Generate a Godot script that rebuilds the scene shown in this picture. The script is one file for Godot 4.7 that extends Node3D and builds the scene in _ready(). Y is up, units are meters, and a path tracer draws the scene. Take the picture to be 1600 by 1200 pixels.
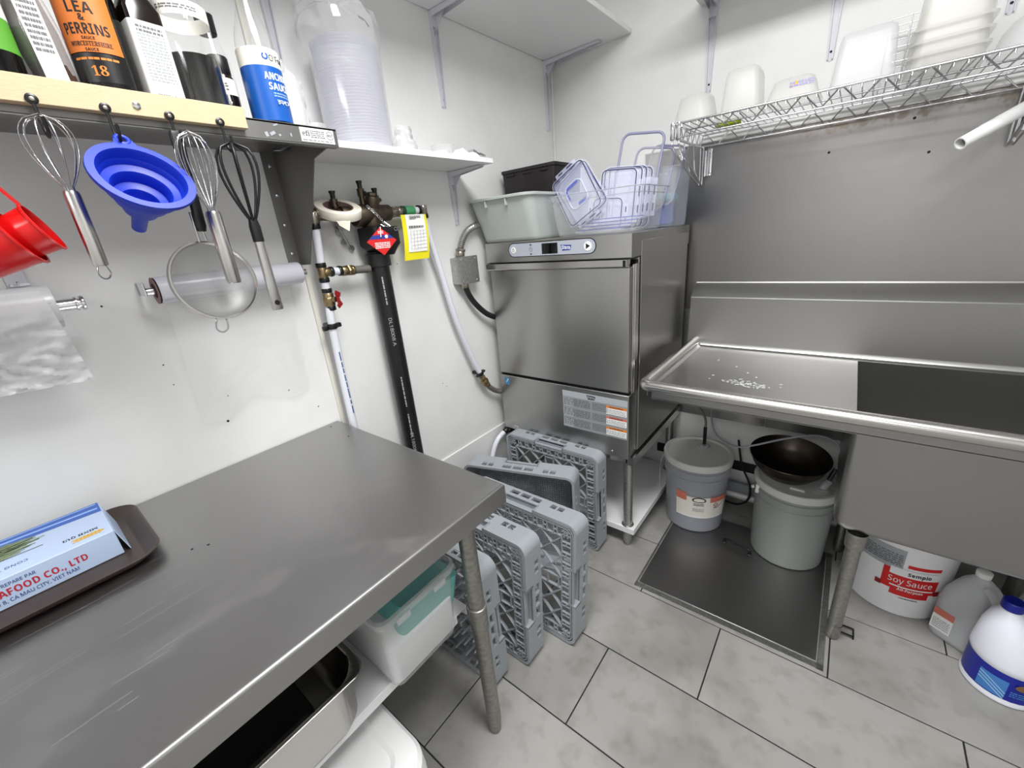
extends Node3D

# ---------------------------------------------------------------- mesh builder
class Mb:
	var v := PackedVector3Array()
	var n := PackedVector3Array()
	var u := PackedVector2Array()
	var t := Transform3D.IDENTITY

	func corner(p: Vector3, nn: Vector3, uv: Vector2) -> void:
		v.append(t * p); n.append((t.basis * nn).normalized()); u.append(uv)

	func tri(a: Vector3, b: Vector3, c: Vector3) -> void:  # counter-clockwise seen from outside
		var nn := (b - a).cross(c - a).normalized()
		corner(a, nn, Vector2(a.x + a.z, a.y)); corner(c, nn, Vector2(c.x + c.z, c.y)); corner(b, nn, Vector2(b.x + b.z, b.y))

	func quad(a: Vector3, b: Vector3, c: Vector3, d: Vector3, full_uv := false) -> void:
		var nn := (c - a).cross(d - b).normalized()
		var w := 1.0 if full_uv else a.distance_to(b)
		var h := 1.0 if full_uv else b.distance_to(c)
		var q := [[a, Vector2(0, h)], [c, Vector2(w, 0)], [b, Vector2(w, h)], [a, Vector2(0, h)], [d, Vector2(0, 0)], [c, Vector2(w, 0)]]
		for k in q:
			corner(k[0], nn, k[1])

	func box(c: Vector3, s: Vector3, b := Basis.IDENTITY) -> void:
		var x := b.x * s.x * 0.5
		var y := b.y * s.y * 0.5
		var z := b.z * s.z * 0.5
		quad(c - x - y + z, c + x - y + z, c + x + y + z, c - x + y + z)
		quad(c + x - y - z, c - x - y - z, c - x + y - z, c + x + y - z)
		quad(c + x - y + z, c + x - y - z, c + x + y - z, c + x + y + z)
		quad(c - x - y - z, c - x - y + z, c - x + y + z, c - x + y - z)
		quad(c - x + y + z, c + x + y + z, c + x + y - z, c - x + y - z)
		quad(c - x - y - z, c + x - y - z, c + x - y + z, c - x - y + z)

	func span(a: Vector3, b: Vector3) -> void:  # box between two corners
		box((a + b) * 0.5, (b - a).abs())

	func bar(a: Vector3, b: Vector3, w: float, h: float, up := Vector3.UP) -> void:  # box beam from a to b
		var d := (b - a).normalized()
		var side := up.cross(d)
		if side.length() < 0.01:
			side = Vector3.RIGHT.cross(d)
		side = side.normalized()
		box((a + b) * 0.5, Vector3(w, h, a.distance_to(b)), Basis(side, d.cross(side), d))

	# rows of points -> surface with smoothed normals; faces look along (column step) x (row step)
	func grid(rows: Array, closed := false, crease := 42.0, flip := false, us := 1.0, vs := 1.0) -> void:
		var nr := rows.size()
		var nc: int = rows[0].size()
		var fc := nc if closed else nc - 1
		var cosc := cos(deg_to_rad(crease))
		var fn := []
		for i in nr - 1:
			var line := PackedVector3Array()
			for j in fc:
				var j2 := (j + 1) % nc
				var x: Vector3 = (rows[i + 1][j2] - rows[i][j]).cross(rows[i + 1][j] - rows[i][j2])
				line.append(-x.normalized() if flip else x.normalized())
			fn.append(line)
		for i in nr - 1:
			for j in fc:
				var me: Vector3 = fn[i][j]
				if me == Vector3.ZERO:
					continue
				var j2 := (j + 1) % nc
				var p := [rows[i][j], rows[i][j2], rows[i + 1][j2], rows[i + 1][j]]
				var nn := []
				for k in [[i, j], [i, j + 1], [i + 1, j + 1], [i + 1, j]]:
					var s := Vector3.ZERO
					for di in [-1, 0]:
						var ii: int = k[0] + di
						if ii < 0 or ii >= nr - 1:
							continue
						for dj in [-1, 0]:
							var jj: int = k[1] + dj
							if closed:
								jj = posmod(jj, nc)
							elif jj < 0 or jj >= fc:
								continue
							var o: Vector3 = fn[ii][jj]
							if o.dot(me) > cosc:
								s += o
					nn.append(s.normalized() if s.length() > 0.001 else me)
				var uv := [Vector2(us * j / fc, vs * (1.0 - float(i) / (nr - 1))), Vector2(us * (j + 1) / fc, vs * (1.0 - float(i) / (nr - 1))), Vector2(us * (j + 1) / fc, vs * (1.0 - float(i + 1) / (nr - 1))), Vector2(us * j / fc, vs * (1.0 - float(i + 1) / (nr - 1)))]
				for k in ([0, 1, 2, 0, 2, 3] if flip else [0, 2, 1, 0, 3, 2]):
					corner(p[k], nn[k], uv[k])

	func fan(ring: PackedVector3Array, up: bool) -> void:  # flat cap; ring runs counter-clockwise seen from above
		var c := Vector3.ZERO
		for p in ring:
			c += p
		c /= ring.size()
		for j in ring.size():
			var a := ring[j]
			var b := ring[(j + 1) % ring.size()]
			if up: tri(c, a, b)
			else: tri(c, b, a)

	func tube(pts: Array, r, seg := 8, caps := true, loop := false) -> void:
		var rows := []
		var m := pts.size()
		var prev := Vector3.ZERO
		for i in m:
			var a: Vector3 = pts[posmod(i - 1, m)] if loop else pts[maxi(i - 1, 0)]
			var b: Vector3 = pts[(i + 1) % m] if loop else pts[mini(i + 1, m - 1)]
			var d := (b - a).normalized()
			if prev == Vector3.ZERO:
				prev = (Vector3.UP if absf(d.y) < 0.9 else Vector3.RIGHT).cross(d).normalized()
			prev = (prev - d * prev.dot(d)).normalized()
			var w := d.cross(prev)
			var rr: float = r[i] if r is Array else r
			var ring := PackedVector3Array()
			for k in seg:
				var q := TAU * k / seg
				ring.append(pts[i] + (prev * cos(q) + w * sin(q)) * rr)
			rows.append(ring)
		if loop:
			rows.append(rows[0])
		grid(rows, true, 60.0)
		if caps and not loop:
			fan(rows[0], false); fan(rows[m - 1], true)

	# profile: Vector2(radius, height) from bottom to top on the outside
	func lathe(profile: Array, seg := 24, a0 := 0.0, a1 := TAU, crease := 42.0) -> void:
		var full := absf(a1 - a0 - TAU) < 0.001
		var rows := []
		for p in profile:
			var ring := PackedVector3Array()
			for k in (seg if full else seg + 1):
				var q := a0 + (a1 - a0) * k / seg
				ring.append(Vector3(cos(q) * p.x, p.y, -sin(q) * p.x))
			rows.append(ring)
		grid(rows, full, crease)

	static func rr(hx: float, hz: float, rad: float, y: float, cs: int) -> PackedVector3Array:
		var ring := PackedVector3Array()
		rad = minf(rad, minf(hx, hz))
		for c in [[1, -1, 0.0], [-1, -1, 0.25], [-1, 1, 0.5], [1, 1, 0.75]]:
			for k in cs + 1:
				var q: float = TAU * (c[2] + 0.25 * k / cs)
				ring.append(Vector3(c[0] * (hx - rad) + cos(q) * rad, y, c[1] * (hz - rad) - sin(q) * rad))
		return ring

	# levels: [y, half x, half z, corner radius]; caps: "b", "t", "bt", ""
	func loft(levels: Array, cs := 4, caps := "bt", crease := 42.0) -> void:
		var rows := []
		for l in levels:
			rows.append(Mb.rr(l[1], l[2], l[3], l[0], cs))
		grid(rows, true, crease)
		if caps.contains("b"): fan(rows[0], false)
		if caps.contains("t"): fan(rows[rows.size() - 1], true)

	func rbox(c: Vector3, s: Vector3, rad := 0.004, ch := 0.002, cs := 2) -> void:
		var keep := t
		t = t * Transform3D(Basis.IDENTITY, c)
		var h := s * 0.5
		loft([[-h.y, h.x - ch, h.z - ch, rad], [-h.y + ch, h.x, h.z, rad], [h.y - ch, h.x, h.z, rad], [h.y, h.x - ch, h.z - ch, rad]], cs)
		t = keep

	# flat polygon in the xy plane, thick from z0 to z1
	func prism(poly: PackedVector2Array, z0: float, z1: float) -> void:
		if Geometry2D.is_polygon_clockwise(poly):
			poly = poly.duplicate(); poly.reverse()
		var ix := Geometry2D.triangulate_polygon(poly)
		for k in range(0, ix.size(), 3):
			var a := poly[ix[k]]
			var b := poly[ix[k + 1]]
			var c := poly[ix[k + 2]]
			if (b - a).cross(c - a) < 0:
				var s := b; b = c; c = s
			tri(Vector3(a.x, a.y, z1), Vector3(b.x, b.y, z1), Vector3(c.x, c.y, z1))
			tri(Vector3(a.x, a.y, z0), Vector3(c.x, c.y, z0), Vector3(b.x, b.y, z0))
		for k in poly.size():
			var a := poly[k]
			var b := poly[(k + 1) % poly.size()]
			quad(Vector3(a.x, a.y, z0), Vector3(b.x, b.y, z0), Vector3(b.x, b.y, z1), Vector3(a.x, a.y, z1))

	func at(x: Transform3D) -> Mb:
		t = x
		return self

	func mesh() -> ArrayMesh:
		var a := []
		a.resize(Mesh.ARRAY_MAX)
		a[Mesh.ARRAY_VERTEX] = v; a[Mesh.ARRAY_NORMAL] = n; a[Mesh.ARRAY_TEX_UV] = u
		var m := ArrayMesh.new()
		m.add_surface_from_arrays(Mesh.PRIMITIVE_TRIANGLES, a)
		return m

# ---------------------------------------------------------------- scene helpers
var M := {}
var taken := {}
var base_of := {}
var font_sans: SystemFont
var font_bold: SystemFont
var font_serif: SystemFont

func mb() -> Mb:
	return Mb.new()

func V(x: float, y: float, z: float) -> Vector3:
	return Vector3(x, y, z)

func numbered(called: String) -> String:
	taken[called] = taken.get(called, 0) + 1
	return called if taken[called] == 1 else "%s_%03d" % [called, taken[called] - 1]

func meta(o: Node, label: String, category := "", group := "", kind := "") -> Node:
	if label: o.set_meta("label", label)
	if category: o.set_meta("category", category)
	if group: o.set_meta("group", group)
	if kind: o.set_meta("kind", kind)
	return o

# a thing with parts; meshes built for it are given in world coordinates and moved to its base, unless local is set
func thing(called: String, label: String, category: String, at := Vector3.ZERO, group := "", local := false) -> Node3D:
	var o := Node3D.new()
	o.name = numbered(called)
	add_child(o)
	o.position = at
	meta(o, label, category, group)
	base_of[o] = Vector3.ZERO if local else at
	return o

func obj(called: String, b: Mb, m: Material, parent: Node = null) -> MeshInstance3D:
	var o := MeshInstance3D.new()
	if parent == null:
		o.name = numbered(called)
		var lo := Vector3(1e9, 1e9, 1e9)
		var hi := -lo
		for p in b.v:
			lo = lo.min(p); hi = hi.max(p)
		var c := Vector3((lo.x + hi.x) / 2, lo.y, (lo.z + hi.z) / 2)
		for i in b.v.size():
			b.v[i] -= c
		o.position = c
		base_of[o] = c
		add_child(o)
	else:
		o.name = called
		var c: Vector3 = base_of.get(parent, Vector3.ZERO)
		if c != Vector3.ZERO:
			for i in b.v.size():
				b.v[i] -= c
		base_of[o] = c
		parent.add_child(o, true)
	o.mesh = b.mesh()
	o.material_override = null
	o.set_surface_override_material(0, m)
	return o

func struct(called: String, b: Mb, m: Material, label := "", category := "") -> MeshInstance3D:
	var o := obj(called, b, m)
	meta(o, label, category, "", "structure")
	return o

func one(called: String, b: Mb, m: Material, label: String, category: String, group := "") -> MeshInstance3D:
	var o := obj(called, b, m)
	meta(o, label, category, group)
	return o

# flat lettering; x: text direction, y: up of the letters, in world space; bend = radius of a cylinder whose axis is y, behind the text
func letters(s: String, h: float, at: Vector3, x: Vector3, y: Vector3, m: Material, parent: Node, font: Font = null, bend := 0.0, depth := 0.0006, called := "lettering", wide := 1.0) -> void:
	var tm := TextMesh.new()
	tm.text = s
	tm.font = font if font else font_bold
	tm.font_size = 32
	tm.pixel_size = h / (0.72 * 32.0)
	tm.depth = depth
	tm.curve_step = 3.0
	if wide < 0.0:  # a negative value is the width the text shall have
		wide = -wide / tm.get_aabb().size.x
	x = x.normalized(); y = y.normalized()
	var z := x.cross(y)
	var b := mb()
	for k in tm.get_surface_count():
		var a := tm.surface_get_arrays(k)
		var vs: PackedVector3Array = a[Mesh.ARRAY_VERTEX]
		var ns: PackedVector3Array = a[Mesh.ARRAY_NORMAL]
		var ix = a[Mesh.ARRAY_INDEX]
		var idx: PackedInt32Array = ix if ix != null else PackedInt32Array(range(vs.size()))
		for i in idx:
			var p := vs[i]
			p.x *= wide
			var nn := ns[i]
			if bend > 0.0:
				var q := p.x / bend
				var rad := bend + p.z
				nn = Vector3(nn.x * cos(q) + nn.z * sin(q), nn.y, nn.z * cos(q) - nn.x * sin(q))
				p = Vector3(sin(q) * rad, p.y, cos(q) * rad - bend)
			b.corner(at + x * p.x + y * p.y + z * p.z, x * nn.x + y * nn.y + z * nn.z, Vector2(p.x, p.y))
	if b.v.size():
		obj(called, b, m, parent)

# rows of tiny unreadable print as thin raised strokes
func fine_print(at: Vector3, x: Vector3, y: Vector3, w: float, h: float, rows: int, m: Material, parent: Node, seed_ := 1, bend := 0.0, fill := 0.55) -> void:
	var rng := RandomNumberGenerator.new()
	rng.seed = seed_
	var b := mb()
	x = x.normalized(); y = y.normalized()
	var z := x.cross(y)
	for i in rows:
		var yy := h * (0.5 - (i + 0.5) / rows)
		var cx := -w / 2
		while cx < w / 2 - w * 0.03:
			var l := minf(rng.randf_range(0.05, 0.16) * w, w / 2 - cx)
			var th := h / rows * fill * 0.5
			var p := []
			for c in [[cx, yy - th], [cx + l, yy - th], [cx + l, yy + th], [cx, yy + th]]:
				if bend > 0.0:
					var q: float = c[0] / bend
					p.append(at + x * sin(q) * (bend + 0.0004) + y * c[1] + z * (cos(q) * (bend + 0.0004) - bend))
				else:
					p.append(at + x * c[0] + y * c[1] + z * 0.0004)
			b.quad(p[0], p[1], p[2], p[3])
			cx += l + w * rng.randf_range(0.012, 0.04)
	obj("fine_print", b, m, parent)

func sm(color: Color, rough := 0.5, metal := 0.0) -> StandardMaterial3D:
	var m := StandardMaterial3D.new()
	m.albedo_color = color
	m.roughness = rough
	m.metallic = metal
	return m

func clear(color: Color, alpha: float, rough := 0.1) -> StandardMaterial3D:
	var m := sm(Color(color.r, color.g, color.b, alpha), rough)
	m.transparency = BaseMaterial3D.TRANSPARENCY_ALPHA
	m.cull_mode = BaseMaterial3D.CULL_DISABLED
	return m

func noise_image(w: int, h: int, fx: float, fy: float, lo: float, hi: float, seed_: int, oct := 4) -> ImageTexture:
	var fnl := FastNoiseLite.new()
	fnl.seed = seed_
	fnl.frequency = 1.0
	fnl.noise_type = FastNoiseLite.TYPE_SIMPLEX_SMOOTH
	fnl.fractal_octaves = oct
	var im := Image.create(w, h, false, Image.FORMAT_RGB8)
	for y in h:
		for x in w:
			var k := clampf(fnl.get_noise_2d(x * fx, y * fy) * 0.9 + 0.5, 0, 1)
			var g := lerpf(lo, hi, k)
			im.set_pixel(x, y, Color(g, g, g))
	return ImageTexture.create_from_image(im)

func noise_tex(freq: float, stops: Array, seed_: int, size := 512, oct := 5) -> NoiseTexture2D:
	var t := NoiseTexture2D.new()
	t.width = size; t.height = size; t.seamless = true
	var fnl := FastNoiseLite.new()
	fnl.seed = seed_; fnl.frequency = freq; fnl.fractal_octaves = oct
	t.noise = fnl
	var g := Gradient.new()
	g.offsets = PackedFloat32Array(stops.map(func(s): return s[0]))
	g.colors = PackedColorArray(stops.map(func(s): return s[1]))
	t.color_ramp = g
	return t

func curve(pts: Array, steps := 6) -> Array:  # smooth path through points
	var out := []
	for i in pts.size() - 1:
		var a: Vector3 = pts[maxi(i - 1, 0)]
		var b: Vector3 = pts[i]
		var c: Vector3 = pts[i + 1]
		var d: Vector3 = pts[mini(i + 2, pts.size() - 1)]
		for k in steps:
			out.append(b.cubic_interpolate(c, a, d, float(k) / steps))
	out.append(pts[pts.size() - 1])
	return out

func look_axis(y: Vector3, hint := Vector3.RIGHT) -> Basis:  # basis whose y runs along the given axis
	y = y.normalized()
	var z := hint.cross(y).normalized()
	return Basis(y.cross(z), y, z)

func xf(o: Vector3, b := Basis.IDENTITY) -> Transform3D:
	return Transform3D(b, o)

func materials() -> void:
	font_sans = SystemFont.new(); font_sans.font_names = PackedStringArray(["Droid Sans"])
	font_bold = SystemFont.new(); font_bold.font_names = PackedStringArray(["Droid Sans"]); font_bold.font_weight = 700
	font_serif = SystemFont.new(); font_serif.font_names = PackedStringArray(["Droid Serif"]); font_serif.font_weight = 700
	# brushed stainless steel: fine streaks in roughness and tone
	var streak_u := noise_image(256, 1024, 0.012, 0.35, 0.86, 1.0, 3, 3)
	var streak_v := noise_image(1024, 256, 0.35, 0.012, 0.86, 1.0, 4, 3)
	var cloud := noise_tex(0.006, [[0.0, Color(0.8, 0.8, 0.8)], [1.0, Color(1, 1, 1)]], 8)
	for k in [["steel_dw", streak_u, 0.34, Color(0.69, 0.687, 0.68)], ["steel", streak_u, 0.34, Color(0.635, 0.632, 0.625)], ["steel_bench", streak_v, 0.40, Color(0.66, 0.657, 0.655)], ["steel_panel", streak_v, 0.40, Color(0.60, 0.596, 0.592)], ["steel_shelf", streak_v, 0.44, Color(0.56, 0.555, 0.55)]]:
		var m := sm(k[3], k[2], 1.0)
		m.roughness_texture = k[1]
		m.roughness_texture_channel = BaseMaterial3D.TEXTURE_CHANNEL_RED
		m.uv1_triplanar = true
		m.uv1_world_triplanar = true
		m.uv1_scale = Vector3(2.2, 2.2, 2.2)
		m.anisotropy_enabled = false
		M[k[0]] = m
	M.chrome = sm(Color(0.86, 0.86, 0.87), 0.14, 1.0)
	M.wire = sm(Color(0.72, 0.72, 0.73), 0.22, 1.0)
	M.bright_steel = sm(Color(0.80, 0.79, 0.78), 0.24, 1.0)
	M.pan_steel = sm(Color(0.66, 0.65, 0.63), 0.25, 1.0)
	var gal := sm(Color(0.74, 0.74, 0.73), 0.42, 1.0)
	gal.albedo_texture = noise_tex(0.02, [[0.2, Color(0.88, 0.88, 0.88)], [0.8, Color(1, 1, 1)]], 21)
	gal.uv1_triplanar = true; gal.uv1_scale = Vector3(6, 6, 6)
	M.galvanized = gal
	var gd := gal.duplicate(); gd.albedo_color = Color(0.66, 0.655, 0.63); gd.roughness = 0.5
	M.old_leg = gd
	M.brass = sm(Color(0.60, 0.53, 0.40), 0.38, 1.0)
	M.bronze = sm(Color(0.36, 0.32, 0.275), 0.45, 1.0)
	M.nickel = sm(Color(0.62, 0.59, 0.55), 0.35, 1.0)
	# walls: white glossy paint with slight roller grain and a few smudges
	var w := sm(Color(0.90, 0.90, 0.895), 0.42)
	w.albedo_texture = noise_tex(0.008, [[0.0, Color(0.975, 0.975, 0.972)], [0.55, Color(1, 1, 1)], [1.0, Color(1, 1, 1)]], 31)
	w.uv1_triplanar = true; w.uv1_world_triplanar = true; w.uv1_scale = Vector3(0.8, 0.8, 0.8)
	w.heightmap_enabled = false
	M.wall = w
	M.white_board = sm(Color(0.91, 0.91, 0.91), 0.42)
	M.white_paint = sm(Color(0.90, 0.90, 0.905), 0.35)
	M.bracket_white = sm(Color(0.83, 0.83, 0.86), 0.35)
	M.cream_trim = sm(Color(0.87, 0.86, 0.82), 0.45)
	M.joint = sm(Color(0.55, 0.54, 0.52), 0.8)
	M.ceiling = sm(Color(0.88, 0.88, 0.87), 0.8)
	# floor tiles
	for k in 4:
		var m := sm([Color(0.64, 0.632, 0.62), Color(0.62, 0.613, 0.602), Color(0.65, 0.643, 0.632), Color(0.63, 0.624, 0.612)][k], 0.5)
		m.albedo_texture = noise_tex(0.006, [[0.0, Color(0.84, 0.835, 0.825)], [0.4, Color(0.93, 0.928, 0.92)], [0.6, Color(0.98, 0.978, 0.972)], [1.0, Color(1, 1, 1)]], 40 + k, 512, 4)
		m.uv1_triplanar = true; m.uv1_world_triplanar = true
		m.uv1_scale = Vector3(0.75, 0.75, 0.75); m.uv1_offset = Vector3(0.31 * k, 0.17 * k, 0.43 * k)
		m.detail_enabled = true
		m.detail_blend_mode = BaseMaterial3D.BLEND_MODE_MUL
		m.detail_albedo = noise_tex(0.03, [[0.0, Color(0.90, 0.898, 0.89)], [0.45, Color(1, 1, 1)], [1.0, Color(1, 1, 1)]], 60 + k, 512, 3)
		m.detail_uv_layer = BaseMaterial3D.DETAIL_UV_1
		M["tile%d" % k] = m
	M.grout = sm(Color(0.13, 0.13, 0.13), 0.9)
	# wood rail
	var wood := sm(Color(0.80, 0.735, 0.615), 0.5)
	var wt := noise_image(512, 256, 0.006, 0.05, 0.0, 1.0, 5, 4)
	var wi := wt.get_image()
	for y in wi.get_height():
		for x in wi.get_width():
			var g := wi.get_pixel(x, y).r
			var ring := 0.5 + 0.5 * sin(g * 26.0)
			wi.set_pixel(x, y, Color(1, 1, 1).lerp(Color(0.90, 0.83, 0.70), ring * 0.55))
	wood.albedo_texture = ImageTexture.create_from_image(wi)
	wood.uv1_scale = Vector3(2.2, 6, 1)
	M.wood = wood
	# plastics
	M.black = sm(Color(0.05, 0.05, 0.052), 0.35)
	M.black_rubber = sm(Color(0.06, 0.06, 0.06), 0.6)
	M.abs = sm(Color(0.055, 0.055, 0.058), 0.38)
	M.ink = sm(Color(0.07, 0.07, 0.08), 0.7)
	M.grey_ink = sm(Color(0.42, 0.42, 0.43), 0.8)
	M.pale_ink = sm(Color(0.62, 0.64, 0.66), 0.7)
	M.white_ink = sm(Color(0.92, 0.92, 0.92), 0.6)
	M.red_ink = sm(Color(0.70, 0.13, 0.20), 0.6)
	M.navy_ink = sm(Color(0.20, 0.30, 0.52), 0.6)
	M.gold_ink = sm(Color(0.85, 0.68, 0.30), 0.5)
	M.orange_ink = sm(Color(0.85, 0.50, 0.18), 0.6)
	M.blue_silicone = sm(Color(0.06, 0.19, 0.70), 0.42)
	M.red_plastic = sm(Color(0.82, 0.06, 0.07), 0.22)
	M.red_handle = sm(Color(0.55, 0.08, 0.08), 0.4)
	M.rack_grey = sm(Color(0.60, 0.62, 0.64), 0.48)
	M.tray_brown = sm(Color(0.235, 0.195, 0.175), 0.42)
	M.tub_grey = sm(Color(0.71, 0.735, 0.72), 0.42)
	M.dark_brown = sm(Color(0.10, 0.075, 0.085), 0.5)
	M.pex = sm(Color(0.86, 0.87, 0.90), 0.3)
	M.white_plastic = sm(Color(0.92, 0.92, 0.92), 0.35)
	M.bin_white = sm(Color(0.94, 0.94, 0.94), 0.4)
	M.paper = sm(Color(0.92, 0.92, 0.91), 0.7)
	M.yellow = sm(Color(0.90, 0.86, 0.10), 0.5)
	M.green_tape = sm(Color(0.28, 0.60, 0.40), 0.45)
	M.tag_red = sm(Color(0.80, 0.09, 0.10), 0.4)
	M.tag_blue = sm(Color(0.12, 0.22, 0.55), 0.4)
	M.tape_cream = sm(Color(0.90, 0.88, 0.82), 0.6)
	M.tape_core = sm(Color(0.52, 0.42, 0.40), 0.7)
	M.grey_hose = sm(Color(0.40, 0.39, 0.37), 0.4)
	M.frost = clear(Color(0.86, 0.87, 0.87), 0.38, 0.3)
	M.frost_thin = clear(Color(0.86, 0.86, 0.85), 0.26, 0.3)
	M.frost_tub = clear(Color(0.84, 0.87, 0.92), 0.24, 0.3)
	M.frost_warm = clear(Color(0.86, 0.855, 0.83), 0.36, 0.3)
	M.frost_blue = clear(Color(0.93, 0.93, 0.98), 0.42, 0.3)
	M.lid_plate = clear(Color(0.86, 0.88, 0.97), 0.26, 0.3)
	M.lid_rim = clear(Color(0.88, 0.89, 0.97), 0.55, 0.3)
	M.seal_navy = sm(Color(0.18, 0.18, 0.36), 0.4)
	M.seal_blue = clear(Color(0.36, 0.42, 0.75), 0.75, 0.3)
	M.seal_grey = sm(Color(0.55, 0.55, 0.66), 0.4)
	M.glass = clear(Color(0.95, 0.96, 0.95), 0.008, 0.04)
	M.clear_plastic = clear(Color(0.95, 0.95, 0.95), 0.13, 0.08)
	M.film = clear(Color(0.97, 0.97, 0.97), 0.12, 0.12)
	M.bag = clear(Color(0.93, 0.93, 0.94), 0.20, 0.12)
	M.bag_white = clear(Color(0.90, 0.90, 0.91), 0.62, 0.3)
	M.roll_clear = sm(Color(0.80, 0.80, 0.81), 0.28)
	M.roll_film = sm(Color(0.78, 0.78, 0.81), 0.24)
	M.display = sm(Color(0.02, 0.025, 0.022), 0.12)
	M.panel_grey = sm(Color(0.66, 0.68, 0.72), 0.4)
	M.sticker_grey = sm(Color(0.55, 0.57, 0.59), 0.5)
	M.sticker_light = sm(Color(0.66, 0.68, 0.70), 0.5)
	M.soy_dark = sm(Color(0.035, 0.03, 0.03), 0.12)
	M.amber_dark = sm(Color(0.07, 0.04, 0.03), 0.12)
	M.wok = sm(Color(0.26, 0.235, 0.205), 0.33, 0.9)
	M.wok_rim = sm(Color(0.45, 0.41, 0.36), 0.38, 1.0)
	M.pail_blue = clear(Color(0.80, 0.81, 0.84), 0.50, 0.34)
	M.pail_liquid = sm(Color(0.27, 0.30, 0.40), 0.4)
	M.pail_green = sm(Color(0.565, 0.59, 0.575), 0.36)
	M.pail_grey = sm(Color(0.66, 0.68, 0.71), 0.36)
	M.pail_lid = sm(Color(0.80, 0.80, 0.785), 0.4)
	M.soy_white = sm(Color(0.90, 0.90, 0.91), 0.38)
	M.hdpe = clear(Color(0.88, 0.89, 0.90), 0.60, 0.4)
	M.hdpe_liquid = sm(Color(0.56, 0.57, 0.57), 0.4)
	M.bleach_white = sm(Color(0.90, 0.91, 0.95), 0.32)
	M.bleach_blue = sm(Color(0.06, 0.12, 0.58), 0.32)
	M.bleach_sky = sm(Color(0.26, 0.50, 0.78), 0.35)
	M.bleach_pale = sm(Color(0.62, 0.78, 0.90), 0.35)
	M.carton = sm(Color(0.70, 0.77, 0.88), 0.45)
	M.carton_blue = sm(Color(0.19, 0.36, 0.68), 0.45)
	M.carton_sky = sm(Color(0.55, 0.68, 0.92), 0.45)
	M.leaf = sm(Color(0.24, 0.33, 0.22), 0.6)
	M.leaf_pale = sm(Color(0.55, 0.60, 0.45), 0.6)
	M.teal = sm(Color(0.40, 0.68, 0.66), 0.5)
	M.rice = sm(Color(0.90, 0.91, 0.92), 0.6)
	M.label_orange = sm(Color(0.82, 0.44, 0.15), 0.5)
	M.label_blue = sm(Color(0.06, 0.33, 0.66), 0.35)
	M.label_cream = sm(Color(0.90, 0.89, 0.85), 0.5)
	M.label_green = sm(Color(0.34, 0.60, 0.20), 0.5)
	M.label_pink = sm(Color(0.80, 0.45, 0.38), 0.6)
	M.spice = sm(Color(0.36, 0.26, 0.17), 0.7)
	M.spice.albedo_texture = noise_tex(0.12, [[0.2, Color(0.35, 0.28, 0.2)], [0.45, Color(0.75, 0.62, 0.48)], [0.55, Color(1, 0.95, 0.8)], [0.7, Color(0.5, 0.4, 0.3)], [1.0, Color(1, 1, 0.9)]], 77, 256, 3)
	M.spice.uv1_triplanar = true; M.spice.uv1_scale = Vector3(9, 9, 9)
	M.sponge = sm(Color(0.62, 0.68, 0.18), 0.9)
	M.strainer = clear(Color(0.55, 0.55, 0.54), 0.50, 0.45)
	M.strainer.metallic = 0.6
	# splash panel: same steel with a brown drip film under the wire shelf and ragged dried water marks that dull the polish
	var fst := FastNoiseLite.new(); fst.seed = 12; fst.frequency = 1.0; fst.fractal_octaves = 4
	var pa := Image.create(1024, 384, false, Image.FORMAT_RGB8)
	var pr := Image.create(1024, 384, false, Image.FORMAT_RGB8)
	for y in 384:
		for x in 1024:
			var wx := 0.50 + x / 1023.0 * 2.12
			var wy := 1.712 - y / 383.0 * 0.712
			var rag := fst.get_noise_2d(wx * 16, wy * 16) * 0.5 + fst.get_noise_2d(wx * 50, wy * 40) * 0.35
			var c := Vector2((wx - 1.31) / 0.17, (wy - 1.595) / 0.055)
			var stain := smoothstep(1.1, 0.5, c.length() + rag * 1.3) * (0.6 + 0.4 * smoothstep(-0.3, 0.3, rag))
			var film := smoothstep(0.05, 0.4, rag + smoothstep(1.640, 1.69, wy) * 0.55 - 0.25) * smoothstep(1.61, 1.66, wy) * smoothstep(1.0, 1.2, wx)
			var grain := fst.get_noise_2d(x * 0.35, y * 0.012) * 0.5 + 0.5
			var base := Color(1.0, 0.995, 0.99).lerp(Color(0.88, 0.82, 0.74), film * 0.6)
			var g := 0.78 + 0.015 * grain
			pa.set_pixel(x, y, Color(base.r * g, base.g * g, base.b * g))
			var r := 0.36 + 0.05 * grain + 0.1 * stain + 0.14 * film
			pr.set_pixel(x, y, Color(r, r, r))
	var sp := sm(Color(0.79, 0.785, 0.78), 1.0, 1.0)
	sp.albedo_texture = ImageTexture.create_from_image(pa)
	sp.roughness_texture = ImageTexture.create_from_image(pr)
	sp.roughness_texture_channel = BaseMaterial3D.TEXTURE_CHANNEL_RED
	M.splash_panel = sp
	# bench top: same steel, with rubbed scuffs and long knife scratches worn into the finish
	var rimg := Image.create(512, 1024, false, Image.FORMAT_RGB8)
	var aimg := Image.create(512, 1024, false, Image.FORMAT_RGB8)
	var rng := RandomNumberGenerator.new(); rng.seed = 71
	var fnl := FastNoiseLite.new(); fnl.seed = 2; fnl.frequency = 1.0; fnl.fractal_octaves = 4
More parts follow.
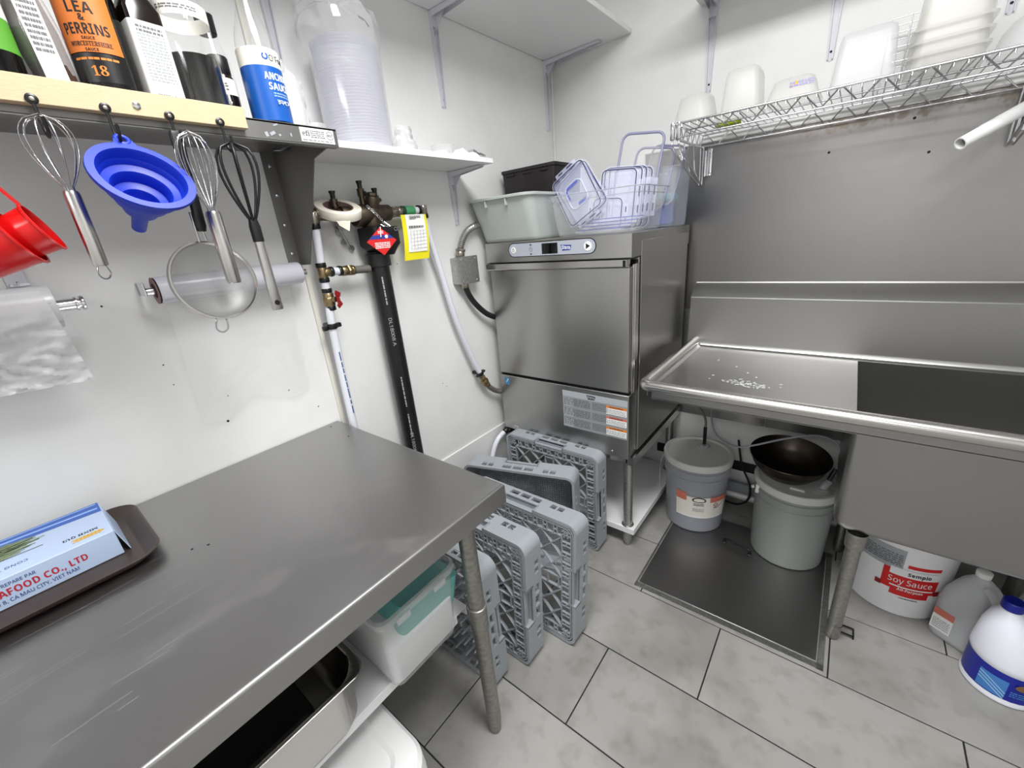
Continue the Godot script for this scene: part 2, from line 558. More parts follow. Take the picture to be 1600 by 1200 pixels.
	for y in 1024:
		for x in 512:
			var px := x / 511.0 * 0.742 + 0.004
			var pz := y / 1023.0 * 1.80 + 1.498
			var grain := fnl.get_noise_2d(x * 0.4, y * 0.010) * 0.5 + 0.5
			# rubbed ring with ragged edge
			var c := Vector2((px - 0.485) / 0.125, (pz - 1.83) / 0.105)
			var rag := fnl.get_noise_2d(px * 30, pz * 30) * 0.35 + fnl.get_noise_2d(px * 90, pz * 90) * 0.45
			var d := maxf(absf(c.x), absf(c.y)) + rag * 0.5
			var worn := smoothstep(1.05, 0.85, d) * smoothstep(0.25, 0.65, maxf(c.length() + rag * 0.9, 0.0)) * smoothstep(-0.25, 0.25, rag + 0.1)
			var broad := smoothstep(0.1, 0.5, fnl.get_noise_2d(px * 4 + 7, pz * 3)) * smoothstep(0.3, 0.7, px)
			var r := 0.34 + 0.05 * grain + 0.22 * worn + 0.08 * broad
			rimg.set_pixel(x, y, Color(r, r, r))
			var a := 0.86 + 0.02 * grain + 0.12 * worn + 0.04 * broad
			aimg.set_pixel(x, y, Color(a, a, a))
	for i in 90:
		var px := rng.randf_range(200, 508)
		var py := rng.randf_range(0, 700)
		var l := rng.randf_range(10, 90)
		var sl := rng.randf_range(-0.12, 0.12)
		for k in int(l):
			var q := Vector2i(int(px + k * sl), int(py + k))
			if q.x >= 0 and q.x < 512 and q.y < 1024:
				rimg.set_pixelv(q, Color(0.55, 0.55, 0.55)); aimg.set_pixelv(q, Color(0.96, 0.96, 0.96))
	var bt := sm(Color(0.75, 0.746, 0.745), 1.0, 1.0)
	bt.roughness_texture = ImageTexture.create_from_image(rimg)
	bt.roughness_texture_channel = BaseMaterial3D.TEXTURE_CHANNEL_RED
	bt.albedo_texture = ImageTexture.create_from_image(aimg)
	M.bench_top = bt
	M.lamp = sm(Color(1, 1, 1), 0.5)
	M.lamp.emission_enabled = true
	M.lamp.emission = Color(1, 1, 1)
	M.lamp.emission_energy_multiplier = 4.0

func _ready() -> void:
	var cam := Camera3D.new()
	cam.name = "camera"
	cam.transform = Transform3D(Basis(V(0.784652, -0.08612, -0.613925), V(-0.149149, 0.934991, -0.321785), V(0.601727, 0.344056, 0.720798)), V(1.32, 1.42, 2.11))
	cam.fov = 86.326
	cam.near = 0.02
	add_child(cam)
	cam.current = true
	var env := Environment.new()
	env.background_mode = Environment.BG_COLOR
	env.background_color = Color(0, 0, 0)
	env.tonemap_mode = Environment.TONE_MAPPER_LINEAR
	env.tonemap_exposure = 0.95
	env.sdfgi_enabled = true
	env.ssao_enabled = true
	env.ssil_enabled = true
	var we := WorldEnvironment.new()
	we.name = "environment"
	we.environment = env
	add_child(we)
	materials()
	# ceiling light panels of the kitchen: one above the working aisle, one further back behind the photographer
	ceiling_light(V(1.20, 2.595, 1.62), Vector2(1.2, 0.5), 5.0, "white ceiling light panel above the aisle beside the sink")
	ceiling_light(V(1.30, 2.595, 4.10), Vector2(1.2, 0.5), 3.0, "white ceiling light panel at the rear end of the kitchen")
	shell()
	wall_fixings()
	bench()
	steel_shelf()
	shelf_bottles()
	white_shelves()
	hanging_tools()
	rolls()
	plumbing()
	dishwasher()
	dishwasher_top()
	wire_shelf()
	sink()
	under_sink()
	racks()
	under_bench()

func ceiling_light(at: Vector3, size: Vector2, energy: float, label: String) -> void:
	var t := thing("ceiling_light", label, "ceiling light", at, "ceiling light panels")
	var f := mb()
	for s in [-1, 1]:
		f.box(at + V(s * (size.x / 2 + 0.01), -0.008, 0), V(0.02, 0.024, size.y + 0.04))
		f.box(at + V(0, -0.008, s * (size.y / 2 + 0.01)), V(size.x, 0.024, 0.02))
	obj("frame", f, M.white_paint, t)
	var d := mb()
	d.box(at + V(0, 0, 0), V(size.x, 0.008, size.y))
	obj("diffuser", d, M.lamp, t)
	var l := AreaLight3D.new()
	l.name = "panel_glow"
	l.area_size = size
	l.light_energy = energy
	l.light_color = Color(1.0, 1.0, 1.0)
	l.shadow_enabled = true
	l.area_range = 8.0
	l.area_attenuation = 2.0
	add_child(l)
	l.transform = Transform3D(Basis(V(1, 0, 0), V(0, 0, -1), V(0, 1, 0)), at + V(0, -0.022, 0))

# ---------------------------------------------------------------- room
const RX := 2.62
const RZ := 5.2
const RY := 2.6
func shell() -> void:
	var b := mb(); b.span(V(-0.1, -0.12, -0.1), V(RX + 0.1, -0.003, RZ + 0.1))
	var fl := struct("floor", b, M.grout, "grey stone-look tiles laid in staggered rows with dark joints", "floor")
	var rng := RandomNumberGenerator.new()
	rng.seed = 7
	var g := 0.0022
	var row := -4
	var px := 0.615
	var pz := 0.297
	while 0.846 + row * pz < RZ:
		var z0 := maxf(0.846 + row * pz, 0.0)
		var z1 := minf(0.846 + (row + 1) * pz, RZ)
		var off := 1.150 if row % 2 == 0 else 0.849
		var x := off - 3 * px
		while x < RX:
			var x0 := maxf(x, 0.0)
			var x1 := minf(x + px, RX)
			if x1 - x0 > 0.02 and z1 - z0 > 0.02:
				var tb := mb()
				tb.rbox(V((x0 + x1) / 2, -0.0045 + rng.randf_range(-0.0004, 0.0004), (z0 + z1) / 2), V(x1 - x0 - 2 * g, 0.009, z1 - z0 - 2 * g), 0.0008, 0.0008, 1)
				obj("tile", tb, M["tile%d" % rng.randi_range(0, 3)], fl)
			x += px
		row += 1
	b = mb(); b.span(V(-0.12, -0.1, -0.1), V(0, RY, RZ))
	var wl := struct("wall_left", b, M.wall, "white painted wall behind the prep bench and water pipes", "wall")
	b = mb(); b.span(V(-0.1, -0.1, -0.12), V(RX, RY, 0))
	struct("wall_right", b, M.wall, "white painted wall behind the dishwasher and sink", "wall")
	b = mb(); b.span(V(RX, -0.1, -0.1), V(RX + 0.12, RY, RZ))
	struct("wall_far", b, M.wall, "white painted wall at the far end of the sink", "wall")
	b = mb(); b.span(V(-0.1, -0.1, RZ), V(RX + 0.1, RY, RZ + 0.12))
	struct("wall_rear", b, M.wall, "white painted wall at the rear end of the kitchen", "wall")
	b = mb(); b.span(V(-0.1, RY, -0.1), V(RX + 0.1, RY + 0.1, RZ + 0.1))
	struct("ceiling", b, M.ceiling, "white ceiling carrying the light panels", "ceiling")
	# corner bead where the wall board behind the bench ends
	b = mb(); b.rbox(V(0.004, 1.5, 1.475), V(0.010, 2.2, 0.016), 0.003, 0.002)
	struct("trim_1", b, M.cream_trim, "narrow cream strip covering a joint in the left wall", "trim")
	b = mb(); b.rbox(V(0.006, 1.85, 0.006), V(0.012, 1.5, 0.012), 0.004, 0.002)
	struct("trim_2", b, M.wall, "slim white strip in the wall corner above the dishwasher", "trim")
	b = mb(); b.rbox(V(0.004, 0.24, 0.735), V(0.008, 0.486, 1.47), 0.002, 0.002)
	struct("baseboard_left", b, M.wall, "tall white board along the foot of the left wall", "baseboard")
	# white board and black strip low on the sink wall
	b = mb(); b.rbox(V(RX / 2 + 0.3, 0.20, 0.007), V(RX - 0.62, 0.05, 0.012), 0.002, 0.002)
	struct("baseboard_right", b, M.black_rubber, "black rubber strip low on the wall under the sink", "baseboard")
	# old screw holes and nicks in the left wall
	var hr := [[0.0005, 0.99, 1.80, 0.0035], [0.0005, 1.02, 1.62, 0.0022], [0.0005, 0.935, 1.545, 0.002], [0.0005, 1.345, 1.955, 0.0022], [0.0005, 1.185, 1.89, 0.0018], [0.0005, 1.13, 1.885, 0.0015], [0.0005, 0.90, 2.13, 0.0025], [0.0005, 1.35, 1.13, 0.002], [0.0005, 0.83, 1.0, 0.002], [0.0005, 0.81, 0.98, 0.0018], [0.0005, 1.52, 1.17, 0.002], [0.0005, 1.06, 1.78, 0.0016]]
	for h in hr:
		var hb := mb()
		hb.t = xf(V(h[0] - 0.0004, h[1], h[2]), look_axis(Vector3.RIGHT, Vector3.UP))
		hb.lathe([Vector2(h[3], 0), Vector2(h[3], 0.0006), Vector2(0.0001, 0.0006)], 8)
		obj("screw_hole", hb, M.ink, wl)

# steel sheets on the sink wall
func wall_fixings() -> void:
	var b := mb(); b.rbox(V((0.50 + RX) / 2, (1.0 + 1.712) / 2, 0.004), V(RX - 0.50, 0.712, 0.006), 0.001, 0.001)
	var t := thing("steel_wall_panel", "large brushed steel splash panel on wall above the sink backsplash", "wall panel", V(1.55, 1.0, 0.004))
	for i in b.v.size():
		b.u[i] = Vector2((b.v[i].x - 0.50) / (RX - 0.50), (1.712 - b.v[i].y) / 0.712)
	obj("sheet", b, M.splash_panel, t)
	b = mb(); b.rbox(V((0.50 + RX) / 2, 1.709, 0.007), V(RX - 0.50, 0.006, 0.012), 0.002, 0.001)
	obj("top_edge", b, M.bright_steel, t)
	for p in [[1.42, 1.665], [1.475, 1.555], [1.2, 1.60]]:
		b = mb(); b.t = xf(V(p[0], p[1], 0.007), look_axis(Vector3.BACK))
		b.lathe([Vector2(0.0045, 0), Vector2(0.004, 0.0015), Vector2(0.0001, 0.002)], 10)
		obj("screw", b, M.ink, t)
	for k in [[0.45, 1.116, "lower steel sheet under the drainboard beside the dishwasher"], [1.120, RX, "lower steel sheet behind the sink bowl"]]:
		b = mb(); b.rbox(V((k[0] + k[1]) / 2, 0.72, 0.004), V(k[1] - k[0], 0.555, 0.006), 0.001, 0.001)
		one("steel_wall_sheet", b, M.steel_panel, k[2], "wall panel")

# ---------------------------------------------------------------- prep bench
func bench() -> void:
	var x1 := 0.752
	var z0 := 1.492
	var z1 := 3.30
	var y := 0.862
	var t := thing("prep_bench", "long stainless steel prep bench against the left wall", "table", V(0.38, 0, 2.4))
	var b := mb()
	# top with rounded-over edges, turned down at the sides
	var e := 0.006
	var top := mb(); top.quad(V(0.004, y, z1), V(x1 - e, y, z1), V(x1 - e, y, z0 + e), V(0.004, y, z0 + e), true)
	var prof := []
	for k in 6:
		var q := PI / 2 * k / 5
		prof.append(Vector2(sin(q) * e - e, cos(q) * e - e))
	var rows := []
	for p in prof:
		rows.append(PackedVector3Array([V(x1 + p.x, y + p.y, z1), V(x1 + p.x, y + p.y, z0 - p.x), V(0.004, y + p.y, z0 - p.x)]))
	rows.append(PackedVector3Array([V(x1, y - 0.052, z1), V(x1, y - 0.052, z0), V(0.004, y - 0.052, z0)]))
	rows.append(PackedVector3Array([V(x1 - 0.014, y - 0.052, z1), V(x1 - 0.014, y - 0.052, z0 + 0.014), V(0.004, y - 0.052, z0 + 0.014)]))
	rows.reverse()
	b.grid(rows, false, 42)
	b.quad(V(0.004, y - 0.004, z0 + 0.01), V(x1 - 0.01, y - 0.004, z0 + 0.01), V(x1 - 0.01, y - 0.004, z1), V(0.004, y - 0.004, z1))
	b.quad(V(0.004, y - 0.052, z1), V(x1, y - 0.052, z1), V(x1, y, z1), V(0.004, y, z1))
	var tt := obj("tabletop", b, M.steel_bench, t)
	for i in top.u.size():
		top.u[i] = Vector2(top.u[i].x, 1.0 - top.u[i].y)
	obj("work_surface", top, M.bench_top, tt)
	for p in [[0.03, 1.535], [0.155, 1.545], [0.335, 2.015], [0.35, 1.99]]:
		b = mb(); b.t = xf(V(p[0], y, p[1]))
		b.lathe([Vector2(0.0028, 0), Vector2(0.0022, 0.0008), Vector2(0.0001, 0.001)], 8)
		obj("rivet", b, M.ink, t)
	var ush := 0.455
	for lx in [[0.681, 1.573], [0.075, 1.573], [0.681, 3.2], [0.075, 3.2]]:
		b = mb(); b.t = xf(V(lx[0], 0, lx[1]))
		b.lathe([Vector2(0.012, 0.0), Vector2(0.017, 0.004), Vector2(0.019, 0.03), Vector2(0.0205, 0.045)], 20)
		var foot := mb(); foot.v = b.v.duplicate(); foot.n = b.n.duplicate(); foot.u = b.u.duplicate()
		var leg := mb(); leg.t = xf(V(lx[0], 0, lx[1]))
		leg.lathe([Vector2(0.0205, 0.045), Vector2(0.0212, 0.05), Vector2(0.0212, 0.81)], 20)
		var lo := obj("leg", leg, M.old_leg, t)
		obj("foot", foot, M.old_leg, lo)
		var col := mb(); col.t = xf(V(lx[0], 0, lx[1]))
		col.lathe([Vector2(0.0212, ush - 0.03), Vector2(0.0245, ush - 0.028), Vector2(0.0245, ush + 0.05), Vector2(0.0212, ush + 0.052)], 20)
		obj("collar", col, M.old_leg, lo)
		var gus := mb(); gus.t = xf(V(lx[0], 0, lx[1]))
		gus.lathe([Vector2(0.024, 0.775), Vector2(0.03, 0.785), Vector2(0.034, 0.812)], 20)
		obj("socket", gus, M.black, lo)
	b = mb()
	b.rbox(V(0.341, ush - 0.002, 2.39), V(0.562, 0.004, 1.66), 0.006, 0.0015)
	b.box(V(0.620, ush - 0.014, 2.39), V(0.003, 0.026, 1.58)); b.box(V(0.062, ush - 0.018, 2.39), V(0.003, 0.034, 1.58))
	b.box(V(0.348, ush - 0.018, 1.562), V(0.54, 0.034, 0.003)); b.box(V(0.348, ush - 0.018, 3.218), V(0.54, 0.034, 0.003))
	obj("undershelf", b, M.white_paint, t)
	# tray and carton on the bench
	tray()
	carton()

func tray() -> void:
	var b := mb()
	var zc := 2.272
	var xc := 0.168
	b.t = xf(V(xc, 0.8625, zc))
	b.loft([[0.0, 0.122, 0.195, 0.03], [0.004, 0.128, 0.201, 0.034], [0.020, 0.147, 0.220, 0.046], [0.023, 0.150, 0.223, 0.05], [0.0245, 0.147, 0.220, 0.047], [0.022, 0.142, 0.215, 0.043], [0.006, 0.125, 0.198, 0.032], [0.0045, 0.120, 0.193, 0.03]], 8, "bt", 50)
	one("serving_tray", b, M.tray_brown, "dark brown plastic serving tray with raised rim lying on the bench", "tray")

func carton() -> void:
	# printed card box lying in the tray; its open end shows
	var o := V(0.138, 0.868, 2.26)
	var t := thing("seafood_carton", "pale blue printed card box of frozen food lying in the brown tray", "box", o, "", true)
	var hx := 0.089
	var hz := 0.157
	var h := 0.057
	var b := mb(); b.rbox(V(0, h / 2, 0), V(hx * 2, h, hz * 2), 0.001, 0.0012, 1)
	obj("card_body", b, M.carton, t)
	b = mb()
	for k in 6:
		var za := lerpf(-hz + 0.002, hz - 0.01, k / 6.0)
		var zb := lerpf(-hz + 0.002, hz - 0.01, (k + 1) / 6.0)
		b.quad(V(-hx + 0.001, h + 0.0003, zb), V(-hx + 0.056 - 0.005 * (k + 1), h + 0.0003, zb), V(-hx + 0.056 - 0.005 * k, h + 0.0003, za), V(-hx + 0.001, h + 0.0003, za))
	obj("sea_print", b, M.carton_blue, t)
	b = mb(); b.bar(V(-hx + 0.034, h + 0.0005, -hz + 0.006), V(-hx + 0.020, h + 0.0005, 0.06), 0.007, 0.0005); b.bar(V(-hx + 0.008, h + 0.0005, -hz + 0.006), V(-hx + 0.006, h + 0.0005, 0.06), 0.004, 0.0005)
	obj("sky_print", b, M.carton_sky, t)
	var rng := RandomNumberGenerator.new(); rng.seed = 5
	for k in 2:
		b = mb()
		for i in 34:
			var a := V(-0.020 + rng.randf_range(-0.03, 0.035), h + 0.0006 + 0.0003 * k, 0.06 - rng.randf() * 0.06)
			var e := a + V(rng.randf_range(-0.012, 0.006), 0, -rng.randf_range(0.03, 0.07))
			b.bar(a, e, rng.randf_range(0.001, 0.003), 0.0005)
		obj("grass_print", b, [M.leaf, M.leaf_pale][k], t)
	b = mb(); b.box(V(0.008, h / 2 - 0.002, -hz - 0.006), V(hx * 1.75, h * 0.88, 0.0012), Basis(Vector3.RIGHT, 0.2))
	obj("end_flap", b, M.carton, t)
	var zx := V(0, 0, -1)
	letters("MINH QUI", 0.008, V(0.044, h + 0.0002, -0.113), V(0, 0, 1), V(1, 0, 0), M.ink, t, font_serif, 0.0, 0.0006, "lettering", -0.052)
	letters("CONG TY", 0.008, V(0.052, h + 0.0002, -0.018), V(0, 0, 1), V(1, 0, 0), M.navy_ink, t, font_sans)
	b = mb()
	for i in 8:
		var z := -0.145 + 0.0055 * i
		for s in [-1, 1]:
			b.bar(V(0.064, h + 0.0005, z), V(0.064 + s * 0.007, h + 0.0005, z + 0.007), 0.003, 0.0005)
	obj("wheat_print", b, M.gold_ink, t)
	letters("SEAFOOD CO., LTD", 0.0135, V(hx + 0.0002, 0.029, -0.043), zx, V(0, 1, 0), M.red_ink, t, null, 0.0, 0.0006, "lettering", -0.132)
	letters("BY : PREPARE PAR", 0.006, V(hx + 0.0002, 0.044, -0.012), zx, V(0, 1, 0), M.navy_ink, t, font_sans, 0.0, 0.0006, "lettering", -0.062)
	letters("WARD 8, CA MAU CITY, VIET NAM", 0.007, V(hx + 0.0002, 0.013, -0.030), zx, V(0, 1, 0), M.navy_ink, t, font_sans, 0.0, 0.0006, "lettering", -0.125)

# ---------------------------------------------------------------- steel shelf with a wooden rail
const SHX := 0.30
const SHY := 1.690
func steel_shelf() -> void:
	var t := thing("steel_wall_shelf", "grey steel wall shelf with wooden rail, hooks and maker's plate", "shelf", V(0.15, 1.38, 2.2))
	var z0 := 1.462
	var z1 := 2.9
	var b := mb()
	b.span(V(0.002, SHY - 0.003, z0), V(SHX, SHY, z1))
	obj("shelf_board", b, M.steel_shelf, t)
	b = mb(); b.span(V(SHX - 0.003, SHY - 0.036, z0), V(SHX, SHY + 0.001, z1)); b.span(V(SHX - 0.02, SHY - 0.038, z0), V(SHX, SHY - 0.035, z1))
	obj("front_lip", b, M.steel_shelf, t)
	# bracket at the end: flange on the wall and a big tapering cheek
	for zb in [1.485, 2.75]:
		b = mb(); b.span(V(0.001, 1.385, zb), V(0.004, SHY - 0.003, zb + 0.035))
		b.t = xf(V(0, 0, zb))
		b.prism(PackedVector2Array([Vector2(0.002, 1.385), Vector2(0.062, 1.385), Vector2(0.215, 1.640), Vector2(0.285, 1.652), Vector2(0.285, SHY - 0.004), Vector2(0.002, SHY - 0.004)]), -0.0015, 0.0015)
		b.t = Transform3D.IDENTITY
		var br := obj("bracket", b, M.steel_shelf, t)
		for y in [1.42, 1.50, 1.58, 1.655]:
			b = mb(); b.t = xf(V(0.004, y, zb + 0.018), look_axis(Vector3.RIGHT, Vector3.UP))
			b.lathe([Vector2(0.006, 0), Vector2(0.005, 0.003), Vector2(0.0001, 0.004)], 12)
			obj("screw", b, M.chrome, br)
		b = mb(); b.tube([V(0.06, SHY - 0.006, zb + 0.02), V(0.10, SHY - 0.012, zb + 0.02)], 0.003, 6)
		obj("stud", b, M.chrome, br)
	# wooden rail
	b = mb(); b.rbox(V(SHX + 0.0095, 1.6845, 2.19), V(0.018, 0.038, 1.04), 0.001, 0.001, 1)
	for i in b.v.size():  # grain runs along the rail
		b.u[i] = Vector2(b.v[i].z * 1.2, b.v[i].y * 6.0 + b.v[i].x * 6.0)
	var rail := obj("wooden_rail", b, M.wood, t)
	rail.set_meta("label", "pale pine rail screwed to the shelf lip")
	for z in [1.845, 2.3]:
		b = mb(); b.t = xf(V(SHX + 0.0185, 1.681, z), look_axis(Vector3.RIGHT, Vector3.UP))
		b.lathe([Vector2(0.0065, 0), Vector2(0.006, 0.002), Vector2(0.004, 0.003), Vector2(0.0001, 0.003)], 6)
		obj("screw_head", b, M.chrome, rail)
	# black hooks: flat eye with screw, rod bent out and up
	for z in [1.972, 1.889, 1.802, 1.721]:
		b = mb()
		b.t = xf(V(SHX + 0.0185, 1.671, z), look_axis(Vector3.RIGHT, Vector3.UP))
		b.lathe([Vector2(0.0075, 0), Vector2(0.0075, 0.003), Vector2(0.0045, 0.004), Vector2(0.0045, 0.003), Vector2(0.0001, 0.003)], 14)
		b.t = Transform3D.IDENTITY
		b.tube(curve([V(SHX + 0.021, 1.664, z), V(SHX + 0.0215, 1.645, z), V(SHX + 0.024, 1.628, z), V(SHX + 0.034, 1.618, z), V(SHX + 0.046, 1.624, z), V(SHX + 0.05, 1.642, z)], 5), 0.0024, 8)
		var h := obj("hook", b, M.black, rail)
		h.set_meta("label", "black metal hook")
		b = mb(); b.t = xf(V(SHX + 0.0218, 1.671, z), look_axis(Vector3.RIGHT, Vector3.UP)); b.lathe([Vector2(0.0034, 0), Vector2(0.003, 0.0012), Vector2(0.0001, 0.0016)], 10)
		obj("hook_screw", b, M.nickel, h)
	# maker's plate on the lip near the end
	b = mb(); b.rbox(V(SHX + 0.0006, 1.672, 1.512), V(0.0012, 0.029, 0.082), 0.0004, 0.0004, 1)
	var pl := obj("maker_plate", b, M.paper, t)
	pl.set_meta("label", "white printed plate")
	var X := V(0, 0, -1)
	letters("efi", 0.010, V(SHX + 0.0012, 1.6745, 1.540), X, V(0, 1, 0), M.ink, pl, font_serif)
	b = mb(); b.t = xf(V(SHX + 0.0012, 1.6745, 1.482), look_axis(Vector3.RIGHT, Vector3.UP))
	b.lathe([Vector2(0.0088, 0), Vector2(0.0088, 0.0005), Vector2(0.0078, 0.0005), Vector2(0.0078, 0)], 24)
	obj("seal_ring", b, M.ink, pl)
	letters("NSF", 0.0052, V(SHX + 0.0012, 1.6745, 1.482), X, V(0, 1, 0), M.ink, pl)
	fine_print(V(SHX + 0.0012, 1.6745, 1.512), X, V(0, 1, 0), 0.034, 0.016, 4, M.grey_ink, pl, 3)
	fine_print(V(SHX + 0.0012, 1.6615, 1.512), X, V(0, 1, 0), 0.076, 0.003, 1, M.grey_ink, pl, 4)
	# torn sticker remains
	for k in [[1.615, 1.667, 0.012, 0.006], [1.628, 1.664, 0.007, 0.009], [1.605, 1.684, 0.010, 0.003], [1.575, 1.668, 0.003, 0.007], [1.6, 1.665, 0.005, 0.004]]:
		b = mb(); b.box(V(SHX + 0.0004, k[1], k[0]), V(0.0006, k[3], k[2]), Basis(Vector3.RIGHT, k[2] * 40))
		obj("sticker_scrap", b, M.pale_ink, t)

# bottles are turned shapes: profile in (radius, height)
func bottle(called: String, label: String, cat: String, at: Vector3, prof: Array, m: Material, tilt := Basis.IDENTITY) -> Node3D:
	var t := thing(called, label, cat, at, "", true)
	t.basis = tilt
	var b := mb(); b.lathe(prof, 28)
	obj("bottle_body", b, m, t)
	return t

func sleeve(t: Node3D, r: float, y0: float, y1: float, m: Material, a0 := 0.0, a1 := TAU, called := "label_sleeve") -> MeshInstance3D:
	var b := mb(); b.lathe([Vector2(r, y0), Vector2(r, y1)], 28, a0, a1)
	return obj(called, b, m, t)

# text on the round face of a bottle; az = direction it looks in the xz plane
func round_text(t: Node, s: String, h: float, r: float, y: float, az: float, m: Material, font: Font = null, width := 0.0) -> void:
	var z := V(cos(az), 0, -sin(az))
	letters(s, h, z * r + V(0, y, 0), V(0, 1, 0).cross(z), V(0, 1, 0), m, t, font, r, 0.0006, "lettering", -width if width > 0 else 1.0)

func hangul(t: Node, strokes: Array, sc: float, r: float, y: float, az: float, m: Material) -> void:
	# strokes in a small grid: [x0, y0, x1, y1]
	var b := mb()
	var zz := V(cos(az), 0, -sin(az))
	var xx := V(0, 1, 0).cross(zz)
	for k in strokes:
		var p: Vector3 = zz * (r + 0.0004) + xx * (k[0] * sc) + V(0, y + k[1] * sc, 0)
		var q: Vector3 = zz * (r + 0.0004) + xx * (k[2] * sc) + V(0, y + k[3] * sc, 0)
		if p.distance_to(q) < 0.0001:
			continue
		b.bar(p, q, sc * 0.16, 0.0008, zz)
	obj("lettering", b, m, t)

func shelf_bottles() -> void:
	var y := SHY + 0.001
	var az := -0.45  # labels look towards the aisle and a little to the rear
	# green and black carton bottle, cut by the left edge of the picture
	var t := bottle("sauce_bottle", "dark sauce bottle with green label at the rail's far end", "bottle", V(0.235, y, 1.989), [Vector2(0.03, 0), Vector2(0.036, 0.006), Vector2(0.037, 0.05), Vector2(0.037, 0.14), Vector2(0.03, 0.17), Vector2(0.014, 0.20), Vector2(0.014, 0.24), Vector2(0.0001, 0.242)], M.soy_dark)
	sleeve(t, 0.0375, 0.055, 0.10, M.label_green)
	sleeve(t, 0.0377, 0.10, 0.14, M.label_cream)
	# clear pouch of brown spice leaning beside it
	t = thing("spice_pouch", "clear pouch of brown spice flakes between two sauce bottles", "pouch", V(0.20, y, 1.923), "", true)
	t.rotation = V(0.06, 0.25, 0.0)
	var b := mb()
	b.loft([[0.0, 0.045, 0.022, 0.01], [0.008, 0.05, 0.026, 0.014], [0.10, 0.05, 0.024, 0.014], [0.17, 0.049, 0.012, 0.01], [0.185, 0.048, 0.003, 0.002]], 3)
	obj("spice_fill", b, M.spice, t)
	b = mb(); b.loft([[-0.0005, 0.047, 0.024, 0.01], [0.10, 0.0525, 0.028, 0.014], [0.18, 0.0515, 0.015, 0.01], [0.22, 0.051, 0.002, 0.002]], 3)
	obj("clear_film", b, M.bag, t)
	b = mb(); b.box(V(0.054, 0.085, 0.010), V(0.0012, 0.15, 0.03)); 
	var pl := obj("paper_label", b, M.paper, t)
	fine_print(V(0.0547, 0.10, 0.010), V(0, 0, -1), V(0, 1, 0), 0.024, 0.07, 9, M.grey_ink, pl, 12)
	# worcestershire sauce bottle
	var R := 0.042
	t = bottle("worcestershire_bottle", "large dark bottle of worcestershire sauce with orange label", "bottle", V(0.232, y, 1.848), [Vector2(0.034, 0.0), Vector2(0.040, 0.004), Vector2(R, 0.012), Vector2(R, 0.165), Vector2(0.038, 0.19), Vector2(0.02, 0.23), Vector2(0.016, 0.27), Vector2(0.016, 0.30), Vector2(0.0001, 0.302)], M.soy_dark)
	var s := sleeve(t, R + 0.0005, 0.075, 0.165, M.label_orange, az - 1.15, az + 1.0, "front_label")
	round_text(s, "LEA", 0.0150, R + 0.0006, 0.136, az, M.ink)
	round_text(s, "&", 0.009, R + 0.0006, 0.1225, az, M.ink)
	round_text(s, "PERRINS", 0.0150, R + 0.0006, 0.107, az, M.ink, null, 0.062)
	round_text(s, "SAUCE", 0.0042, R + 0.0006, 0.0945, az, M.ink)
	round_text(s, "WORCESTERSHIRE", 0.0060, R + 0.0006, 0.0865, az, M.ink, font_serif, 0.058)
	round_text(s, "SAUCE", 0.0042, R + 0.0006, 0.0785, az, M.ink)
	s = sleeve(t, R + 0.0004, 0.032, 0.0735, M.black, az - 1.15, az + 1.0, "lower_label")
	var z := V(cos(az), 0, -sin(az))
	fine_print(z * (R + 0.0004) + V(0, 0.066, 0), V(0, 1, 0).cross(z), V(0, 1, 0), 0.062, 0.006, 1, M.orange_ink, s, 9, R)
	round_text(s, "18", 0.014, R + 0.0005, 0.048, az, M.orange_ink, font_serif)
	# square bottle with white text label
	t = thing("white_label_bottle", "tall square bottle wrapped in white text label with barcode", "bottle", V(0.238, y, 1.777), "", true)
	t.rotation.y = 0.10
	b = mb(); b.loft([[0, 0.026, 0.026, 0.006], [0.004, 0.028, 0.028, 0.007], [0.16, 0.028, 0.028, 0.007], [0.19, 0.018, 0.018, 0.012], [0.22, 0.012, 0.012, 0.011], [0.25, 0.012, 0.012, 0.011]], 4)
	obj("bottle_body", b, M.amber_dark, t)
	b = mb(); b.loft([[0.002, 0.0285, 0.0285, 0.007], [0.140, 0.0285, 0.0285, 0.007]], 4, "")
	pl = obj("paper_label", b, M.paper, t)
	fine_print(V(0.0287, 0.085, 0.0), V(0, 0, -1), V(0, 1, 0), 0.042, 0.075, 15, M.pale_ink, pl, 21)
	fine_print(V(0.0287, 0.128, 0.0), V(0, 0, -1), V(0, 1, 0), 0.040, 0.012, 2, M.grey_ink, pl, 22)
	b = mb()
	var rng := RandomNumberGenerator.new(); rng.seed = 8
	var zz := 0.018
	while zz > -0.02:
		var w := rng.randf_range(0.0006, 0.0024)
		b.box(V(0.029, 0.020, zz - w / 2), V(0.0006, 0.016, w))
		zz -= w + rng.randf_range(0.0008, 0.002)
	obj("barcode", b, M.ink, pl)
	# glass bottle half full of black sauce
	R = 0.045
	t = bottle("soy_glass_bottle", "clear glass bottle half full of black sauce", "bottle", V(0.228, y, 1.703), [Vector2(0.036, 0.0), Vector2(0.043, 0.004), Vector2(R, 0.012), Vector2(R, 0.16), Vector2(R - 0.002, 0.19), Vector2(0.03, 0.235), Vector2(0.017, 0.26), Vector2(0.016, 0.30)], M.glass)
	b = mb(); b.lathe([Vector2(0.0001, 0.003), Vector2(0.041, 0.004), Vector2(R - 0.002, 0.013), Vector2(R - 0.002, 0.108), Vector2(0.0001, 0.108)], 28)
	obj("black_sauce", b, M.soy_dark, t)
	s = sleeve(t, R + 0.0004, 0.166, 0.19, M.label_cream)
	z = V(cos(az), 0, -sin(az))
	fine_print(z * (R + 0.0004) + V(0, 0.178, 0), V(0, 1, 0).cross(z), V(0, 1, 0), 0.07, 0.008, 2, M.grey_ink, s, 31, R)
	# small brown bottle with black cap
	R = 0.024
